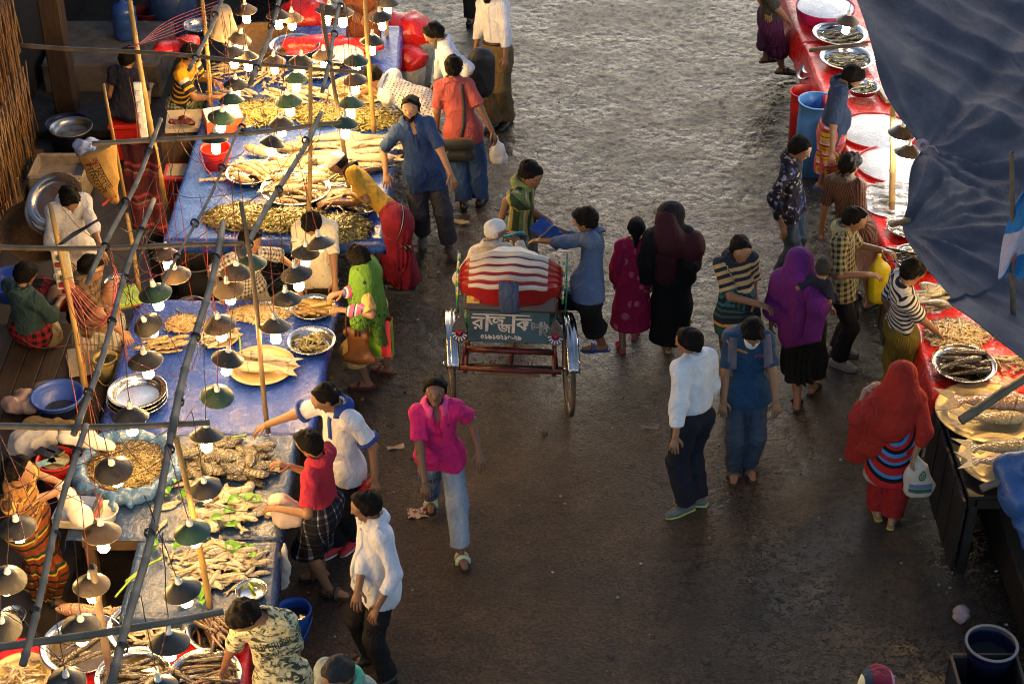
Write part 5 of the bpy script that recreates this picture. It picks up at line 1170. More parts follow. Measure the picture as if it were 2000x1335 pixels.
# ------------------------------------------------------------------ fish
def fishm(n, back, side, belly, rough=.28, scales=0, stripe=0):
    t = NT(n); o = t.obj(); x = sep(t, o); nn = t.math('MULTIPLY', t.math('SUBTRACT', t.noise(7, 3, o), .5), .12)
    v = t.math('ADD', x[1], nn)
    c = t.ramp(t.math('ADD', t.math('MULTIPLY', v, 3.2), .5), [(.12, belly), (.42, side), (.62, side), (.80, back)])
    if stripe: c = t.mix(t.math('MULTIPLY', t.math('GREATER_THAN', t.math('SINE', t.math('MULTIPLY', x[0], 62.)), .35), stripe), c, back)
    c = t.mix(t.math('MULTIPLY', t.noise(14, 4, o, .7), .35), c, tuple(q*.55 for q in side))
    c = t.mix(t.math('MULTIPLY', t.math('LESS_THAN', t.math('ABSOLUTE', t.math('SUBTRACT', t.math('ADD', x[0], t.math('MULTIPLY', t.math('MULTIPLY', x[1], x[1]), 3.)), .285)), .011), .65), c, tuple(q*.3 for q in back))
    if scales:
        vo = t.n('TexVoronoi'); vo.inputs['Scale'].default_value = scales; t.l(t.map(o, (1, 1, .2)), vo.inputs['Vector'])
        c = t.mix(t.math('MULTIPLY', vo.outputs['Distance'], .45), c, tuple(q*.5 for q in back)); t.bump(vo.outputs['Distance'], .5, .02)
    else: t.bump(t.noise(30, 3, o), .2, .02)
    rn = t.n('ObjectInfo').outputs['Random']; c = t.mix(1.0, c, t.ramp(rn, [(0., tuple(v*.72 for v in (1, .97, .9))), (.5, (1., .98, .95)), (1., (.86, .9, .95))]), 'MULTIPLY'); return t.fin(c, rough*.75, .0, .85)
FM = {'silver': fishm('silver_skin', L('#3c3a34'), L('#a89e88'), L('#e2d8c4')), 'pale': fishm('pale_fish_skin', L('#5a4e3c'), L('#bfae90'), L('#e6dac2')), 'pink': fishm('pinkish_skin', L('#6a4c38'), L('#c49c7c'), L('#e2c8ac')),
      'carp': fishm('carp_skin', L('#8a6a34'), L('#d0ac68'), L('#e4d0a0'), .25, 34), 'rui': fishm('rui_skin', L('#945a40'), L('#cc9a74'), L('#e4ccaa'), .25, 40), 'tilapia': fishm('tilapia_skin', L('#2a2620'), L('#766a52'), L('#c4b498'), .3, 30, .65), 'olive': fishm('olive_skin', L('#3c3a1c'), L('#7c7440'), L('#a89c64'), .3),
      'dark': fishm('dark_catfish_skin', L('#17130e'), L('#3a2f20'), L('#6c5a3c'), .16), 'brown': fishm('brown_eel_skin', L('#2a1a10'), L('#5c4028'), L('#80603c'), .18), 'gold': fishm('golden_skin', L('#5c4218'), L('#a8843c'), L('#cfb070'), .25), 'tan': fishm('tan_skin', L('#5c4a2c'), L('#ac9460'), L('#d8c498'), .35), 'white': fishm('white_ice_fish', L('#8a8c90'), L('#d8dade'), L('#f0f0f0'), .2)}
EYE = M('fish_eye', (.02, .018, .015), .15, var=0, bump=0); FIN = {}
def fish_mesh(kind, L_=1.0, ht=.25, wd=.13, tail=.2, fork=.5, fins=True, curve=0., taper=.10, whisk=False):
    """lies on its side: length on X (head at +X), back towards +Y, thickness on Z"""
    prof = [(0.0, .16, .2), (.03, .38, .45), (.09, .66, .75), (.18, .90, .95), (.30, 1.0, 1.0), (.45, .96, .92), (.60, .78, .72), (.74, .52, .48), (.85, .30, .28), (.93, taper/ht*2.2, .14), (.97, taper/ht*2, .09)]
    if kind in ('dark', 'brown', 'eel'): prof = [(0, .35, .3), (.03, .75, .7), (.10, 1, 1), (.2, .98, 1), (.4, .92, .9), (.6, .78, .72), (.8, .55, .45), (.93, .3, .2), (.98, .15, .08)]
    m = MB(); n = 9; V = []; F = []
    body = L_*(1-tail*.7)
    def bend(x, y, z):
        return (x, y+curve*((x/L_)**2)*L_, z)
    for (s, a, b) in prof:
        x = L_/2-s*body
        for j in range(n):
            t = 2*math.pi*j/n; V.append(bend(x, ht*L_/2*a*math.cos(t)*(1 if math.cos(t) < 0 else .92), wd*L_/2*b*math.sin(t)))
    for i in range(len(prof)-1):
        for j in range(n): F.append((i*n+j, i*n+(j+1) % n, (i+1)*n+(j+1) % n, (i+1)*n+j))
    F.append(tuple(range(n))); F.append(tuple(range(len(prof)*n-1, (len(prof)-1)*n-1, -1)))
    m.add(V, F, 0)
    x0 = L_/2-body; xt = -L_/2; w = tail*L_*.62; a0 = ht*L_/2*prof[-1][1]
    def fin(pts, th=.004):
        k = len(pts); Vt = [bend(p[0], p[1], th*L_) for p in pts]+[bend(p[0], p[1], -th*L_) for p in pts]
        m.add(Vt, [tuple(range(k)), tuple(range(2*k-1, k-1, -1))]+[(i, (i+1) % k, k+(i+1) % k, k+i) for i in range(k)], 1, False)
    if fins:
        fin([(x0+.04*L_, a0), (x0-.02*L_, a0*1.3), (xt+.01*L_, w), (xt+fork*tail*L_, w*.12), (xt+fork*tail*L_, -w*.12), (xt+.01*L_, -w), (x0-.02*L_, -a0*1.3), (x0+.04*L_, -a0)])
        if kind not in ('eel', 'brown'):
            hb = ht*L_/2*.9; fin([(.12*L_, hb*.9), (.06*L_, hb*1.45), (-.04*L_, hb*1.22), (-.10*L_, hb*.8)]); fin([(-.12*L_, -hb*.7), (-.2*L_, -hb*1.2), (-.24*L_, -hb*.55)]); fin([(.16*L_, -hb*.8), (.08*L_, -hb*1.25), (.06*L_, -hb*.8)])
    for sg in (1, -1): m.ell((L_*.5-.075*L_, ht*L_*.13, sg*wd*L_*.30), (V3(.017*L_, 0, 0), V3(0, .017*L_, 0), V3(0, 0, .012*L_)), 2, 8)
    if whisk:
        for sg in (1, -1): m.tube([V3(.49*L_, 0, sg*.02*L_), V3(.56*L_, .05*sg*L_, .02*L_), V3(.6*L_, .12*sg*L_, 0)], .006*L_, 4, 1)
    return m
FISH = {}
def fmesh(kind):
    if kind in FISH: return FISH[kind]
    mat, kw = {'small': ('silver', dict(ht=.24, wd=.14, curve=.05)), 'small2': ('pale', dict(ht=.22, wd=.15, curve=-.06)), 'tan': ('tan', dict(ht=.17, wd=.14, curve=.1, tail=.15)), 'tan2': ('tan', dict(ht=.19, wd=.15, curve=-.12, tail=.15)), 'long': ('pale', dict(ht=.16, wd=.13, tail=.16, curve=.05)), 'pink': ('pink', dict(ht=.19, wd=.16, tail=.14, curve=-.03)), 'big': ('silver', dict(ht=.20, wd=.14, tail=.2, curve=.04)), 'big2': ('pink', dict(ht=.22, wd=.15, tail=.2, curve=-.04)),
               'carp': ('carp', dict(ht=.235, wd=.14, tail=.26, fork=.6)), 'rui': ('rui', dict(ht=.24, wd=.15, tail=.26, fork=.6)), 'tilapia': ('tilapia', dict(ht=.42, wd=.2, tail=.2, fork=.12, curve=.03)), 'bream': ('silver', dict(ht=.34, wd=.17, tail=.22)), 'olive': ('olive', dict(ht=.19, wd=.16, tail=.2, curve=.12)), 'olive2': ('olive', dict(ht=.18, wd=.15, tail=.2, curve=-.1)), 'prawn': ('tan', dict(ht=.19, wd=.19, tail=.14, curve=-.3)), 'dark': ('dark', dict(ht=.15, wd=.14, tail=.1, curve=.06, whisk=True)), 'dark2': ('dark', dict(ht=.15, wd=.14, tail=.1, curve=-.1)),
               'brown': ('brown', dict(ht=.10, wd=.09, tail=.06, curve=.3)), 'brown2': ('brown', dict(ht=.10, wd=.09, tail=.06, curve=-.2)), 'gold': ('gold', dict(ht=.20, wd=.16, tail=.14, curve=.05)), 'eel': ('olive', dict(ht=.12, wd=.11, tail=.06, curve=.55)), 'ice': ('white', dict(ht=.2, wd=.14, curve=.04)), 'boal': ('pale', dict(ht=.2, wd=.13, tail=.14, curve=.05))}[kind]
    fm = FM[mat]; mm = fish_mesh(mat if mat in ('dark', 'brown') else ('eel' if kind == 'eel' else kind), **kw)
    fin = M('fin_'+mat, {'dark': (.03, .025, .02), 'brown': (.05, .035, .02), 'olive': (.16, .14, .07), 'tilapia': (.10, .085, .06), 'silver': (.22, .19, .15)}.get(mat, (.36, .28, .18)), .4, var=.3, sc=30)
    FISH[kind] = mm.mesh('fish', [fm, fin, EYE]); return FISH[kind]
SPEC = {'small': 'small_fish', 'small2': 'small_fish', 'tan': 'sand_fish', 'tan2': 'sand_fish', 'long': 'slim_fish', 'pink': 'pink_fish', 'big': 'big_silver_fish', 'big2': 'big_silver_fish', 'boal': 'big_silver_fish', 'carp': 'carp', 'rui': 'carp', 'tilapia': 'tilapia', 'bream': 'bream', 'olive': 'olive_fish', 'olive2': 'olive_fish', 'prawn': 'prawn', 'dark': 'catfish', 'dark2': 'catfish', 'brown': 'eel', 'brown2': 'eel', 'eel': 'eel', 'gold': 'golden_fish', 'ice': 'white_fish'}
def fish(kind, loc, ang, ln, label=None, group=None, tilt=(0, 0), name='fish', flip=False):
    o = bpy.data.objects.new(SPEC[kind], fmesh(kind)); o.location = loc; o.scale = (ln,)*3
    o.rotation_euler = (tilt[0]+(math.pi if flip else 0), tilt[1], math.radians(ang)); link(o); return tag(o, label, SPEC[kind].replace('_', ' '), group)
def pile(px, py, h, rx, ry, kinds, n, ln, ang, spread, mound, label, group, seed=0, name='fish', rot_=0, var=.28, th=.13, flipp=.5, dx=0, dy=0, ring=False):
    """n separate fish laid over an ellipse round a point; each finds the height left by those below it"""
    c = P(px, py, h) if not isinstance(px, np.ndarray) else px; r = random.Random(seed+int(abs(c[0])*911+c[1]*577))
    put = []
    for i in range(n):
        q = math.sqrt((i+.5)/n)*(1 if i % 3 else .9); t = i*2.399963+r.random()*.8
        x = q*rx*math.cos(t)+r.gauss(0, .06)*rx; y = q*ry*math.sin(t)+r.gauss(0, .06)*ry
        if ring: a = math.degrees(t)+90+r.gauss(0, 12); 
        else: a = ang+r.gauss(0, spread)+(180 if r.random() < flipp*.5 else 0)
        L_ = ln*(1+r.uniform(-var, var)); T = L_*th*.5
        qq = min(1, (x/rx)**2+(y/ry)**2); z = h+T+mound*max(0, 1-qq)
        for (x2, y2, z2, T2) in put:
            if (x-x2)**2+(y-y2)**2 < (L_*.16)**2: z = max(z, z2+T2*.9)
        z = min(z, h+T+mound+ln*th*1.2); put.append((x, y, z, T))
        sl_ = mound/max(rx, .05)*1.0
        fish(kinds[i % len(kinds)], (c[0]+x+dx, c[1]+y+dy, z), a, L_, label, group, (r.gauss(0, .25)-0*sl_, r.gauss(0, .08)), name, r.random() < flipp)
def heap_stuff(px, py, h, rx, ry, mound, mat, n, ln, label, cat, seed=0, curve=.3, name='shrimp_heap', wid=.16):
    """hundreds of tiny shrimps or fry, uncountable: one object"""
    r = np.random.default_rng(seed); c = P(px, py, h) if not isinstance(px, np.ndarray) else px; m = MB()
    def zz(x, y): q = (x/rx)**2+(y/ry)**2; return mound*np.clip(1-q, 0, 1)**.8*(1+.25*(fbm(x*14+9, y*14, seed)-.5))
    m.grid(lambda u, v: V3(rx*.98*u*math.cos(6.2832*v), ry*.98*u*math.sin(6.2832*v), float(zz(rx*.98*u*math.cos(6.2832*v), ry*.98*u*math.sin(6.2832*v)))-.004), 10, 26, 1)
    for i in range(n):
        q = math.sqrt(r.random())*1.02; t = r.random()*6.2832; x, y = q*rx*math.cos(t), q*ry*math.sin(t); a = r.random()*6.2832; L_ = ln*r.uniform(.7, 1.2)
        d = V3(math.cos(a), math.sin(a), 0); s = V3(-d[1], d[0], 0); z = float(zz(x, y))+L_*wid*.4; cv = r.normal()*curve*L_; zt = r.normal()*.12
        p = V3(x, y, z); dd = d+UP*zt
        m.tube([p-dd*L_*.5-s*cv*.5, p-dd*L_*.2+s*cv*.25, p+dd*L_*.15+s*cv*.3, p+dd*L_*.5-s*cv*.4], [L_*wid*.25, L_*wid*.5, L_*wid*.55, L_*wid*.12], 5, 0 if r.random() < .75 else 2)
    o = m.build(name, mat, None); o.location = c; return tag(o, label, cat, None, 'stuff')
def shr(n, a, b, c_): return [fishm(n, L(a), L(b), L(c_), .35), M(n+'_under', L(a), .6), fishm(n+'_pale', L(b), L(c_), L(c_), .35)]
SHR_B = shr('brown_shrimp', '#4a3a1c', '#86703c', '#a89458'); SHR_T = shr('tan_shrimp', '#8a6a3c', '#c0a068', '#dcc498'); SHR_O = shr('olive_prawn', '#3c3818', '#746a30', '#948c50')
# ------------------------------------------------------------------ trays and vessels
STEEL = M('steel', (.62, .60, .56), .2, 1.0, var=.12, sc=12, bump=.04, rvar=.1); STEELD = M('dull_steel', (.42, .41, .39), .32, 1.0, var=.2, sc=10, bump=.06, rvar=.1); BRASS = M('brass_rim_tray', (.56, .43, .22), .38, .35, var=.15, bump=.05, rvar=.08)
WHITEP = M('white_plastic', (.72, .70, .66), .4, var=.1); WATER = None
def tray(px, py, h, wpx, label, mat=None, deep=.055, tilt=None, name='tray', group=None, lip=.16, at=None):
    c = P(px, py, h) if at is None else at; s = np.linalg.norm(P(px+wpx/2, py, h)-P(px-wpx/2, py, h)); R = s/2
    pr = [(R*.70, .0), (R*.74, .002), (R*.80, deep*.6), (R*.84, deep*.9), (R*.87, deep), (R*.97, deep+.004), (R*.995, deep+.006), (R, deep+.001), (R*.985, deep-.004), (R*.88, deep-.006), (R*.83, deep*.85), (R*.76, -.004)]
    m = MB().lathe([(0, .0)]+pr+[(0, -.004)], 44); o = m.build(name, mat or STEEL)
    o.location = c+UP*.006
    if tilt: o.rotation_euler = tilt
    return tag(o, label, 'tray', group), c+UP*.008, R*.72
def bucket(px, py, h, wpx, hh, mat, label, taper=.8, water=None, handle=True, name='bucket', top=True, rim=.012, cat='bucket'):
    """the pixel marks the centre of the rim"""
    c = P(px, py, h+hh); R = np.linalg.norm(P(px+wpx/2, py, h+hh)-P(px-wpx/2, py, h+hh))/2; e = empty(name, (c[0], c[1], h)); tag(e, label, cat)
    b = R*taper; m = MB().lathe([(0, 0), (b, 0), (b+(R-b)*.75, hh*.72), (R*.97+.0, hh*.74), (R*.965, hh*.78), (R*.97, hh-.012), (R+rim, hh-.008), (R+rim, hh), (R-.004, hh), (R*.95, hh*.8), (b*.97, .008), (0, .008)], 36); m.build('body', mat, e)
    if water is not None: MB().lathe([(0, hh*water), (b+(R-b)*water-.003, hh*water)], 30).build('water', M('murky_water', (.03, .03, .028), .06, var=.2, bump=.12, bsc=12, spec=.8), e)
    if handle:
        m = MB(); m.tube([V3((R+.012)*math.cos(t), (R+.012)*math.sin(t)*.95-.01, hh*.78-.16*math.sin(t)**2*(1)) for t in np.linspace(-math.pi, 0, 16)], .006, 6); m.build('handle', mat, e)
    return e
PL_RED = M('red_plastic', L('#c0261e'), .38, var=.15); PL_BLUE = M('blue_plastic', L('#2257b8'), .35, var=.15); PL_LB = M('light_blue_plastic', L('#4a86c8'), .35, var=.15, dirt=(L('#3a4a5a'), .6)); PL_DB = M('dark_blue_plastic', L('#0c1230'), .4, var=.25); PL_BASIN = M('blue_basin_plastic', L('#3a5cb8'), .35, var=.1)
RIMP = M('grey_rim_plastic', L('#8a8078'), .5)
PL_CREAM = M('cream_plastic', L('#b8a468'), .5, var=.3, dirt=(L('#4a3c20'), .55)); PL_BLK = M('black_plastic', (.02, .02, .022), .45)
# --- far blue table
pile(450, 142, TH_+.02, .20, .2, ['tan', 'tan2'], 26, .16, 10, 22, .05, 'tan fish of the far heap below the white sack', 'tan fish heap below the sack')
pile(522, 150, TH_+.02, .24, .26, ['tan', 'small2', 'tan2'], 34, .17, 80, 22, .06, 'tan fish of the far heap under the black lamp', 'tan fish heap under the black lamp')
pile(458, 188, TH_+.02, .2, .12, ['long'], 10, .24, -35, 10, .03, 'pale slim fish by the yellow-striped seller', 'pale slim fish by the yellow-striped seller')
pile(588, 190, TH_+.02, .34, .18, ['long', 'small2'], 20, .27, -25, 12, .05, 'long pale fish lying in a fan on the far sheet', 'pale fan of fish')
heap_stuff(508, 224, TH_+.02, .34, .24, .09, SHR_O, 420, .13, 'olive heap of small fish beside the yellow upright lamps', 'fish heap', 1, .15, 'small_fish_heap', .2)
heap_stuff(632, 226, TH_+.02, .30, .22, .09, SHR_O, 400, .10, 'olive prawn heap in the middle of the far sheet', 'prawn heap', 2, .35, 'prawn_heap', .2)
heap_stuff(728, 232, TH_+.02, .26, .24, .08, SHR_O, 420, .09, 'round heap of dark olive prawns nearest the lane', 'prawn heap', 3, .4, 'prawn_heap', .2)
_, c_, R_ = tray(706, 184, TH_+.02, 128, 'wide tray of slim fish beneath the dotted-shirt man', BRASS); pile(c_, 0, c_[2], R_*.9, R_*.8, ['long', 'tan'], 20, .30, -25, 10, .05, 'slim fish in the wide tray below the dotted shirt', 'slim fish in the wide far tray')
_, c_, R_ = tray(622, 142, TH_+.02, 96, 'steel tray behind the pale fan of fish'); pile(c_, 0, c_[2], R_*.9, R_*.8, ['small2'], 14, .2, 0, 20, .04, 'fish in the steel tray behind the pale fan', 'fish in far steel tray')
tray(576, 98, TH_+.1, 100, 'empty wide steel tray among red plastic by the far baskets', STEEL)
_, c_, R_ = tray(672, 110, TH_+.06, 110, 'steel basin heaped with ice among red plastic', STEEL)
S = SDF(.02); S.add(c_-V3(.08, 0, .02), c_+V3(.08, 0, -.02), .12, .12, .05); S.disp = wob(3, .012, 30); sdf_obj('ice_heap', S, M('crushed_ice', (.75, .78, .8), .3, bump=.8, bsc=90), c_, None, 'heap of crushed ice in the far steel basin', 'ice')
_, c_, R_ = tray(480, 250, TH_+.02, 46, 'small steel dish beside the red bucket'); pile(c_, 0, c_[2], R_*.8, R_*.7, ['pink'], 6, .12, 0, 25, .02, 'fish in the small steel dish', 'fish in small dish')
# the long silver fish
rr = random.Random(3)
for i, (x, y, a, l_, k_) in enumerate([(560, 292, -20, .62, 'boal'), (528, 300, -28, .6, 'boal'), (548, 318, 8, .66, 'boal'), (515, 320, 14, .55, 'big'), (640, 268, 8, .62, 'boal'), (605, 285, 4, .6, 'big2'), (665, 283, -4, .66, 'boal'), (720, 268, 12, .55, 'big'), (735, 278, 8, .52, 'boal'), (690, 296, 2, .68, 'big'), (640, 300, -14, .64, 'boal'), (745, 292, 14, .5, 'big'), (612, 312, -34, .6, 'big2'), (660, 315, -8, .7, 'big'), (715, 308, 6, .55, 'boal'), (740, 316, 18, .5, 'big2'), (600, 327, -45, .6, 'boal'), (575, 306, 60, .5, 'big'), (690, 325, -4, .6, 'boal'), (735, 330, 22, .45, 'dark'), (650, 330, 5, .55, 'big')]):
    q = P(x, y, TH_+.04+.028*(i % 3)); fish(k_, q, a+(180 if i % 2 else 0), l_, 'long silver fish lying across the blue sheet by the lane', 'long silver fish on the far sheet', (rr.uniform(-.2, .2), rr.uniform(-.05, .05)), flip=bool(i % 2))
for (x, y, wp, lab, ks, n, ln, a) in [(488, 348, 94, 'oval-looking tray of pinkish fish nearest the white fillet', ['pink', 'long'], 11, .30, -28), (555, 337, 96, 'tray of pale fish behind the thick slanting pole', ['pink', 'small2'], 14, .26, -15), (578, 378, 138, 'widest tray, full of pink fish under the thick slanting pole', ['pink', 'long'], 22, .30, -6), (655, 352, 94, 'tray of curled olive eels before the skullcap man', ['eel', 'olive'], 22, .2, 0), (662, 392, 92, 'tray of pink fish under the reaching hand', ['pink'], 12, .27, 20), (703, 408, 84, 'tray of slim pale fish beside the red lungi', ['small', 'long', 'olive'], 20, .2, -20)]:
    _, c_, R_ = tray(x, y, TH_+.03+(.03 if x == 578 else 0), wp, lab); pile(c_, 0, c_[2], R_*.95, R_*.85, ks, n, ln, a, 14 if ks[0] != 'eel' else 70, .05, 'fish lying in the '+lab.replace('oval-looking ', ''), 'fish in '+lab[:40])
for (x, y, rx, ry, lab, sd) in [(470, 427, .30, .2, 'olive heap of prawns at the near left corner of the far blue sheet', 5), (575, 432, .30, .2, 'olive heap of prawns behind the young seller', 6), (668, 448, .24, .2, 'dark heap of small fish beside the leaning upright', 7)]:
    heap_stuff(x, y, TH_+.02, rx, ry, .09, SHR_O, 520, .12, lab, 'prawn heap', sd, .2, 'prawn_heap', .17)
fish('pink', P(415, 350, TH_+.04), 5, .26, 'pale headless fish lying alone on the blue sheet', None, (0, 0))
bucket(420, 288, TH_+.01, 56, .20, PL_RED, 'red bucket standing on the far blue sheet', .78)
m = MB(); m.box((0, 0, .07), (.36, .28, .14), .3); m.box((0, 0, .145), (.34, .26, .02), .3, 1); tag(m.build('crate', [M('orange_crate', L('#b8562c'), .5), WHITEP], loc=(0, 0, 0)), 'low orange crate with white paper behind the red bucket', 'crate').location = P(438, 248, TH_+.012)
# --- middle table
heap_stuff(356, 633, TH_+.015, .13, .12, .05, SHR_T, 330, .06, 'small heap of tan shrimp alone on the blue sheet', 'shrimp heap', 11, .35)
pile(320, 677, TH_+.015, .16, .10, ['prawn', 'tan', 'tan2'], 26, .17, 15, 18, .04, 'plump pale prawn in the small heap near the squatting seller', 'pale prawns near the squatting seller', name='prawn')
heap_stuff(505, 614, TH_+.015, .24, .12, .05, SHR_T, 520, .065, 'flat heap of tan shrimp at the back edge of the blue sheet', 'shrimp heap', 12, .3)
_, c_, R_ = tray(430, 663, TH_+.02, 76, 'shallow plate of pale fish on the middle stall', BRASS, .025); pile(c_, 0, c_[2], R_*.9, R_*.8, ['small', 'small2'], 10, .19, 20, 25, .02, 'pale fish on the shallow plate', 'fish on the shallow plate')
_, c_, R_ = tray(612, 611, TH_+.015, 88, 'steel tray of golden fish by the lime shawl'); pile(c_, 0, c_[2], R_*.9, R_*.75, ['gold'], 13, .24, -10, 10, .05, 'golden fish in the tray by the lime shawl', 'golden fish by the lime shawl')
_, c_, R_ = tray(609, 677, TH_+.015, 96, 'steel tray with a ring of eels'); pile(c_, 0, c_[2], R_*.75, R_*.7, ['eel', 'olive2'], 26, .16, 0, 20, .02, 'olive eel curled in the steel tray', 'eels in the steel tray', ring=True)
_, c_, R_ = tray(512, 720, TH_+.015, 132, 'wide plate under two large fish', BRASS, .03)
fish('big', c_+V3(.06, .05, .06), 168, .52, 'darker large fish across the wide plate', None, (.2, 0)); fish('big2', c_+V3(.05, -.07, .055), 172, .52, 'paler large fish across the wide plate, nearer the bare sheet', None, (0, 0), flip=True)
for i in range(3): tray(270, 790-7*i, TH_+.012+.022*i, 120-2*i, ['lowest empty steel tray of the stack on the blue sheet', 'middle empty steel tray of the stack on the blue sheet', 'topmost empty steel tray of the stack on the blue sheet'][i], STEEL, .06)
def slab(px, py, h, size, rz, mat, name, label, cat, bev=.004):
    o = MB().box((0, 0, size[2]/2), size, rz, bev=bev).build(name, mat); o.location = P(px, py, h); return tag(o, label, cat)
slab(254, 751, TH_+.012, (.08, .10, .012), .1, M('orange_card', L('#b8763c'), .8), 'cardboard', 'small orange cardboard piece beside the stacked trays', 'cardboard')
for i, (c1, lab) in enumerate([('#2f6f8c', 'teal packet at the bottom of the packets behind the seller'), ('#b02c28', 'red packet in the pile behind the seller'), ('#8cae3c', 'green and yellow printed packet on top of the pile behind the seller')]):
    slab(243+3*i, 588-3*i, .72+.045*i, (.20, .26, .04), .25+.1*i, M('packet_%d' % i, L(c1), .45, var=.5, sc=16), 'packet', lab, 'packet')
tray(232, 566, .80, 50, 'steel bowl resting on the packets behind the seller', STEEL, .08, name='bowl')
bucket(372, 595, .60, 58, .16, PL_DB, 'dark blue tub behind the middle table', .8, None, False, 'tub')
m = MB(); m.grid(lambda u, v: V3(-.27+.54*u, -.2+.4*v, .005*math.sin(9*u)*math.cos(7*v)), 8, 8)
sk_ = m.build('sack', M('white_sack_cloth', L('#b8a88c'), .8, bump=.5), loc=(0, 0, 0)); sk_.location = P(200, 700, .48); sk_.rotation_euler = (.0, 0, .25); tag(sk_, 'flat pale sack with red print under the squatting seller', 'sack')
V_, F_ = glyphs('corner', .10); MB().add([V3(-.16-v[1], .10-v[0]*1.0, .012) for v in V_], F_).build('lettering', M('sack_ink', (.03, .03, .03), .8, bump=0), sk_)
MB().add([(.02, -.19, .013), (.14, -.19, .013), (.14, -.09, .013), (.02, -.09, .013)], [(0, 1, 2, 3)]).build('red_print', M('print_red_block', (.5, .03, .03), .8), sk_)
bucket(205, 697, .46, 44, .20, PL_CREAM, 'small grimy cream bucket in front of the squatting seller', .88, .85, True)
e = bucket(112, 770, .455, 98, .17, PL_BASIN, 'blue plastic basin on the wooden deck', .66, .12, False, 'basin', cat='basin')
# --- near blue table
S = SDF(.016); cB = P(250, 918, TH_+.02)
for j in range(26):
    a = 6.2832*j/26; b_ = 6.2832*(j+1)/26; rw = .345+.02*math.sin(j*2.1); rw2 = .345+.02*math.sin((j+1)*2.1)
    S.add(cB+V3(rw*math.cos(a), rw*.98*math.sin(a), .03), cB+V3(rw2*math.cos(b_), rw2*.98*math.sin(b_), .03), .05+.012*math.sin(j*1.3), .05, .03)
    if j in (2, 3, 8, 9, 14, 19, 20): S.add(cB+V3(rw*math.cos(a), rw*math.sin(a), .05), cB+V3((rw+.09)*math.cos(a+.1), (rw+.09)*math.sin(a+.1), .03), .045, .03, .04)
S.disp = wrink(4, .012, 24); sdf_obj('plastic_liner', S, tarpm('pale_blue_liner', L('#3c5c86'), .25), cB, None, 'crumpled blue plastic rim holding the heap of brown shrimp', 'plastic sheet')
heap_stuff(cB, 0, TH_+.02, .335, .33, .10, SHR_B, 1500, .05, 'wide heap of tiny brown shrimp inside the crumpled blue plastic', 'shrimp heap', 21, .35)
pile(445, 908, TH_+.012, .35, .22, ['tilapia'], 46, .24, -20, 45, .06, 'dark striped tilapia in the pile near the reaching hand', 'tilapia pile'); pile(398, 905, TH_+.012, .10, .12, ['tilapia'], 6, .22, 60, 30, .02, 'striped tilapia lying behind the upright', 'tilapia behind the upright')
pile(452, 1000, TH_+.012, .28, .20, ['bream', 'bream', 'small', 'small2'], 28, .27, 15, 45, .03, 'deep-bodied silver fish among the green leaves', 'silver bream among leaves')
pile(425, 1108, TH_+.012, .29, .23, ['small', 'small2'], 92, .185, 12, 28, .05, 'small silver fish in the pile at the end of the dark blue sheet', 'small silver fish pile')
for (x, y, a, l_) in [(318, 992, 15, .19), (325, 985, 20, .21), (313, 1028, 65, .17), (322, 1075, -60, .15), (335, 1085, -100, .14), (352, 945, 20, .2)]: fish('small', P(x, y, TH_+.02), a, l_, 'stray silver fish lying apart at the edge of the dark sheet', 'stray silver fish')
LEAF = M('leaf_green', L('#4f8a1c'), .4, var=.4, sc=20); STALK = M('stalk_green', L('#8aa83c'), .45, var=.25)
def leaves(x, y, n, sd, label, ln=.1):
    r = random.Random(sd); m = MB(); c = P(x, y, TH_+.015)
    for i in range(n):
        a = r.uniform(0, 6.28); p = V3(r.gauss(0, .05), r.gauss(0, .04), .01+.012*i); d = V3(math.cos(a), math.sin(a), r.uniform(-.1, .25)); s = np.cross(UP, d); L_ = ln*r.uniform(.7, 1.2)
        def f(u, v): wv = math.sin(math.pi*min(1, u*.95+.03))**.7*.40*L_; return p+d*L_*u+s*wv*(v-.5)*2+UP*(.03*math.sin(u*2.5)+.02*abs(v-.5))
        m.grid(f, 5, 4)
    return tag(m.build('leaf_bunch', LEAF, loc=c*0), label, 'leaves', 'green leaves on the fish') if False else (lambda o: (setattr(o, 'location', c), tag(o, label, 'leaves'))[1])(m.build('leaf_bunch', LEAF))
leaves(342, 965, 4, 1, 'green leaves at the foot of the upright by the shrimp rim'); leaves(432, 1025, 3, 2, 'green leaf lying on the silver bream'); leaves(310, 1078, 3, 3, 'green leaves beside the stray fish'); leaves(475, 1085, 6, 4, 'leafy greens right of the small silver fish', .09); leaves(470, 985, 5, 5, 'herb tips by the table edge near the plastic bag', .11); leaves(388, 1165, 3, 6, 'green leaf at the foot of the near upright')
for (a, b, lab) in [((395, 960), (495, 990), 'thin green stalk lying over the bream'), ((440, 1058), (505, 1082), 'thick pale green stalk beside the leafy greens'), ((245, 1135), (315, 1090), 'long green stalk hanging at the sheet\'s left edge'), ((225, 1165), (270, 1120), 'green stalk end below the curved upright'), ((445, 1105), (495, 1150), 'green stalk under the small silver fish'), ((465, 1060), (470, 655), ''), ((425, 870), (480, 850), 'green stalk near the reaching hand'), ((470, 690), (462, 648), 'green stalk by the shallow plate')]:
    if not lab: continue
    p, q = P(*a, TH_+.035), P(*b, TH_+.04); tag(MB().tube(smooth([p, (p+q)/2+UP*.02+V3(.01, .01, 0), q], 5), [.008]*10+[.014], 6).build('green_stalk', STALK, loc=p), lab, 'stalk')
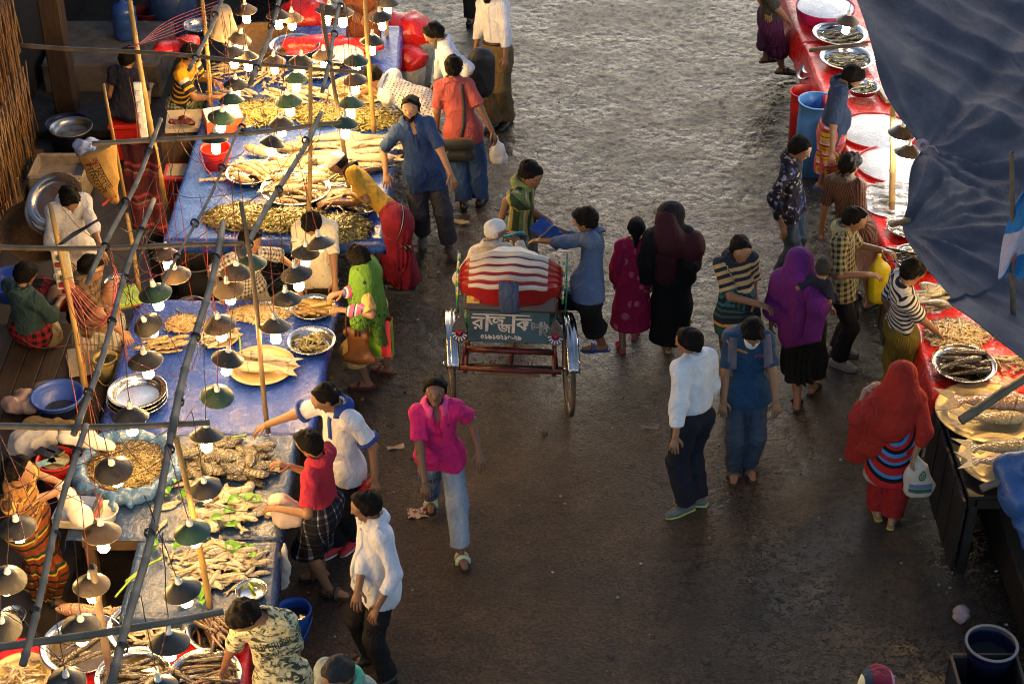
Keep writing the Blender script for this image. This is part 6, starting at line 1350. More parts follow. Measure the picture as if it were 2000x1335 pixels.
# scale
sc_ = empty('weighing_scale', P(155, 1010, TH_+.01), -.1); tag(sc_, 'cream weighing scale with a red display in front of the striped seller', 'scale')
MB().box((0, 0, .035), (.30, .26, .07), bev=.012).build('base', M('cream_metal', L('#a89c80'), .5, var=.3), sc_); MB().box((-.02, 0, .085), (.26, .26, .012), bev=.004).build('pan', STEELD, sc_)
pl = MB().box((.135, 0, .095), (.03, .24, .09), bev=.005).build('display_panel', M('dark_panel', (.03, .03, .03), .3), sc_)
t_ = NT('red_digits'); dm = t_.fin((.2, .01, .01), .4, Emission_Color=(1, .08, .04), Emission_Strength=.7); m = MB(); m.box((.1515, .06, .10), (.003, .07, .03)); m.box((.1515, -.06, .10), (.003, .07, .03)); m.build('digit_display', dm, pl)
S = SDF(.012); c_ = P(142, 985, .93); S.add(c_+V3(-.08, .08, .08), c_+V3(.08, -.10, -.02), .05, .075, .04, UP, 1.4); S.add(c_+V3(.08, -.10, -.02), c_+V3(.13, -.16, -.04), .07, .03, .04); S.disp = wrink(8, .008, 25); sdf_obj('fish_bag', S, M('clear_white_bag', (.62, .56, .48), .35, bump=.4), c_, None, 'white wrapped fish lifted on the scale by the striped seller', 'wrapped fish')
b_ = bucket(108, 895, .60, 72, .22, PL_RED, 'red bucket used as a till with banknotes inside', .8, None, False)
MB().lathe([(0, .20), (.10, .20)], 24).build('contents', M('till_paper', L('#8a7850'), .8, var=.5, sc=18, bump=.6), b_)
slab(88, 884, .815, (.085, .15, .01), 1.1, M('phone_black', (.012, .012, .014), .12, bump=0), 'phone', 'pale-edged phone lying on the till bucket', 'phone'); slab(108, 880, .815, (.075, .14, .01), 1.0, M('phone_dark', (.02, .02, .02), .3, bump=0), 'phone', 'dark phone on the till bucket beside the other', 'phone')
NOTE = M('banknote_blue', L('#7aa0a8'), .7, var=.4, sc=40); NOTE2 = M('banknote_green', L('#8c9078'), .7, var=.4, sc=40)
for (x, y, mt, rz, lab) in [(90, 903, NOTE, .5, 'folded blue banknote in the till bucket'), (112, 900, NOTE2, -.2, 'crumpled grey-green banknote in the till bucket')]: slab(x, y, .815, (.14, .065, .006), rz, mt, 'banknote', lab, 'banknote')
tray(205, 1012, TH_+.01, 58, 'small white bowl behind a rusty lamp', WHITEP, .07, name='bowl')
tray(492, 1163, TH_+.01, 62, 'small steel bowl at the corner of the dark sheet', STEEL, .05, name='bowl')
S = SDF(.014); c_ = P(172, 862, .86); S.add(c_+V3(-.14, .03, .02), c_+V3(.16, -.05, -.01), .09, .06, .04, UP, 3.0); S.add(c_+V3(-.05, .1, .0), c_+V3(.02, 0, .02), .08, .06, .04, UP, 2.6); S.disp = wrink(9, .014, 20); sdf_obj('plastic_sheet', S, M('white_film', (.6, .55, .48), .4, bump=.4), c_, None, 'crumpled white plastic behind the shrimp heap', 'plastic sheet')
S = SDF(.014); c_ = P(45, 868, .7); S.add(c_, c_+V3(.16, .06, .02), .11, .09, .05); S.disp = wrink(19, .014, 18); sdf_obj('plastic_bag', S, M('dim_plastic', (.42, .40, .38), .4, bump=.4), c_, None, 'crumpled pale plastic bag under the crossbar beside the till', 'plastic bag')
S = SDF(.014); c_ = P(105, 850, .62); S.add(c_+V3(-.15, .02, 0), c_+V3(.12, .0, .02), .13, .11, .05); S.disp = wrink(29, .02, 14); sdf_obj('jute_sack', S, M('jute', L('#5c4c2c'), .9, bump=.7, bsc=90), c_, None, 'dark crumpled jute sack behind the till bucket', 'sack')
# hanging bags on the near blue table's side
def bag(top, bot, hb, w, mat, label, cat='plastic bag', seed=0, depth=.6, vox=.011, handles=True, body=.5):
    """bag hanging from a hand: top / bottom pixels, hb the height of the bottom"""
    b = P(bot[0], bot[1], hb); t = PYZ(top[0], top[1], b[1]); u = t-b; S = SDF(vox)
    S.add(b+UP*w*.32, b+u*body, w*.5, w*.40, .05, V3(0, 1, 0), 1/depth); S.add(b+u*body, t-u*.12, w*.36, .02, .04, V3(0, 1, 0), 1/depth)
    if handles: S.add(t-u*.15, t, .016, .012, .02)
    S.cuts.append((b+UP*.0, -UP)); S.disp = wrink(seed+60, .010, 22, (1, 1, .6)); o = sdf_obj('plastic_bag', S, mat, b, None, label, cat); return o, b, t
PLB_W = M('white_bag_film', (.66, .65, .63), .38, bump=.3, spec=.5)
bag((970, 268), (972, 318), .50, .18, PLB_W, 'full white plastic bag hanging from the coral shirt man\'s hand', seed=1)
o_, b, t = bag((1788, 880), (1792, 966), .42, .24, M('frosted_bag', L('#b8aca0'), .4, bump=.3), 'frosted carrier bag with a green leaf emblem in the red scarf woman\'s hand', seed=2, depth=.45)
bv = BVHTree.FromPolygons([tuple(v.co) for v in o_.data.vertices], [tuple(p.vertices) for p in o_.data.polygons])
def onbag(ob, bvh, pts, faces, mat, nm):
    out = []
    for (x, z) in pts:
        h = bvh.ray_cast(Vector((x, -1, z)), Vector((0, 1, 0)), 3); out.append((np.array(h[0])+V3(0, -.004, 0)) if h[0] is not None else V3(x, -.05, z))
    return MB().add(out, faces, 0, False).build(nm, mat, ob)
gi = M('green_ink', L('#3c6a3c'), .6, bump=0); n_ = 20; pts = []
for k_, sc in enumerate((.034, .024, .016, .008)):
    for j in range(n_): a = 6.2832*j/n_; pts.append((sc*math.sin(a)*(.78+.12*-math.cos(a)), .215+sc*1.35*math.cos(a)))
onbag(o_, bv, pts, [(j, (j+1) % n_, n_+(j+1) % n_, n_+j) for j in range(n_)]+[(2*n_+j, 2*n_+(j+1) % n_, 3*n_+(j+1) % n_, 3*n_+j) for j in range(n_)], gi, 'leaf_emblem')
for (z0, z1, mt) in [(.10, .135, M('blue_grey_ink', L('#5c6c8c'), .6, bump=0)), (.06, .095, M('dark_green_ink', L('#2c5a48'), .6, bump=0))]:
    pts = [(x, z) for x in np.linspace(-.085, .085, 9) for z in (z0, z1)]; onbag(o_, bv, pts, [(2*i, 2*i+2, 2*i+3, 2*i+1) for i in range(8)], mt, 'print_band')
bag((548, 975), (563, 1022), .75, .24, M('pink_white_film', L('#cfb8a8'), .38, bump=.3), 'pale crumpled plastic bag held by the red polo man', seed=3, handles=False, body=.8)
bag((556, 1062), (553, 1148), .40, .10, PLB_W, 'narrow white plastic bag hanging at the dark blue sheet\'s side', seed=4)
bag((730, 925), (716, 968), .62, .13, M('red_film', L('#b0142c'), .38), 'red plastic bag in the white polo man\'s hand', seed=5)
bag((1718, 500), (1716, 590), .66, .20, M('yellow_film', L('#b8a81c'), .35, bump=.3), 'yellow plastic bag held open by the checked shirt man', seed=6, depth=.5, body=.7)
# woman's bags
S = SDF(.011); b = P(702, 704, .48); S.add(b+V3(-.10, 0, .03), b+V3(.10, -.02, .03), .045, .045, .04, V3(.1, 1, 0), 1.4); S.add(b+V3(-.08, 0, .28), b+V3(.07, -.02, .25), .03, .03, .08, V3(0, 1, 0), 1.4); S.add(b+V3(0, 0, .06), b+V3(0, 0, .24), .095, .085, .05, V3(0, 1, 0), 3.0); S.disp = wrink(71, .007, 20)
hb_ = sdf_obj('handbag', S, M('tan_leather', L('#744a28'), .5, var=.2), b, None, 'brown leather handbag on the lime shawl woman\'s arm', 'handbag'); m = MB()
for s in (-.05, .05): m.tube(smooth([V3(s-.035, -.04, .27), V3(s-.03, -.05, .45), V3(s+.01, -.03, .56), V3(s+.035, -.05, .42), V3(s+.035, -.04, .27)], 5), .008, 6)
m.build('handle', M('brown_strap', L('#4a2c16'), .5), hb_)
tb = empty('tote_bag', P(738, 690, .46), -.2); tag(tb, 'lime and red striped cloth tote beside the brown handbag', 'tote bag')
for (x0, x1, mt) in [(-.14, .045, M('lime_cloth', L('#8cc02c'), .7)), (.045, .085, M('tote_red', L('#b01c34'), .7)), (.085, .13, M('tote_red2', L('#c83c4c'), .7))]:
    m = MB(); m.grid(lambda u, v: V3(x0+(x1-x0)*u, -.035-.02*math.sin(math.pi*v), .0+.36*v-.0*u), 4, 8); m.grid(lambda u, v: V3(x1-(x1-x0)*u, .03+.02*math.sin(math.pi*v), .0+.36*v), 4, 8); m.build('panel', mt, tb)
m = MB(); m.grid(lambda u, v: V3(-.14, -.035+.065*u, .36*v), 2, 6); m.grid(lambda u, v: V3(.13, .03-.065*u, .36*v), 2, 6); m.grid(lambda u, v: V3(-.14+.27*u, -.035+.065*v, .0), 3, 2); m.build('gusset', M('lime_cloth', L('#8cc02c'), .7), tb)
bag_b = P(895, 312, .78); S = SDF(.011); S.add(bag_b+V3(-.12, 0, .05), bag_b+V3(.1, .0, .05), .06, .06, .03, V3(0, 1, 0), 1.2); S.add(bag_b+V3(-.12, 0, .15), bag_b+V3(.1, 0, .16), .06, .06, .03, V3(0, 1, 0), 1.2); S.add(bag_b+V3(-.08, -.06, .06), bag_b+V3(.06, -.06, .06), .05, .05, .02, V3(0, 1, 0), 1.6); S.disp = wrink(77, .005, 24)
sdf_obj('shoulder_bag', S, M('olive_canvas', L('#2c2a1a'), .8, bump=.5, bsc=120), bag_b, None, 'olive canvas shoulder bag at the coral shirt man\'s hip', 'shoulder bag')
S = SDF(.014); b = P(938, 178, .72); S.add(b+V3(0, 0, .08), b+V3(.02, 0, .34), .15, .13, .06, V3(0, 1, 0), 1.5); S.disp = wrink(78, .008, 18); sdf_obj('shoulder_bag', S, M('black_nylon', (.012, .012, .014), .6), b, None, 'black bag hanging behind the grey-bearded man', 'shoulder bag')
# --- red stall at the bottom
hR = .625
fish('rui', P(182, 1192, hR+.06), 176, .50, 'large pinkish carp lying whole on the red sheet', None, (.1, 0))
for (x, y, wp, lab, ks, n, ln, a, sp, mt) in [(165, 1272, 165, 'big steel tray with catfish lying in water', ['dark'], 6, .40, 20, 20, STEEL), (290, 1236, 158, 'steel tray heaped with small silver fish on the red sheet', ['small', 'small2'], 42, .15, -20, 30, STEEL), (432, 1242, 132, 'steel tray of glossy brown eels beside the leaning man', ['brown', 'brown2'], 44, .26, -60, 16, STEEL), (262, 1332, 148, 'steel tray cut by the bottom edge next to the thick pole', ['dark', 'dark2'], 14, .26, 10, 20, STEEL), (402, 1334, 145, 'steel tray of eels under the leaning man\'s hand', ['brown', 'dark2'], 30, .24, 10, 16, STEEL)]:
    _, c_, R_ = tray(x, y, hR, wp, lab, mt, .07); pile(c_, 0, c_[2], R_*.9, R_*.85, ks, n, ln, a, sp, .05 if n > 10 else 0, 'fish in the '+lab, 'fish in '+lab[:44])
    if n < 15: tag(MB().lathe([(0, 0), (R_*1.12, 0)], 40).build('tray_water', M('tray_water', (.07, .055, .03), .05, var=.3, bump=.15, bsc=14, spec=.8), loc=(0, 0, 0)), 'shallow water in the '+lab, 'water').location = c_+UP*.028
for i, (x, y) in enumerate([(14, 1232), (26, 1216)]): tray(x, y, hR+.01*i, 56, ['steel bowl beside the picture edge on the red sheet', 'steel bowl leaning behind another on the red sheet'][i], STEEL, .06, name='bowl')
_, c_, R_ = tray(42, 1330, hR, 120, 'tray of plump tan fish at the bottom corner', BRASS); pile(c_, 0, c_[2], R_*.95, R_*.8, ['tan', 'small2'], 34, .12, 20, 40, .05, 'plump tan fish in the corner tray', 'tan fish in corner tray')
bucket(572, 1190, 0, 66, .27, PL_BLUE, 'blue bucket of water on the road beside the near stall', .74, .72, True)
# ------------------------------------------------------------------ cycle rickshaw (built round its own axle, facing +Y)
RX, RY, RZ = -.015, 11.37, math.radians(-4)
rk = empty('cycle_rickshaw', (RX, RY, 0), RZ); tag(rk, 'cycle rickshaw with a red and white folded hood and a teal lettered board', 'rickshaw')
CHR = M('chrome', (.50, .49, .48), .2, 1.0, var=.3, sc=9, bump=.08, rvar=.1, dirt=((.16, .12, .09), .6)); RUB = M('tyre_rubber', (.035, .028, .022), .75, var=.3, dirt=(L('#6a5238'), .5)); RIMM = M('rusty_rim', (.36, .30, .24), .4, .8, var=.3)
REDF = M('red_frame_paint', L('#541619'), .45, var=.35, dirt=(L('#3a2a24'), .55)); TEAL = M('teal_board', L('#12363f'), .45, var=.35, sc=8, dirt=(L('#2a2824'), .58)); DKG = M('dark_greasy_steel', (.03, .027, .025), .5, .4)
RED_V = M('red_rexine', L('#8a1418'), .38, var=.25, sc=7, bump=.3, bsc=8, dirt=(L('#4a1a14'), .6)); WHT_V = M('dirty_white_rexine', L('#b8b0a4'), .45, var=.2, sc=6, bump=.2, dirt=(L('#6a5c4c'), .62)); GRYV = M('grey_back_panel', L('#3c3430'), .5, var=.3, bump=.15)
R_ = .40; UPB = .20
for sx in (-1, 1):
    X = sx*.475
    w_ = MB(); ring = [V3(X, R_*math.cos(t), R_+R_*math.sin(t)) for t in np.linspace(0, 6.2832, 49)]
    wr = MB().tube([V3(X, (R_-.02)*math.cos(t), R_+(R_-.02)*math.sin(t)) for t in np.linspace(0, 6.2832, 49)], .02, 8, 0, False); W_ = wr.build('wheel', RUB, rk)
    MB().tube([V3(X, (R_-.045)*math.cos(t), R_+(R_-.045)*math.sin(t)) for t in np.linspace(0, 6.2832, 49)], .013, 6, 0, False).build('rim', RIMM, W_)
    sp = MB()
    for i in range(32):
        a = 6.2832*i/32; o_ = .03*(1 if i % 2 else -1); sp.tube([V3(X+o_, .03*math.cos(a+.5*(1 if i % 4 < 2 else -1)), R_+.03*math.sin(a+.5*(1 if i % 4 < 2 else -1))), V3(X, (R_-.05)*math.cos(a), R_+(R_-.05)*math.sin(a))], .0022, 4)
    sp.build('spokes', RIMM, W_); MB().tube([V3(X-.05, 0, R_), V3(X+.07*sx+.0, 0, R_)], .024, 12).build('hub', CHR, W_)
    # chrome mudguard arched over the wheel
    g = MB()
    def mg(u, v, X=X):
        a = math.radians(30+125*u); rr = R_+.04; z_ = (v-.5)*.10; return V3(X+z_, -rr*math.cos(a), R_+rr*math.sin(a)+.018*(1-(2*v-1)**2)+.006*math.cos(18*(v-.5)))
    g.grid(mg, 30, 10); go = g.build('mudguard', CHR, rk); TOE = math.radians(8); [(setattr(q, 'rotation_euler', (0, 0, TOE)), setattr(q, 'location', (X-X*math.cos(TOE), -X*math.sin(TOE), 0))) for q in (W_, go)]; md = go.modifiers.new('t', 'SOLIDIFY'); md.thickness = .003
    e_ = MB(); cx, cz = X-sx*.10, .97; n_ = 18
    shp = [(.062*math.sin(6.2832*j/n_)*(1 if math.cos(6.2832*j/n_) < 0 else (1-.55*math.cos(6.2832*j/n_)**2)), .0-.055*1+(.085 if math.cos(6.2832*j/n_) < 0 else .16)*math.cos(6.2832*j/n_)) for j in range(n_)]
    V = [V3(cx+x, -.30-.00*z, cz+z) for x, z in shp]+[V3(cx+x, -.29, cz+z) for x, z in shp]
    pl = MB().add(V, [tuple(range(n_-1, -1, -1)), tuple(range(n_, 2*n_))]+[(j, (j+1) % n_, n_+(j+1) % n_, n_+j) for j in range(n_)], 0, False).build('mudguard_plate', M('etched_chrome', (.42, .40, .38), .25, .9, var=.3, sc=30, bump=.4, bsc=60), rk)
    lo = MB(); k = 14
    for (r1, r2, mi) in [(.030, .060, 0), (.0, .030, 1)]:
        for j in range(k):
            a0, a1 = math.pi*(1+j/k), math.pi*(1+(j+1)/k)
            lo.add([V3(cx+r1*math.cos(a0), -.3035, cz-.045+r1*1.2*math.sin(a0)), V3(cx+r2*math.cos(a0), -.3035, cz-.045+r2*1.3*math.sin(a0)), V3(cx+r2*math.cos(a1), -.3035, cz-.045+r2*1.3*math.sin(a1)), V3(cx+r1*math.cos(a1), -.3035, cz-.045+r1*1.2*math.sin(a1))], [(0, 1, 2, 3)], (0 if j % 2 else 2) if mi == 0 else 1, False)
    lo.add([V3(cx-.022, -.305, cz-.035), V3(cx-.011, -.305, cz-.02), V3(cx, -.305, cz-.03), V3(cx+.011, -.305, cz-.02), V3(cx+.022, -.305, cz-.035), V3(cx, -.305, cz-.066)], [(0, 1, 2, 3, 4, 5)], 3, False)
    lo.build('emblem', [M('emblem_blue', L('#26306a'), .4, bump=0), M('emblem_dark', L('#2c1c2c'), .4, bump=0), M('emblem_white', L('#c8c0bc'), .4, bump=0), M('emblem_pink', L('#c0184c'), .4, bump=0)], pl)
for (y, z, r, nm, mt, hw) in [(0, R_, .016, 'axle', DKG, .47), (-.08, .42, .022, 'rear_bar', REDF, .42), (.02, .54, .028, 'rear_bar', REDF, .36)]: MB().tube([V3(-hw, y, z), V3(hw, y, z)], r, 10).build(nm, mt, rk)
MB().box((0, -.085, .375), (.5, .02, .02)).build('rear_bar', M('worn_wood_bar', L('#6a5a48'), .7), rk)
f_ = MB()
for sx in (-1, 1):
    f_.tube(smooth([V3(sx*.36, -.08, .37), V3(sx*.35, .05, .52), V3(sx*.33, .45, .50), V3(sx*.05, 1.0, .52)], 5), .018, 8); f_.tube([V3(sx*.38, 0, R_), V3(sx*.36, -.02, .62)], .014, 6)
    f_.tube([V3(sx*.15, .1, .36), V3(sx*.15, -.05, .36)], .02, 6)
f_.tube([V3(0, .0, .36), V3(0, 1.05, .33)], .018, 8); f_.tube([V3(0, 1.02, .32), V3(0, 1.08, .88)], .016, 8); f_.tube([V3(0, 1.05, .80), V3(0, 1.72, .82)], .018, 8); f_.tube([V3(0, 1.04, .34), V3(0, 1.70, .74)], .018, 8); f_.tube([V3(0, 1.46, .95), V3(0, 1.74, .70)], .02, 8)
for sx in (-1, 1): f_.tube([V3(sx*.04, 1.74, .72), V3(sx*.045, 1.93, R_)], .014, 6)
f_.build('frame', REDF, rk)
MB().tube([V3(0, 1.93+(R_-.02)*math.cos(t), R_+(R_-.02)*math.sin(t)) for t in np.linspace(0, 6.2832, 41)], .02, 8, 0, False).build('wheel', RUB, rk)
sd_ = MB(); sd_.ell((0, 1.08, .93), (V3(.09, 0, 0), V3(0, .14, 0), V3(0, 0, .04)), 0, 14); sd_.build('saddle', PL_BLK, rk)
hb = MB().tube(smooth([V3(-.22, 1.28, .98), V3(-.17, 1.40, .98), V3(0, 1.46, .94), V3(.17, 1.40, .98), V3(.22, 1.28, .98)], 5), .012, 8).build('handlebar', DKG, rk); MB().ell((.15, 1.34, 1.01), (V3(.045, 0, 0), V3(0, .045, 0), V3(0, 0, .035)), 0, 12).build('bell', CHR, hb)
# body: seat box, board, back panel
MB().box((0, .26, .70), (.74, .62, .04), bev=.01).build('floor_board', WOOD, rk); MB().box((0, .22, .80), (.74, .46, .16), bev=.015).build('seat_box', M('painted_box', L('#2f5a4a'), .5, var=.4), rk); MB().box((0, .26, .90), (.74, .44, .09), bev=.04).build('seat', RED_V, rk)
MB().box((0, .98-.35, .32), (.7, .34, .03), bev=.01).build('foot_board', WOOD, rk)
tl = math.radians(-28); Rm = np.array([[1, 0, 0], [0, math.cos(tl), -math.sin(tl)], [0, math.sin(tl), math.cos(tl)]])
bc = V3(0, -.13, .88); bd = MB().box(bc, (.64, .022, .25), R=Rm, bev=.004).build('name_board', TEAL, rk); MB().box(bc+Rm@V3(0, .0, .145), (.68, .05, .035), R=Rm, bev=.006).build('ledge', TEAL, rk)
PAINT = M('faded_white_paint', L('#b0a8a0'), .55, var=.25, sc=22, dirt=(L('#3c5860'), .66), bump=.1); PAINTF = M('worn_white_paint', L('#7c8480'), .55, var=.4, sc=22, dirt=(L('#1c3c46'), .5), bump=.1)
def onboard(txt, size, x, z, mt, sx=1.0, rotd=0, ext=.002):
    V, F = glyphs(txt, size, 0, ext); cc, ss = math.cos(math.radians(rotd)), math.sin(math.radians(rotd))
    return MB().add([bc+Rm@V3(x+(v[0]*sx*cc-v[1]*ss), -.0135, z+(v[0]*sx*ss+v[1]*cc)) for v in V], F, 0, False).build('lettering', mt, bd)
onboard('র', .15, -.245, .02, PAINT, 1.1); onboard('জ', .13, -.10, .032, PAINT, 1.1); onboard('জ', .10, -.035, -.015, PAINT, 1.15); onboard('ক', .145, .115, .02, PAINT, 1.0); onboard('ভ', .11, .205, .0, PAINTF, .9, -12); onboard('ই', .11, .285, -.02, PAINTF, .9, -16)
for x_, z0, mt_ in ((-.175, -.045, PAINT), (.035, -.05, PAINT), (.25, -.06, PAINTF)): MB().add([bc+Rm@V3(x, -.0136, z) for x, z in [(x_-.012, z0), (x_+.012, z0+.004), (x_+.016, .092 if x_ < .2 else .05), (x_-.010, .09 if x_ < .2 else .05)]], [(0, 1, 2, 3)]).build('lettering', mt_, bd)
MB().add([bc+Rm@V3(x, -.0138, z) for x, z in [(-.29, .085), (.165, .088), (.165, .098), (-.29, .096)]], [(0, 1, 2, 3)]).build('headline', PAINT, bd)
onboard('০১৯১৩২১৬-২৯', .052, -.06, -.085, PAINT, 1.0)
MB().box((0, -.06, 1.06), (.72, .035, .13), R=Rm, bev=.01).build('back_panel', GRYV, rk)
nb_ = MB().box((-.285, -.086, 1.095), (.10, .006, .055), R=Rm).build('number_plate', M('yellow_plate', L('#c8a838'), .5, var=.3, sc=60), rk); MB().box((-.262, -.0905, 1.097), (.035, .003, .032), R=Rm).build('plate_print', M('plate_red', L('#b83a24'), .5), nb_)
# folded hood: pleats hinged at the seat arms
def hood_row(ph, rad, x_):
    return [V3(x_*math.cos(t), .20-rad*math.sin(t)**.6*math.cos(ph), 1.06+rad*math.sin(t)**.6*math.sin(ph)) for t in np.linspace(0, math.pi, 33)]
rows = []; kinds = []
def add_row(phd, rad, x_, k): rows.append(hood_row(math.radians(phd), rad, x_)); kinds.append(k)
add_row(-8, .28, .40, 'r'); add_row(2, .32, .41, 'r'); add_row(14, .355, .415, 'r'); add_row(27, .375, .42, 'w')
a_ = 27
for i in range(5):
    add_row(a_+3.0, .40, .42, 'w'); add_row(a_+6.2, .395, .42, 'r'); add_row(a_+10.3, .36, .415, 'r' if i < 4 else 'w'); a_ += 10.6
    if i < 4: add_row(a_+.6, .365, .415, 'w')
for ph_, rad_ in ((86, .36), (96, .34), (108, .30), (118, .26), (126, .2)): add_row(ph_, rad_, .29, 'W')
h_ = MB(); nR = len(rows)
def hm(i, j):
    if kinds[i] == 'W': return 1
    return 1 if kinds[i] == 'w' and 8 <= j <= 24 else 0
h_.grid(lambda u, v: rows[int(round(u*(nR-1)))][int(round(v*32))]+V3(0, 0, .006*math.sin(37*v+5*u)), nR-1, 32, mf=hm)
ho = h_.build('hood', [RED_V, WHT_V], rk); md = ho.modifiers.new('t', 'SOLIDIFY'); md.thickness = .006
for sx in (-1, 1):
    m = MB()
    for i in range(12):
        ph = math.radians(5+8*i); m.ell(V3(sx*.415, .20-.2*math.cos(ph), 1.02+.36*math.sin(ph)*.8), (V3(.012, 0, 0), V3(0, .022, 0), V3(0, 0, .022)), i % 3, 6)
    m.build('hood_trim', [M('trim_green', L('#2c7a4c'), .5), M('trim_yellow', L('#c8b04a'), .5), M('trim_white', L('#c0b8b0'), .5)], rk)
    m = MB(); m.tube([V3(sx*.43, .15, .80), V3(sx*.44, .12, 1.06), V3(sx*.43, .3, 1.3)], .008, 6); m.tube([V3(sx*.40, .12, 1.0), V3(sx*.40, .52, 1.0), V3(sx*.38, .55, .72)], .014, 6); m.build('arm_rail', M('green_rail', L('#3c8a74'), .45), rk)
cl = MB(); cl.grid(lambda u, v: V3(-.075+.155*u+.012*v, -.225-.03*math.sin(v*2.6)-.0*v+.006*math.sin(9*u), 1.345-.27*v*(1-.06*u)) + V3(0, .10*max(0, .35-v), 0), 6, 14)
c2 = cl.build('cloth_flap', cloth('denim_flap', 'plain', L('#3c4a64'), wr=.8), rk); md = c2.modifiers.new('t', 'SOLIDIFY'); md.thickness = .006
# things handled by the man at the rickshaw
q4 = [P(1033, 446, 1.32), P(1060, 422, 1.38), P(1118, 470, 1.26), P(1086, 488, 1.18)]; q0 = sum(q4)/4; nq = nz(np.cross(q4[3]-q4[0], q4[1]-q4[0])); nq = nq if nq[1] < 0 else -nq
def bagf(u, v, s=1): return ((1-u)*(1-v)*q4[0]+(1-u)*v*q4[1]+u*v*q4[2]+u*(1-v)*q4[3])-q0+nq*s*(.022*(math.sin(math.pi*u)*math.sin(math.pi*v))**.5+.006*math.sin(13*u+5*v))
m = MB(); m.grid(bagf, 12, 10); m.grid(lambda u, v: bagf(u, v, -1), 12, 10); bb = m.build('folded_bag', cloth('blue_nylon', 'plain', L('#1f4288'), rough=.5)); bb.location = q0; tag(bb, 'blue folded bag with a grey strap held out by the grey-blue shirt man', 'bag')
MB().tube([bagf(.40+.02*math.sin(t*6), t)+nq*.008 for t in np.linspace(0, 1, 8)], .009, 6).build('strap', M('grey_strap', L('#6c6a64'), .7), bb)
S = SDF(.01); p0 = P(988, 462, 1.12); S.add(p0, p0+V3(.12, .03, .02), .05, .045, .03, nz(V3(.2, .6, .8)), 4); S.disp = wrink(92, .006, 22); sdf_obj('plastic_bag', S, M('cyan_film', L('#2c8ab0'), .4, bump=.3), p0, None, 'small cyan plastic bag passed between the two men at the rickshaw', 'plastic bag')
# ------------------------------------------------------------------ fish stall under the dark tarpaulin
HR = .75
REDT2 = tarpm('red_plastic_sheet_b', L('#c0221c'), .26)
for (c4, lab, sd) in [(((2.98, 18.6), (4.6, 18.6), (4.6, 16.6), (3.05, 16.6)), 'red plastic cloth under the far ice bowl', 11), (((3.06, 16.55), (4.7, 16.55), (4.7, 14.62), (3.12, 14.62)), 'red plastic cloth under the three steel trays behind the blue drum', 12), (((3.12, 14.58), (4.8, 14.58), (4.8, 12.62), (3.22, 12.62)), 'red plastic cloth under the white ice heaps', 13), (((3.24, 12.58), (4.8, 12.58), (4.8, 10.55), (3.22, 10.55)), 'red plastic cloth under the shrimp heap and dark fish tray', 14)]:
    sheet('plastic_sheet', c4, HR+.006, .38, REDT2, lab, sd, .014, (0, 0, 1, 1))
table(3.24, 4.7, 14.65, 18.5, HR-.006, 'long plank table under the red cloth, far half'); table(3.30, 4.75, 10.6, 14.55, HR-.006, 'long plank table under the red cloth, near half')
PINKP = M('pink_plastic', L('#b81c54'), .4); ICE = M('white_ice', (.72, .75, .80), .28, var=.15, sc=20, bump=.9, bsc=60, spec=.6)
def ice(px, py, h, rx, ry, mound, label, fishes=0, rimmat=None):
    c = P(px, py, h); m = MB(); m.grid(lambda u, v: V3(rx*u*math.cos(6.2832*v), ry*u*math.sin(6.2832*v), mound*(1-u*u)+.02*float(fbm(7+rx*u*9*math.cos(6.2832*v), 7+ry*u*9*math.sin(6.2832*v), 5)-.5)), 14, 40)
    o = m.build('ice_heap', ICE); o.location = c; tag(o, label, 'ice')
    if rimmat:
        b_ = MB().lathe([(.92, -.10), (1.0, -.02), (1.03, .012), (1.06, .014), (1.05, .0), (.96, -.12)], 40); V = [V3(x*rx, y*ry, z) for x, y, z in b_.v]; b_.v = V; q = b_.build('basin', rimmat); q.location = c; tag(q, 'wide plastic basin under the '+label.split('heap ')[-1].replace('in the', 'ice of the').replace('on the', 'ice on the'), 'basin')
    return c
ice(1612, 14, HR+.14, .30, .30, .05, 'white ice heap in the pink basin at the top edge', 0, PINKP)
_, c_, R_ = tray(1640, 76, HR+.05, 108, 'farthest steel tray of small dark fish, under the lit lamp', STEEL, .06); pile(c_, 0, c_[2], R_*.85, R_*.75, ['dark', 'brown2', 'olive'], 30, .19, 5, 14, .03, 'small dark fish in the farthest tray', 'dark fish in farthest tray')
_, c_, R_ = tray(1654, 124, HR+.05, 108, 'steel tray of small dark fish between two others', STEEL, .06); pile(c_, 0, c_[2], R_*.85, R_*.75, ['dark', 'olive2', 'brown2'], 30, .19, 0, 14, .03, 'small dark fish in the middle far tray', 'dark fish in middle far tray')
_, c_, R_ = tray(1684, 180, HR+.05, 66, 'small steel tray before the blue tee man', STEEL, .06); pile(c_, 0, c_[2], R_*.85, R_*.75, ['dark', 'olive'], 16, .15, 0, 18, .02, 'small dark fish in the small tray', 'dark fish in small tray')
for i, (x, y) in enumerate([(1598, 128), (1588, 140)]): tray(x, y, .66-.05*i, 62, ['empty steel tray tipped against the red cloth, upper one', 'empty steel tray tipped against the red cloth, lower one'][i], STEELD, .05, (0, math.radians(-40), 0))
slab(1728, 188, HR+.02, (.10, .30, .05), .2, M('cut_fish', L('#a89c84'), .35, var=.4, bump=.3), 'fish_fillet', 'pale slab of fish with a green edge beside the tarpaulin', 'fish')
bucket(1572, 178, 0, 54, .62, PL_RED, 'tall red bucket beside the blue drum', .8, None, False); bucket(1597, 196, 0, 72, .78, PL_LB, 'tall light blue plastic drum beside the bright lungi', .92, None, False, 'drum', cat='drum')
ice(1714, 256, HR+.03, .36, .34, .08, 'white ice heap on the red cloth behind the bamboo upright', 0, PL_RED); ice(1756, 322, HR+.03, .38, .34, .08, 'white ice heap in the red basin nearest the pinstripe shirt', 0, PL_RED)
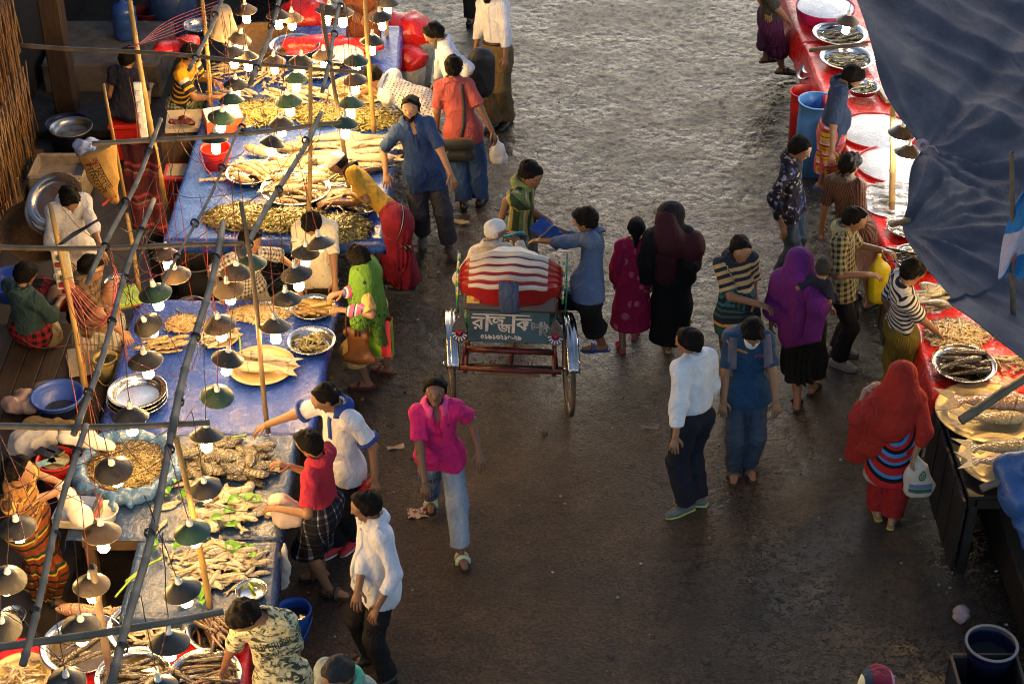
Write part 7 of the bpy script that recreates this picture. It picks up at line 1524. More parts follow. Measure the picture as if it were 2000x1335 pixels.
cI = ice(1752, 392, HR+.03, .34, .30, .04, 'flat white ice heap under silver fish by the bamboo upright'); pile(cI, 0, cI[2]+.03, .3, .26, ['ice'], 26, .22, -10, 16, .03, 'silver-white fish laid on the flat ice', 'fish on ice')
for (x, y, wp, lab, ks, n, ln, a, sp, mt, dp) in [(1772, 455, 84, 'steel tray of thin silver fish in front of the pinstripe shirt', ['small', 'dark2', 'ice'], 22, .22, -20, 10, STEEL, .06), (1790, 517, 98, 'steel tray of dark fish beyond the yellow bag', ['dark2', 'small', 'dark'], 18, .26, -15, 12, STEEL, .07), (1880, 727, 126, 'round steel tray of glossy dark catfish at the stall corner', ['dark', 'dark2', 'brown2'], 22, .30, 6, 12, STEEL, .08)]:
    _, c_, R_ = tray(x, y, HR+.03, wp, lab, mt, dp); pile(c_, 0, c_[2], R_*.88, R_*.8, ks, n, ln, a, sp, .04, 'fish in the '+lab, 'fish in '+lab[:44])
pile(1822, 592, HR+.02, .22, .16, ['bream', 'small', 'olive'], 20, .25, 10, 22, .07, 'fish heaped on the red cloth in front of the striped tee', 'fish heaped before the striped tee')
heap_stuff(1864, 655, HR+.02, .24, .21, .07, SHR_T, 360, .085, 'heap of brown prawns under the seller\'s hand', 'prawn heap', 31, .3, 'prawn_heap', .17)
MB().lathe([(.92, -.03), (1.0, .02), (1.04, .03), (1.04, .02), (.95, -.05)], 40)
pile(1945, 655, HR+.02, .16, .10, ['prawn', 'tan'], 16, .15, -30, 30, .04, 'pale prawns in the heap close under the tarpaulin edge', 'prawns close under the tarpaulin'); pile(1975, 712, HR+.02, .16, .10, ['prawn', 'tan2'], 18, .15, -30, 30, .04, 'pale prawns in the heap above the grey bamboo end', 'prawns above the bamboo end')
_, c_, R_ = tray(1924, 812, HR+.02, 196, 'big brass platter of two large carp at the stall front', BRASS, .03)
fish('rui', c_+V3(.0, .06, .085), -4, .78, 'largest reddish carp with its tail over the platter edge', None, (.1, 0)); fish('carp', c_+V3(-.02, -.12, .075), 0, .60, 'smaller golden carp at the front of the big platter', None, (0, 0))
_, c_, R_ = tray(1955, 905, HR+.02, 168, 'lower brass platter of two golden carp by the hanging blue sheet', BRASS, .03)
fish('carp', c_+V3(-.04, .09, .075), 2, .60, 'golden carp at the back of the lower platter', None, (.1, 0)); fish('rui', c_+V3(-.06, -.07, .075), -2, .60, 'carp at the front of the lower platter, half under the blue sheet', None, (0, 0))
tq = table(3.22, 4.5, 9.35, 10.5, HR-.004, 'small dark table carrying the carp platters'); WD2 = M('stall_shade_black', (.014, .011, .009), .5, var=.4, bump=.4)  # near-black colour painted in for the shade below the platters
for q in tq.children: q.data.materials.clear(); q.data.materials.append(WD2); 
# black panels added for the shade under the stall, and things on the ground
for (y0, y1) in ((9.36, 10.46), (10.6, 12.55)):
    m = MB(); n_ = int((y1-y0)/.13)
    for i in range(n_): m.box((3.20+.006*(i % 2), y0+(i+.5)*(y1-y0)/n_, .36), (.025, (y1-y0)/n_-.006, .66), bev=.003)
    tag(m.build('shade_panel', WD2, loc=(3.2, (y0+y1)/2, 0)), 'added black panel standing in for the shade under the '+('carp platters' if y0 < 10 else 'shrimp heap and dark fish tray'), 'planks')
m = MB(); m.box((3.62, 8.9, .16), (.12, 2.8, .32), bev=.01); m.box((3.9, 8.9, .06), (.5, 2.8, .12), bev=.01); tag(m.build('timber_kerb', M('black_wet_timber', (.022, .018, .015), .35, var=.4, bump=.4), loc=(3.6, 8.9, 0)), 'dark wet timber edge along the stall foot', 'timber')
cr = empty('crate', P(1930, 1325, .22)*V3(1, 1, 0)); tag(cr, 'black plastic crate under the dark blue bucket', 'crate'); m = MB()
for sx, sy, lx, ly in ((-1, 0, .02, .36), (1, 0, .02, .36), (0, -1, .44, .02), (0, 1, .44, .02)): m.box((sx*.21, sy*.17, .13), (lx, ly, .26), bev=.004)
m.box((0, 0, .01), (.42, .34, .02)); m.build('body', PL_BLK, cr); m = MB()
for sx, sy, lx, ly in ((-1, 0, .02, .38), (1, 0, .02, .38), (0, -1, .46, .02), (0, 1, .46, .02)): m.box((sx*.218, sy*.178, .265), (lx, ly, .018), bev=.003)
m.build('rim', M('worn_crate_rim', L('#5c4a3c'), .5), cr)
e = bucket(1937, 1255, .06, 98, .30, PL_DB, 'dark blue bucket at the foot of the stall beside the crate', .78, .55, False)
MB().tube([V3(.167*math.cos(t), .167*math.sin(t), .30) for t in np.linspace(0, 6.2832, 37)], .010, 6, 0, False).build('rim', RIMP, e)
def crumple(px, py, h, r, mat, name, label, cat, sd, fl=1.4):
    S = SDF(.009); c = P(px, py, h+r*.6); rr = random.Random(sd)
    for i in range(5): S.add(c+V3(rr.gauss(0, r*.4), rr.gauss(0, r*.4), rr.gauss(0, r*.12)), c+V3(rr.gauss(0, r*.4), rr.gauss(0, r*.4), 0), r*.5, r*.35, .03, UP, fl)
    S.disp = wrink(sd+200, r*.16, 2.2/r); return sdf_obj(name, S, mat, c, None, label, cat)
crumple(1873, 1195, 0, .085, M('dirty_film', L('#a88c84'), .35, bump=.3), 'plastic_bag', 'dirty crumpled plastic bag lying on the road by the bucket', 'plastic bag', 1)
crumple(903, 433, 0, .05, M('paper_scrap', L('#b09a6c'), .8), 'paper_scrap', 'crumpled paper scrap behind the rickshaw', 'litter', 2, 2.5)
pk = MB(); pk.grid(lambda u, v: V3(-.085+.17*u, -.055+.11*v, .012+.010*math.sin(11*u+3*v)*math.cos(9*v)), 10, 8); po = pk.build('snack_packet', cloth('packet_print', 'floral', 60, [(0, L('#a8988c')), (.4, L('#8c2c30')), (.55, L('#c8a860')), (.75, L('#4c5c7c'))], rough=.3)); po.location = P(818, 1003, 0); po.rotation_euler = (0, 0, .15); tag(po, 'shiny crushed snack packet on the road near the pink polo man\'s back foot', 'litter')
for (x, y, rz, lx, lab, c_) in [(773, 875, .3, .14, 'pale torn cardboard strip on the road behind the white polo', '#9c8a74'), (1270, 836, .1, .15, 'grey cardboard strip on the road left of the white shirt man', '#6c625c')]:
    m = MB(); m.grid(lambda u, v: V3(-lx/2+lx*u, -.022+.044*v, .014+.008*math.sin(6*u+2*v)), 8, 3); o = m.build('cardboard', M('card_'+c_[1:], L(c_), .8, var=.5, sc=30)); o.location = P(x, y, 0); o.rotation_euler = (0, 0, rz); tag(o, lab, 'litter')
STN = M('stone', L('#3a332e'), .7, bump=.5)
for i, (x, y, r) in enumerate([(1190, 1278, .022), (1378, 1290, .024), (1063, 845, .016)]): crumple(x, y, -.01, r, STN, 'stone', 'small dark stone or clod lying on the wet road', 'stone', 30+i, 2.2)['group'] = 'stones on the road'
crumple(1287, 412, .0, .06, M('leaf_litter', L('#5c5240'), .7), 'dry_leaf', 'brown leaf scrap on the mud behind the veiled woman\'s head', 'litter', 41, 3.)
# bamboo under the tarp, lamps, tarp, flag
bamboo(P(1738, 425, .74), PYZ(1748, 200, P(1738, 425, .74)[1]), .028, .024, BAM_Y, 'yellow bamboo upright in front of the ice heaps', 'upright poles of the stalls')
bamboo(P(1876, 822, 1.25), P(2030, 725, 1.5), .034, .032, BAM_G, 'grey bamboo end sticking out over the big platter'); bamboo(P(1918, 956, 1.0), P(2010, 915, 1.1), .028, .026, BAM_G, 'short grey bamboo end below the lower platter')
bamboo(P(1585, 100, 1.3), P(1690, 88, 1.7), .022, .020, BAM_G, 'dark bamboo end over the far steel tray')
bamboo(P(1745, 438, 1.9), P(1775, 432, 2.2), .022, .020, BAM_G, 'bamboo stub tied at the tarpaulin corner')
wm_ = emit('warm_stall_bulb', (1, .62, .22), LAMP*1.7); coolb = emit('cool_bulb', (1, .86, .66), RLAMP); cw = emit('white_bulb', (1, .95, .86), RLAMP*1.3)
def rlamp(px, py, h, lab, mt, at=None):
    p = P(px, py, h) if at is None else at; o = dup(PROTO[(2, 1)], p, (0.05, .05, 0), None, lab, 'lamps of the stall under the tarpaulin')
    for k in o.children:
        if k.name.startswith('cord'): k.scale[2] = .5 if p[2] < 1.8 else .18
        if k.name.startswith('bulb'): k.data = k.data.copy(); k.data.materials.clear(); k.data.materials.append(mt)
    return o
rlamp(1656, 38, 1.5, 'lit lamp at the tarpaulin edge over the farthest dark fish tray', coolb)
rlamp(1774, 292, 1.6, 'lamp shade at the tied tarpaulin edge over the ice', cw); rlamp(1762, 256, 1.7, 'lamp shade half behind the tied tarpaulin edge', cw)
for (x, y, mt, lab) in [(3.75, 15.6, coolb, 'lamp under the tarpaulin above the trays'), (3.85, 14.0, cw, 'lamp under the tarpaulin over the far ice'), (3.95, 13.2, cw, 'lamp under the tarpaulin over the near ice'), (4.05, 12.3, coolb, 'lamp under the tarpaulin over the thin silver fish'), (4.0, 11.5, wm_, 'lamp under the tarpaulin over the prawn heap'), (3.95, 10.9, wm_, 'lamp under the tarpaulin over the catfish tray'), (3.55, 10.32, wm_, 'lamp under the tarpaulin over the big carp'), (3.95, 17.5, cw, 'lamp under the tarpaulin over the pink basin')]:
    rlamp(0, 0, 0, lab, mt, V3(x, y, 1.62 if y != 10.32 else 1.86))
def tarp():
    E = [(1665, -60, 2.45), (1676, 20, 2.42), (1700, 105, 2.36), (1722, 165, 2.30), (1768, 232, 2.24), (1800, 285, 2.14), (1780, 330, 2.16), (1776, 385, 2.14), (1766, 432, 2.06), (1792, 490, 2.10), (1830, 545, 2.10), (1856, 588, 2.08), (1852, 600, 2.06), (1905, 645, 2.05), (1962, 692, 2.04), (2020, 735, 2.02)]
    ed = np.array(smooth([P(*e_) for e_ in E], 14)); n = len(ed); m = 170
    t_ = np.linspace(0, 1, n); far0 = V3(6.4, 19.5, 2.9); far1 = V3(5.6, 10.4, 2.3)
    V = []; tie1 = P(1803, 285, 2.14); tie2 = P(1766, 432, 2.06)
    rng_ = np.arange(m+1)/m
    G = np.zeros((n, m+1, 3))
    for i in range(n):
        fr = far0*(1-t_[i])+far1*t_[i]
        G[i] = ed[i]*(1-rng_[:, None]**1.1)+fr*rng_[:, None]**1.1
    sag = -.16*np.sin(np.pi*np.clip(rng_, 0, 1))[None, :]*np.ones((n, 1))
    X, Y = G[..., 0], G[..., 1]
    def fan(tp, fr, seed, amp):
        dx, dy = X-tp[0], Y-tp[1]; d = np.hypot(dx, dy); an = np.arctan2(dy, dx)
        return amp*1.25*((1-2*np.abs(np.sin(an*fr*.5+1.0*np.sin(an*2.3+seed)+.6*fbm(d*.8, an*.6+5, seed, 2))))+.5*(1-2*np.abs(np.sin(an*fr*1.25+seed+fbm(d, an, seed+4, 2)))))*np.exp(-d/1.3)*np.clip(d/.5, 0, 1)
    ridge = -np.abs(fbm(X*.8+Y*.5, Y*.6-X*.4, 71, 3)-.5)*.16
    Z = G[..., 2]+sag+fan(tie1, 8, 1, .032)+fan(tie2, 9, 2, .034)+.05*np.sin((X*.75+Y*.62)*6+3.2*fbm(X*.7, Y*.7, 75, 3))+.016*(1-2*np.abs(np.sin((X*.6+Y*.75)*9+4*fbm(X*1.1, Y*1.1, 76, 3))))*np.clip(rng_*4, 0, 1)[None, :]+.08*(fbm(X*.9, Y*.7, 73, 3)-.5)+ridge*np.clip(rng_*5, 0, 1)[None, :]
    hem = np.exp(-rng_*60)[None, :]; Z += .02*hem
    G[..., 2] = Z
    TB = None
    t = NT('dark_blue_tarp'); o = t.obj(); nn = t.noise(2.2, 5, o, .62); ww = t.noise(60, 3, t.map(o, (1, .18, 1), (0, 0, 0), (0, 0, .5)), .6); w2 = t.math('ABSOLUTE', t.math('SUBTRACT', t.noise(5, 4, t.map(o, (1, .3, 1), (0, 0, 0), (0, 0, .6)), .55, .8), .5))
    c = t.ramp(nn, [(.3, L('#3b3a42')), (.55, L('#545158')), (.75, L('#6a6462'))]); t.bump(t.math('ADD', t.math('MULTIPLY', ww, .16), t.math('MULTIPLY', w2, 1.3)), .6, .04); mat = t.fin(c, .68, 0, .16)
    sp = 88
    def panel(g, lab, mt):
        a, b = g.shape[:2]; I, J = np.meshgrid(np.arange(a-1), np.arange(b-1), indexing='ij'); q = (I*b+J).ravel(); F = np.stack([q, q+b, q+b+1, q+1], 1); loc = g.reshape(-1, 3).mean(0)
        o_ = bpy.data.objects.new('tarpaulin', np_mesh('tarpaulin', g.reshape(-1, 3)-loc, F, None, [mt])); o_.location = loc; link(o_); md = o_.modifiers.new('t', 'SOLIDIFY'); md.thickness = .006; return tag(o_, lab, 'tarpaulin')
    panel(G[:, :sp+2], 'large dark blue tarpaulin with a tied edge roofing the red-cloth stall', mat)
    g2 = G[:, sp:].copy(); g2[..., 2] += .02; t2 = tarpm('pale_slate_tarp', L('#303646'), .5, .3, L('#464a58')); panel(g2, 'paler slate tarpaulin overlapping the dark one behind the flag', t2)
    m_ = MB(); tp = P(1803, 286, 2.17)
    for j in range(5): m_.tube([tp+V3(.03*math.cos(a)*(1+.2*j), .02*math.sin(a*1.0)+.01*j, .03*math.sin(a)) for a in np.linspace(0, 6.28, 10)], .006, 4)
    m_.tube([tp, tp+V3(.07, -.05, .03), tp+V3(.10, -.10, .0)], .005, 4); tag(m_.build('rope_tie', M('pale_string', L('#a09098'), .8), loc=tp), 'pale string tying the gathered tarpaulin edge', 'rope')
tarp()
S = SDF(.016); c_ = P(1985, 940, 1.1)
S.add(P(1958, 905, 1.12), P(2040, 895, 1.2), .05, .1, .05); S.add(P(1965, 915, 1.08), P(1990, 975, .95), .09, .10, .06); S.add(P(1990, 960, .95), P(2008, 1062, .62), .11, .05, .06); S.disp = wrink(95, .018, 14); sdf_obj('plastic_sheet', S, tarpm('faded_blue_sheet', L('#2c4c7c'), .4), c_, None, 'faded blue sheet hanging in folds over the lower platter', 'plastic sheet')
# flag on a stick
fb = PYZ(2004, 520, 9.9); ft = PYZ(1975, 298, 9.9); bamboo(fb-UP*.5, ft, .020, .014, BAM_D, 'thin flag pole standing over the tarpaulin', None, .003, 'flag_pole')
a0 = PYZ(2004, 376, 9.86)
fl = MB(); nu, nv = 60, 40
def flag(u, v):  # hangs limp from its top corner; u along the drop, v across
    top = a0; drop = .62*u; wd = (.05+.15*math.sin(min(1, u*1.4)*1.5708))*(1-.25*max(0, u-.75)*4*.4)
    return top+V3(-.03*u**.7+wd*(v-.35)*.9, .045*math.sin(v*7+u*4), -drop*1.05-.04*v*math.sin(u*3))-a0
fl.grid(flag, nu, nv, mf=lambda i, j: 0 if (i/nu+.35*j/nv) < .52 else (1 if (i/nu+.35*j/nv) < 1.0 else 0))
fo = fl.build('flag', [cloth('flag_blue', 'plain', L('#2c74b0')), cloth('flag_white', 'plain', L('#b8b0c0'))]); fo.location = a0; tag(fo, 'limp sky blue and white flag with a red swirl in front of the tarpaulin', 'flag')
m = MB()
for r_, w_ in ((.055, .008), (.03, .006)): m.tube([np.array(flag(.74+r_*1.3*math.sin(t), .5+r_*1.6*math.cos(t)))+V3(0, -.03, 0) for t in np.linspace(0, 5.4, 18)], w_*.6, 5)
m.build('swirl_emblem', M('flag_red', L('#a0443c'), .8, bump=0), fo)
# ------------------------------------------------------------------ dark back of the left stalls
RUST = M('rusty_slat', L('#8c6c48'), .6, var=.4, sc=3, bump=.3, dirt=(L('#4a2c1c'), .5), st=(1, 1, .2)); BLKW = M('dark_interior', (.012, .010, .009), .8)
g = empty('collapsible_gate', (-4.8, 14.2, 0)); tag(g, 'rusty slatted collapsible gate pulled across the shop front', 'gate'); m = MB(); rr = random.Random(4); y = -1.9
while y < 1.25:
    m.box((rr.uniform(-.03, .03), y, 1.9), (.02, .034, 3.8), R=np.array([[1, 0, 0], [0, 1, rr.uniform(-.012, .012)], [0, 0, 1]])); y += rr.choice([.06, .075, .09])
for i in range(26):
    y0 = -1.9+.12*i
    for z0 in (.3, 1.25, 2.2): m.tube([V3(.04, y0, z0), V3(.04, y0+.16, z0+.8)], .008, 4); m.tube([V3(.045, y0+.16, z0), V3(.045, y0, z0+.8)], .008, 4)
m.build('slats', RUST, g)
for z in (.05, 3.75): MB().box((0, -.33, z), (.08, 3.3, .06)).build('rail', RUST, g)
m = MB(); m.box((-5.2, 13.3, 2.6), (.2, 13, 5.2)); tag(m.build('shop_wall', BLKW, loc=(-5.2, 13.3, 0)), 'dark shop wall behind the collapsible gate', 'wall')
m = MB(); m.box((-4.05, 20.1, 1.6), (3.6, .2, 3.2)); tag(m.build('rear_wall', M('dark_wall', (.02, .017, .014), .8, var=.5), loc=(-4.05, 20.1, 0)), 'dark wall closing the rear of the stalls', 'wall')  # near-black wall, tone uneven by noise
b1 = P(132, 238, 0); MB_ = MB().box((0, 0, 2.0), (.22, .22, 4.0), bev=.015); tag(MB_.build('timber_post', M('dark_post_wood', L('#3a2818'), .7, var=.4, bump=.5, st=(1, 1, .2))), 'thick dark timber post beside the gate', 'post'); bpy.data.objects['timber_post'].location = b1+V3(0, .1, 0)
CONC = M('stained_concrete', L('#6a6258'), .85, var=.4, sc=5, bump=.5, bsc=24, dirt=(L('#2c2622'), .5))
o = MB().box((0, 0, .2), (1.25, 1.1, .4), bev=.02).build('concrete_plinth', CONC); o.location = P(212, 82, .4)*V3(1, 1, 0); tag(o, 'stained concrete plinth under the blue water jar', 'plinth')
o = MB().box((0, 0, .04), (1.3, 1.8, .08), bev=.01).build('stone_slab', M('dark_slab', L('#3c362f'), .8, var=.4, bump=.5)); o.location = P(180, 190, 0); tag(o, 'dark stone slab on the ground between the post and the seated navy tee', 'slab')
j = P(248, 72, .4); jr = MB().lathe([(0, 0), (.125, 0), (.135, .02), (.135, .10), (.128, .115), (.135, .13), (.135, .24), (.128, .255), (.135, .27), (.135, .34), (.09, .40), (.035, .42), (.03, .47), (0, .47)], 28).build('water_jar', M('blue_pet', L('#2c4a8c'), .2, var=.1, bump=0)); jr.location = j; tag(jr, 'blue ribbed water jar on the concrete plinth', 'jar')
dr = empty('drum', P(346, 78, 0)); tag(dr, 'big blue plastic drum with a red lid near the top edge', 'drum'); MB().lathe([(0, 0), (.22, 0), (.25, .08), (.27, .30), (.27, .5), (.25, .70), (.20, .78), (0, .78)], 30).build('body', M('old_blue_drum', L('#26406c'), .45, var=.3, dirt=(L('#3c3a3c'), .6)), dr); MB().lathe([(0, .80), (.19, .80), (.20, .77), (.20, .74)], 24).build('lid', PL_RED, dr)
bucket(290, 18, 0, 62, .4, M('dim_red_plastic', L('#5c1410'), .5), 'dim red bucket between the water jar and the drum', .8, None, False)
st = empty('stool', P(350, 335, .45)*V3(1, 1, 0)); tag(st, 'red plastic stool with a patterned seat under the blue table edge', 'stool'); MB().box((0, 0, .44), (.30, .30, .04), bev=.012).build('seat', PL_RED, st); MB().box((0, 0, .465), (.22, .22, .008)).build('seat_pattern', M('seat_sticker', L('#a8987c'), .6, var=.5, sc=50), st)
for sx in (-1, 1):
    for sy in (-1, 1): MB().box((sx*.12, sy*.12, .21), (.045, .045, .42), bev=.006).build('leg', PL_RED, st)
st2 = empty('stool', P(247, 228, .42)*V3(1, 1, 0)); tag(st2, 'plain red plastic stool under the seated navy tee', 'stool'); MB().box((0, 0, .38), (.34, .34, .05), bev=.012).build('seat', PL_RED, st2); MB().box((0, 0, .18), (.30, .30, .36), bev=.01).build('body', PL_RED, st2)
# cloth hanging from the crossbar
m = MB(); hp = P(268, 280, 2.08); m.grid(lambda u, v: V3(-.14+.28*u+.01*math.sin(9*v), .03*math.sin(11*u+2*v), -.80*v), 12, 14); ho2 = m.build('hanging_cloth', cloth('maroon_striped_gamcha', 'f', lambda t, xyz, o, at: t.ramp(t.math('FRACT', t.math('MULTIPLY', t.math('ADD', sep(t, o)[2], 5.), 3.5)), [(0, L('#3c1216')), (.45, L('#5c1c20')), (.6, L('#6c5048')), (.66, L('#3c1216')), (.8, L('#7a2a2c')), (.9, L('#3c1216'))], 'CONSTANT')), loc=None); ho2.location = hp; md = ho2.modifiers.new('t', 'SOLIDIFY'); md.thickness = .006; tag(ho2, 'maroon striped cloth hanging from the crossbar beside the yellow upright', 'cloth')
# big brown paper sack with print, stuffed and tied at the top
b = P(226, 398, .62); t_ = PYZ(178, 296, b[1]+.1); S = SDF(.013); u = t_-b; S.add(b+u*.1, b+u*.55, .06, .13, .06, V3(0, 1, 0), 1.7); S.add(b+u*.55+V3(.02, 0, .0), b+u*.98+V3(.04, 0, .05), .13, .20, .06, V3(0, 1, 0), 2.0); S.cuts.append((t_+UP*.02, nz(V3(-.35, 0, 1)))); S.disp = wrink(97, .008, 15)
sk2 = sdf_obj('paper_sack', S, M('brown_sack', L('#b08a4c'), .75, var=.2, bump=.4), b, None, 'tapering yellow-brown printed sack stuffed with blue-white film', 'sack')
bv = BVHTree.FromPolygons([tuple(v.co) for v in sk2.data.vertices], [tuple(p.vertices) for p in sk2.data.polygons]); INK = M('sack_black_ink', L('#2a201c'), .8, bump=0); RINK = M('sack_red_ink', L('#a02c1c'), .8, bump=0)
ax_ = nz(V3(u[0], 0, u[2])); cx_ = V3(ax_[2], 0, -ax_[0])
def onsack(pts, faces, mat, nm):
    out = []
    for (a, c2) in pts:  # a: across, c2: distance up the sack's axis
        p = ax_*c2+cx_*a; h = bv.ray_cast(Vector((p[0], -1.5, p[2])), Vector((0, 1, 0)), 3); out.append(np.array(h[0])+V3(0, -.005, 0) if h[0] is not None else V3(p[0], -.1, p[2]))
    return MB().add(out, faces, 0, False).build(nm, mat, sk2)
for txt, a_, sz, yy in (('সিমেন্ট', -.045, .10, .30), ('ডায়মন্ড', .035, .09, .33)):
    V_, F_ = glyphs(txt, sz); onsack([(a_+v[1]*1.0, yy-v[0]*1.0) for v in V_], F_, INK, 'lettering')
def rect(a0, a1, c0, c1): return [(a0, c0), (a1, c0), (a1, c1), (a0, c1)]
for a0 in (-.075, .0):
    for (c0, c1) in ((.43, .56), (.06, .19)):
        w_ = .05; e_ = .004
        for q in (rect(a0, a0+e_, c0, c1), rect(a0+w_-e_, a0+w_, c0, c1), rect(a0, a0+w_, c0, c0+.022)): onsack(q, [(0, 1, 2, 3)], RINK, 'red_print')
crumple(176, 290, float(t_[2])-.06, .12, M('pale_blue_film', L('#8c9cc0'), .4, bump=.3), 'plastic_film', 'bluish white plastic film stuffed in the sack\'s mouth', 'plastic film', 51, 1.0)
# basins, tubs and baskets at the back
def lathe_obj(nm, prof, px, py, h, mat, lab, cat, tilt=None, n=40, sx=1, sy=1):
    o = MB().lathe(prof, n, sx=sx, sy=sy).build(nm, mat); o.location = P(px, py, h); 
    if tilt: o.rotation_euler = tilt
    return tag(o, lab, cat)
lathe_obj('basin', [(0, 0), (.17, 0), (.20, .25), (.215, .30), (.22, .30), (.205, .26), (0, .26)], 138, 290, 0.0, PL_DB, 'dark blue tub under the steel dish by the gate', 'tub'); tray(140, 258, .34, 84, 'steel dish sitting in the dark blue tub by the gate', STEELD, .05)
bw = empty('tub', P(122, 352, .12)*V3(1, 1, 0)); tag(bw, 'dirty white woven tub holding fish heads', 'tub'); m = MB()
for sx, sy, lx, ly in ((-1, 0, .05, .52), (1, 0, .05, .52), (0, -1, .62, .05), (0, 1, .62, .05)): m.box((sx*.26, sy*.22, .15), (lx*.86, ly*.86, .3), bev=.02)
m.box((0, 0, .1), (.50, .42, .16)); m.build('body', M('woven_white', L('#8c8274'), .8, var=.3, bump=.8, bsc=50), bw)
for i in range(9): fish('rui', P(128+rr.uniform(-16, 20), 350+rr.uniform(-8, 8), .22+.03*(i % 3)), rr.uniform(0, 360), .2, 'fish scraps lying in the white woven tub', 'fish scraps in the woven tub', (rr.uniform(-.5, .5), 0))
for i, (x, y) in enumerate([(112, 396), (108, 410)]): tray(x, y, .75-.1*i, 116, ['large steel tray leaning behind the white-shirted seller, rear one', 'large steel tray leaning behind the white-shirted seller, front one'][i], STEELD, .05, (math.radians(38), math.radians(-10), 0))
lathe_obj('wicker_basket', [(0, 0), (.16, 0), (.24, .10), (.31, .26), (.325, .27), (.31, .25), (.23, .10), (.15, .02), (0, .02)], 72, 478, .30, M('wicker', L('#4c3620'), .85, var=.4, sc=30, bump=1, bsc=70), 'brown wicker basket with a red-stitched rim below the steel trays', 'basket', (.5, .25, 0))
bucket(318, 455, 0, 70, .55, PL_BLK, 'black drum behind the crossbar beside the yellow upright', .85, None, False, 'drum', cat='drum'); bucket(385, 505, 0, 92, .6, M('dark_drum', (.03, .03, .032), .5), 'dark wide drum in front of the far table edge', .88, None, False, 'drum', cat='drum')
bucket(18, 545, .46, 90, .16, PL_BASIN, 'blue basin beside the dark teal shirt', .75, None, False, 'basin', cat='basin'); bucket(142, 535, .46, 74, .15, PL_DB, 'dark blue bowl of fruit between the seated sellers', .7, None, False, 'bowl', cat='bowl')
for i, (x, y, c_) in enumerate([(146, 528, '#8a9a2c'), (138, 534, '#b08a2c'), (152, 536, '#a8782c')]): m = MB(); m.ell((0, 0, 0), (V3(.035, 0, 0), V3(0, .035, 0), V3(0, 0, .033)), 0, 12); o = m.build('fruit', M('fruit_%d' % i, L(c_), .4, var=.2)); o.location = P(x, y, .60); tag(o, ['green fruit in the dark blue bowl', 'yellow fruit in the dark blue bowl', 'orange-brown fruit in the dark blue bowl'][i], 'fruit')
bag((100, 625), (102, 668), .46, .20, M('grain_bag', L('#8c7858'), .5, var=.2, sc=60, bump=.4), 'knotted clear bag of grain beside the red lungi', seed=11, depth=.9, body=.55, handles=False)
crumple(38, 788, .46, .13, M('pink_clear_film', L('#a08478'), .35, bump=.4), 'plastic_bag', 'crumpled clear plastic beside the blue basin', 'plastic bag', 61, 1.1)
crumple(80, 760, .46, .10, M('grey_film', L('#8c8070'), .4, bump=.4), 'plastic_bag', 'dull crumpled plastic behind the blue basin', 'plastic bag', 62, 1.3)
# fuse board on its upright
pb = P(122, 520, 1.55); fbx = empty('fuse_board', pb, .15); tag(fbx, 'cream fuse board strung with red wires on the wound upright', 'fuse board'); MB().box((0, 0, 0), (.13, .03, .40), bev=.006).build('board', M('cream_board', L('#b0a88c'), .5, var=.3), fbx)
FUM = [CER, M('fuse_green', L('#1c5c4c'), .4), M('fuse_red', L('#8c1c24'), .4)]
for i in range(6): MB().box((-.015+.012*math.sin(i*2), -.022, .15-.06*i), (.05, .03, .035), bev=.004).build('fuse', FUM[i % 3], fbx)
wb = P(275, 215, 1.4); fb2 = empty('switch_board', wb, .1); tag(fb2, 'narrow white switch board tied to the tall yellow upright', 'switch board'); MB().box((0, 0, 0), (.07, .03, .55), bev=.006).build('board', WHITEP, fb2)
for i in range(4): MB().box((0, -.02, .18-.11*i), (.04, .02, .05), bev=.004).build('switch', CER, fb2)
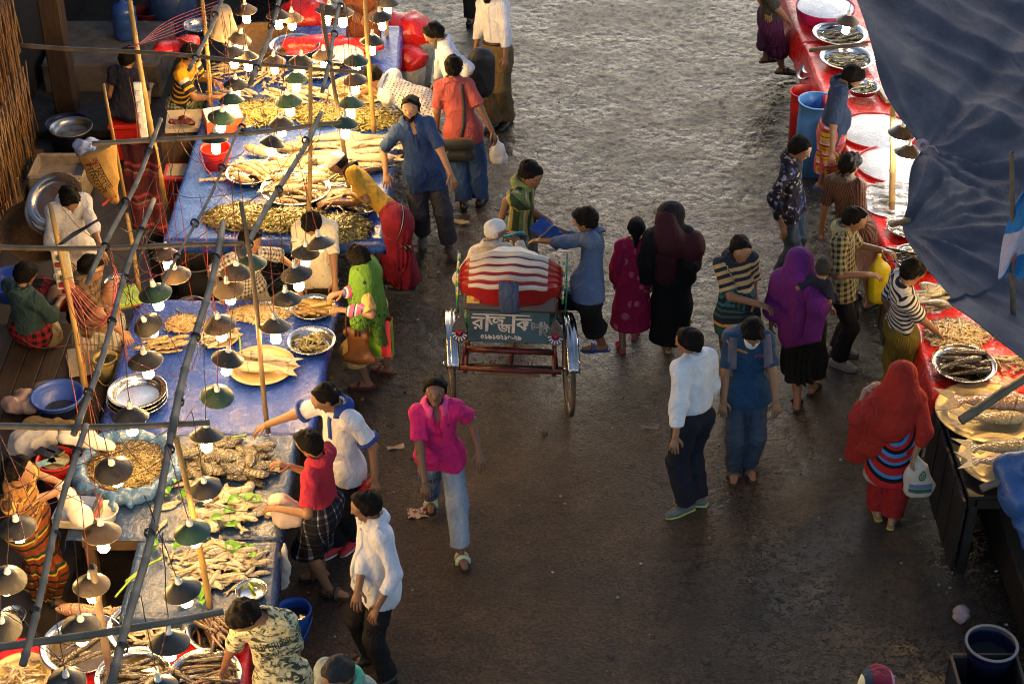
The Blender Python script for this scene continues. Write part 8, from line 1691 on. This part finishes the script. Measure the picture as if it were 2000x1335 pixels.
# white sack hanging from the far pole, red bundles
bag((432, 12), (438, 76), 1.55, .26, M('cream_cloth_sack', L('#a89880'), .7, bump=.5), 'cream cloth sack hanging from the dark pole at the top', seed=12, depth=.9, body=.75, handles=True)
REDB = tarpm('red_bundle_film', L('#c41c18'), .3)
for i, (x, y, r, hb_, lab) in enumerate([(795, 70, .30, .55, 'largest red plastic bundle on a white woven basket beside the lane'), (785, 122, .26, .42, 'lower red plastic bundle on a white woven basket'), (598, 40, .28, .6, 'red plastic bundle behind the round lamp at the top')]):
    c = P(x, y, hb_); bk = lathe_obj('woven_basket', [(0, 0), (r*.8, 0), (r*.95, hb_*.6), (r*1.0, hb_), (r*.93, hb_), (0, hb_*.9)], x, y, hb_, M('woven_white2', L('#a8a090'), .85, var=.3, bump=1, bsc=60), 'white woven basket under the '+lab.split(' on')[0].split(' behind')[0], 'basket'); bk.location = (c[0], c[1], 0)
    S = SDF(.018); S.add(c+V3(-.05, 0, .02), c+V3(.06, 0, .04), r*.88, r*.85, .05, UP, 1.25); S.add(c+V3(.04, -.05, r*.45), c+V3(.08, -.08, r*.7), .09, .05, .06); S.disp = wrink(100+i, .034, 9); sdf_obj('red_bundle', S, REDB, c, None, lab, 'bundle')
for i, (x, y, w_, lab) in enumerate([(615, 85, .34, 'crumpled red plastic laid between the far steel trays'), (690, 92, .30, 'crumpled red plastic behind the ice basin'), (345, 92, .16, 'red plastic bag hanging behind the yellow-striped seller')]):
    S = SDF(.016); c = P(x, y, .86 if i < 2 else 1.2); S.add(c-V3(w_*.7, 0, 0), c+V3(w_*.7, -.03, .02), .12, .10, .06, UP, 1.6); S.add(c, c+V3(.1, .12, .0), .1, .08, .05, UP, 1.5); S.disp = wrink(110+i, .028, 11); sdf_obj('red_sheet', S, REDB, c, None, lab, 'plastic sheet')
lathe_obj('wicker_basket', [(0, 0), (.30, 0), (.36, .10), (.38, .11), (.35, .09), (.29, .02), (0, .02)], 505, 92, TH_+.03, M('wicker_pale', L('#7a5c34'), .8, var=.4, sc=30, bump=1, bsc=70), 'shallow pale wicker basket at the back of the far sheet', 'basket')
m = MB(); m.box((0, 0, .02), (.34, .40, .04), .1); o = m.build('cutting_board', M('white_board', L('#b8ac9c'), .6, var=.2)); o.location = P(360, 240, .62); tag(o, 'white cutting board with fish offal beside the yellow-striped seller', 'board')
crumple(362, 239, .66, .09, M('offal', L('#4a1c10'), .3, bump=.4), 'fish_offal', 'dark red fish offal on the white cutting board', 'fish', 71, 2.6)
o = MB().box((0, 0, .29), (.42, .5, .58), bev=.01).build('wooden_box', WOOD); o.location = P(360, 240, .62)*V3(1, 1, 0); tag(o, 'wooden box carrying the white cutting board', 'box')
_, c_, R_ = tray(388, 62, .75, 62, 'steel bowl by the red bag at the far table end', STEEL, .07, name='bowl')
for w_ in WARN: print("WARN", w_)
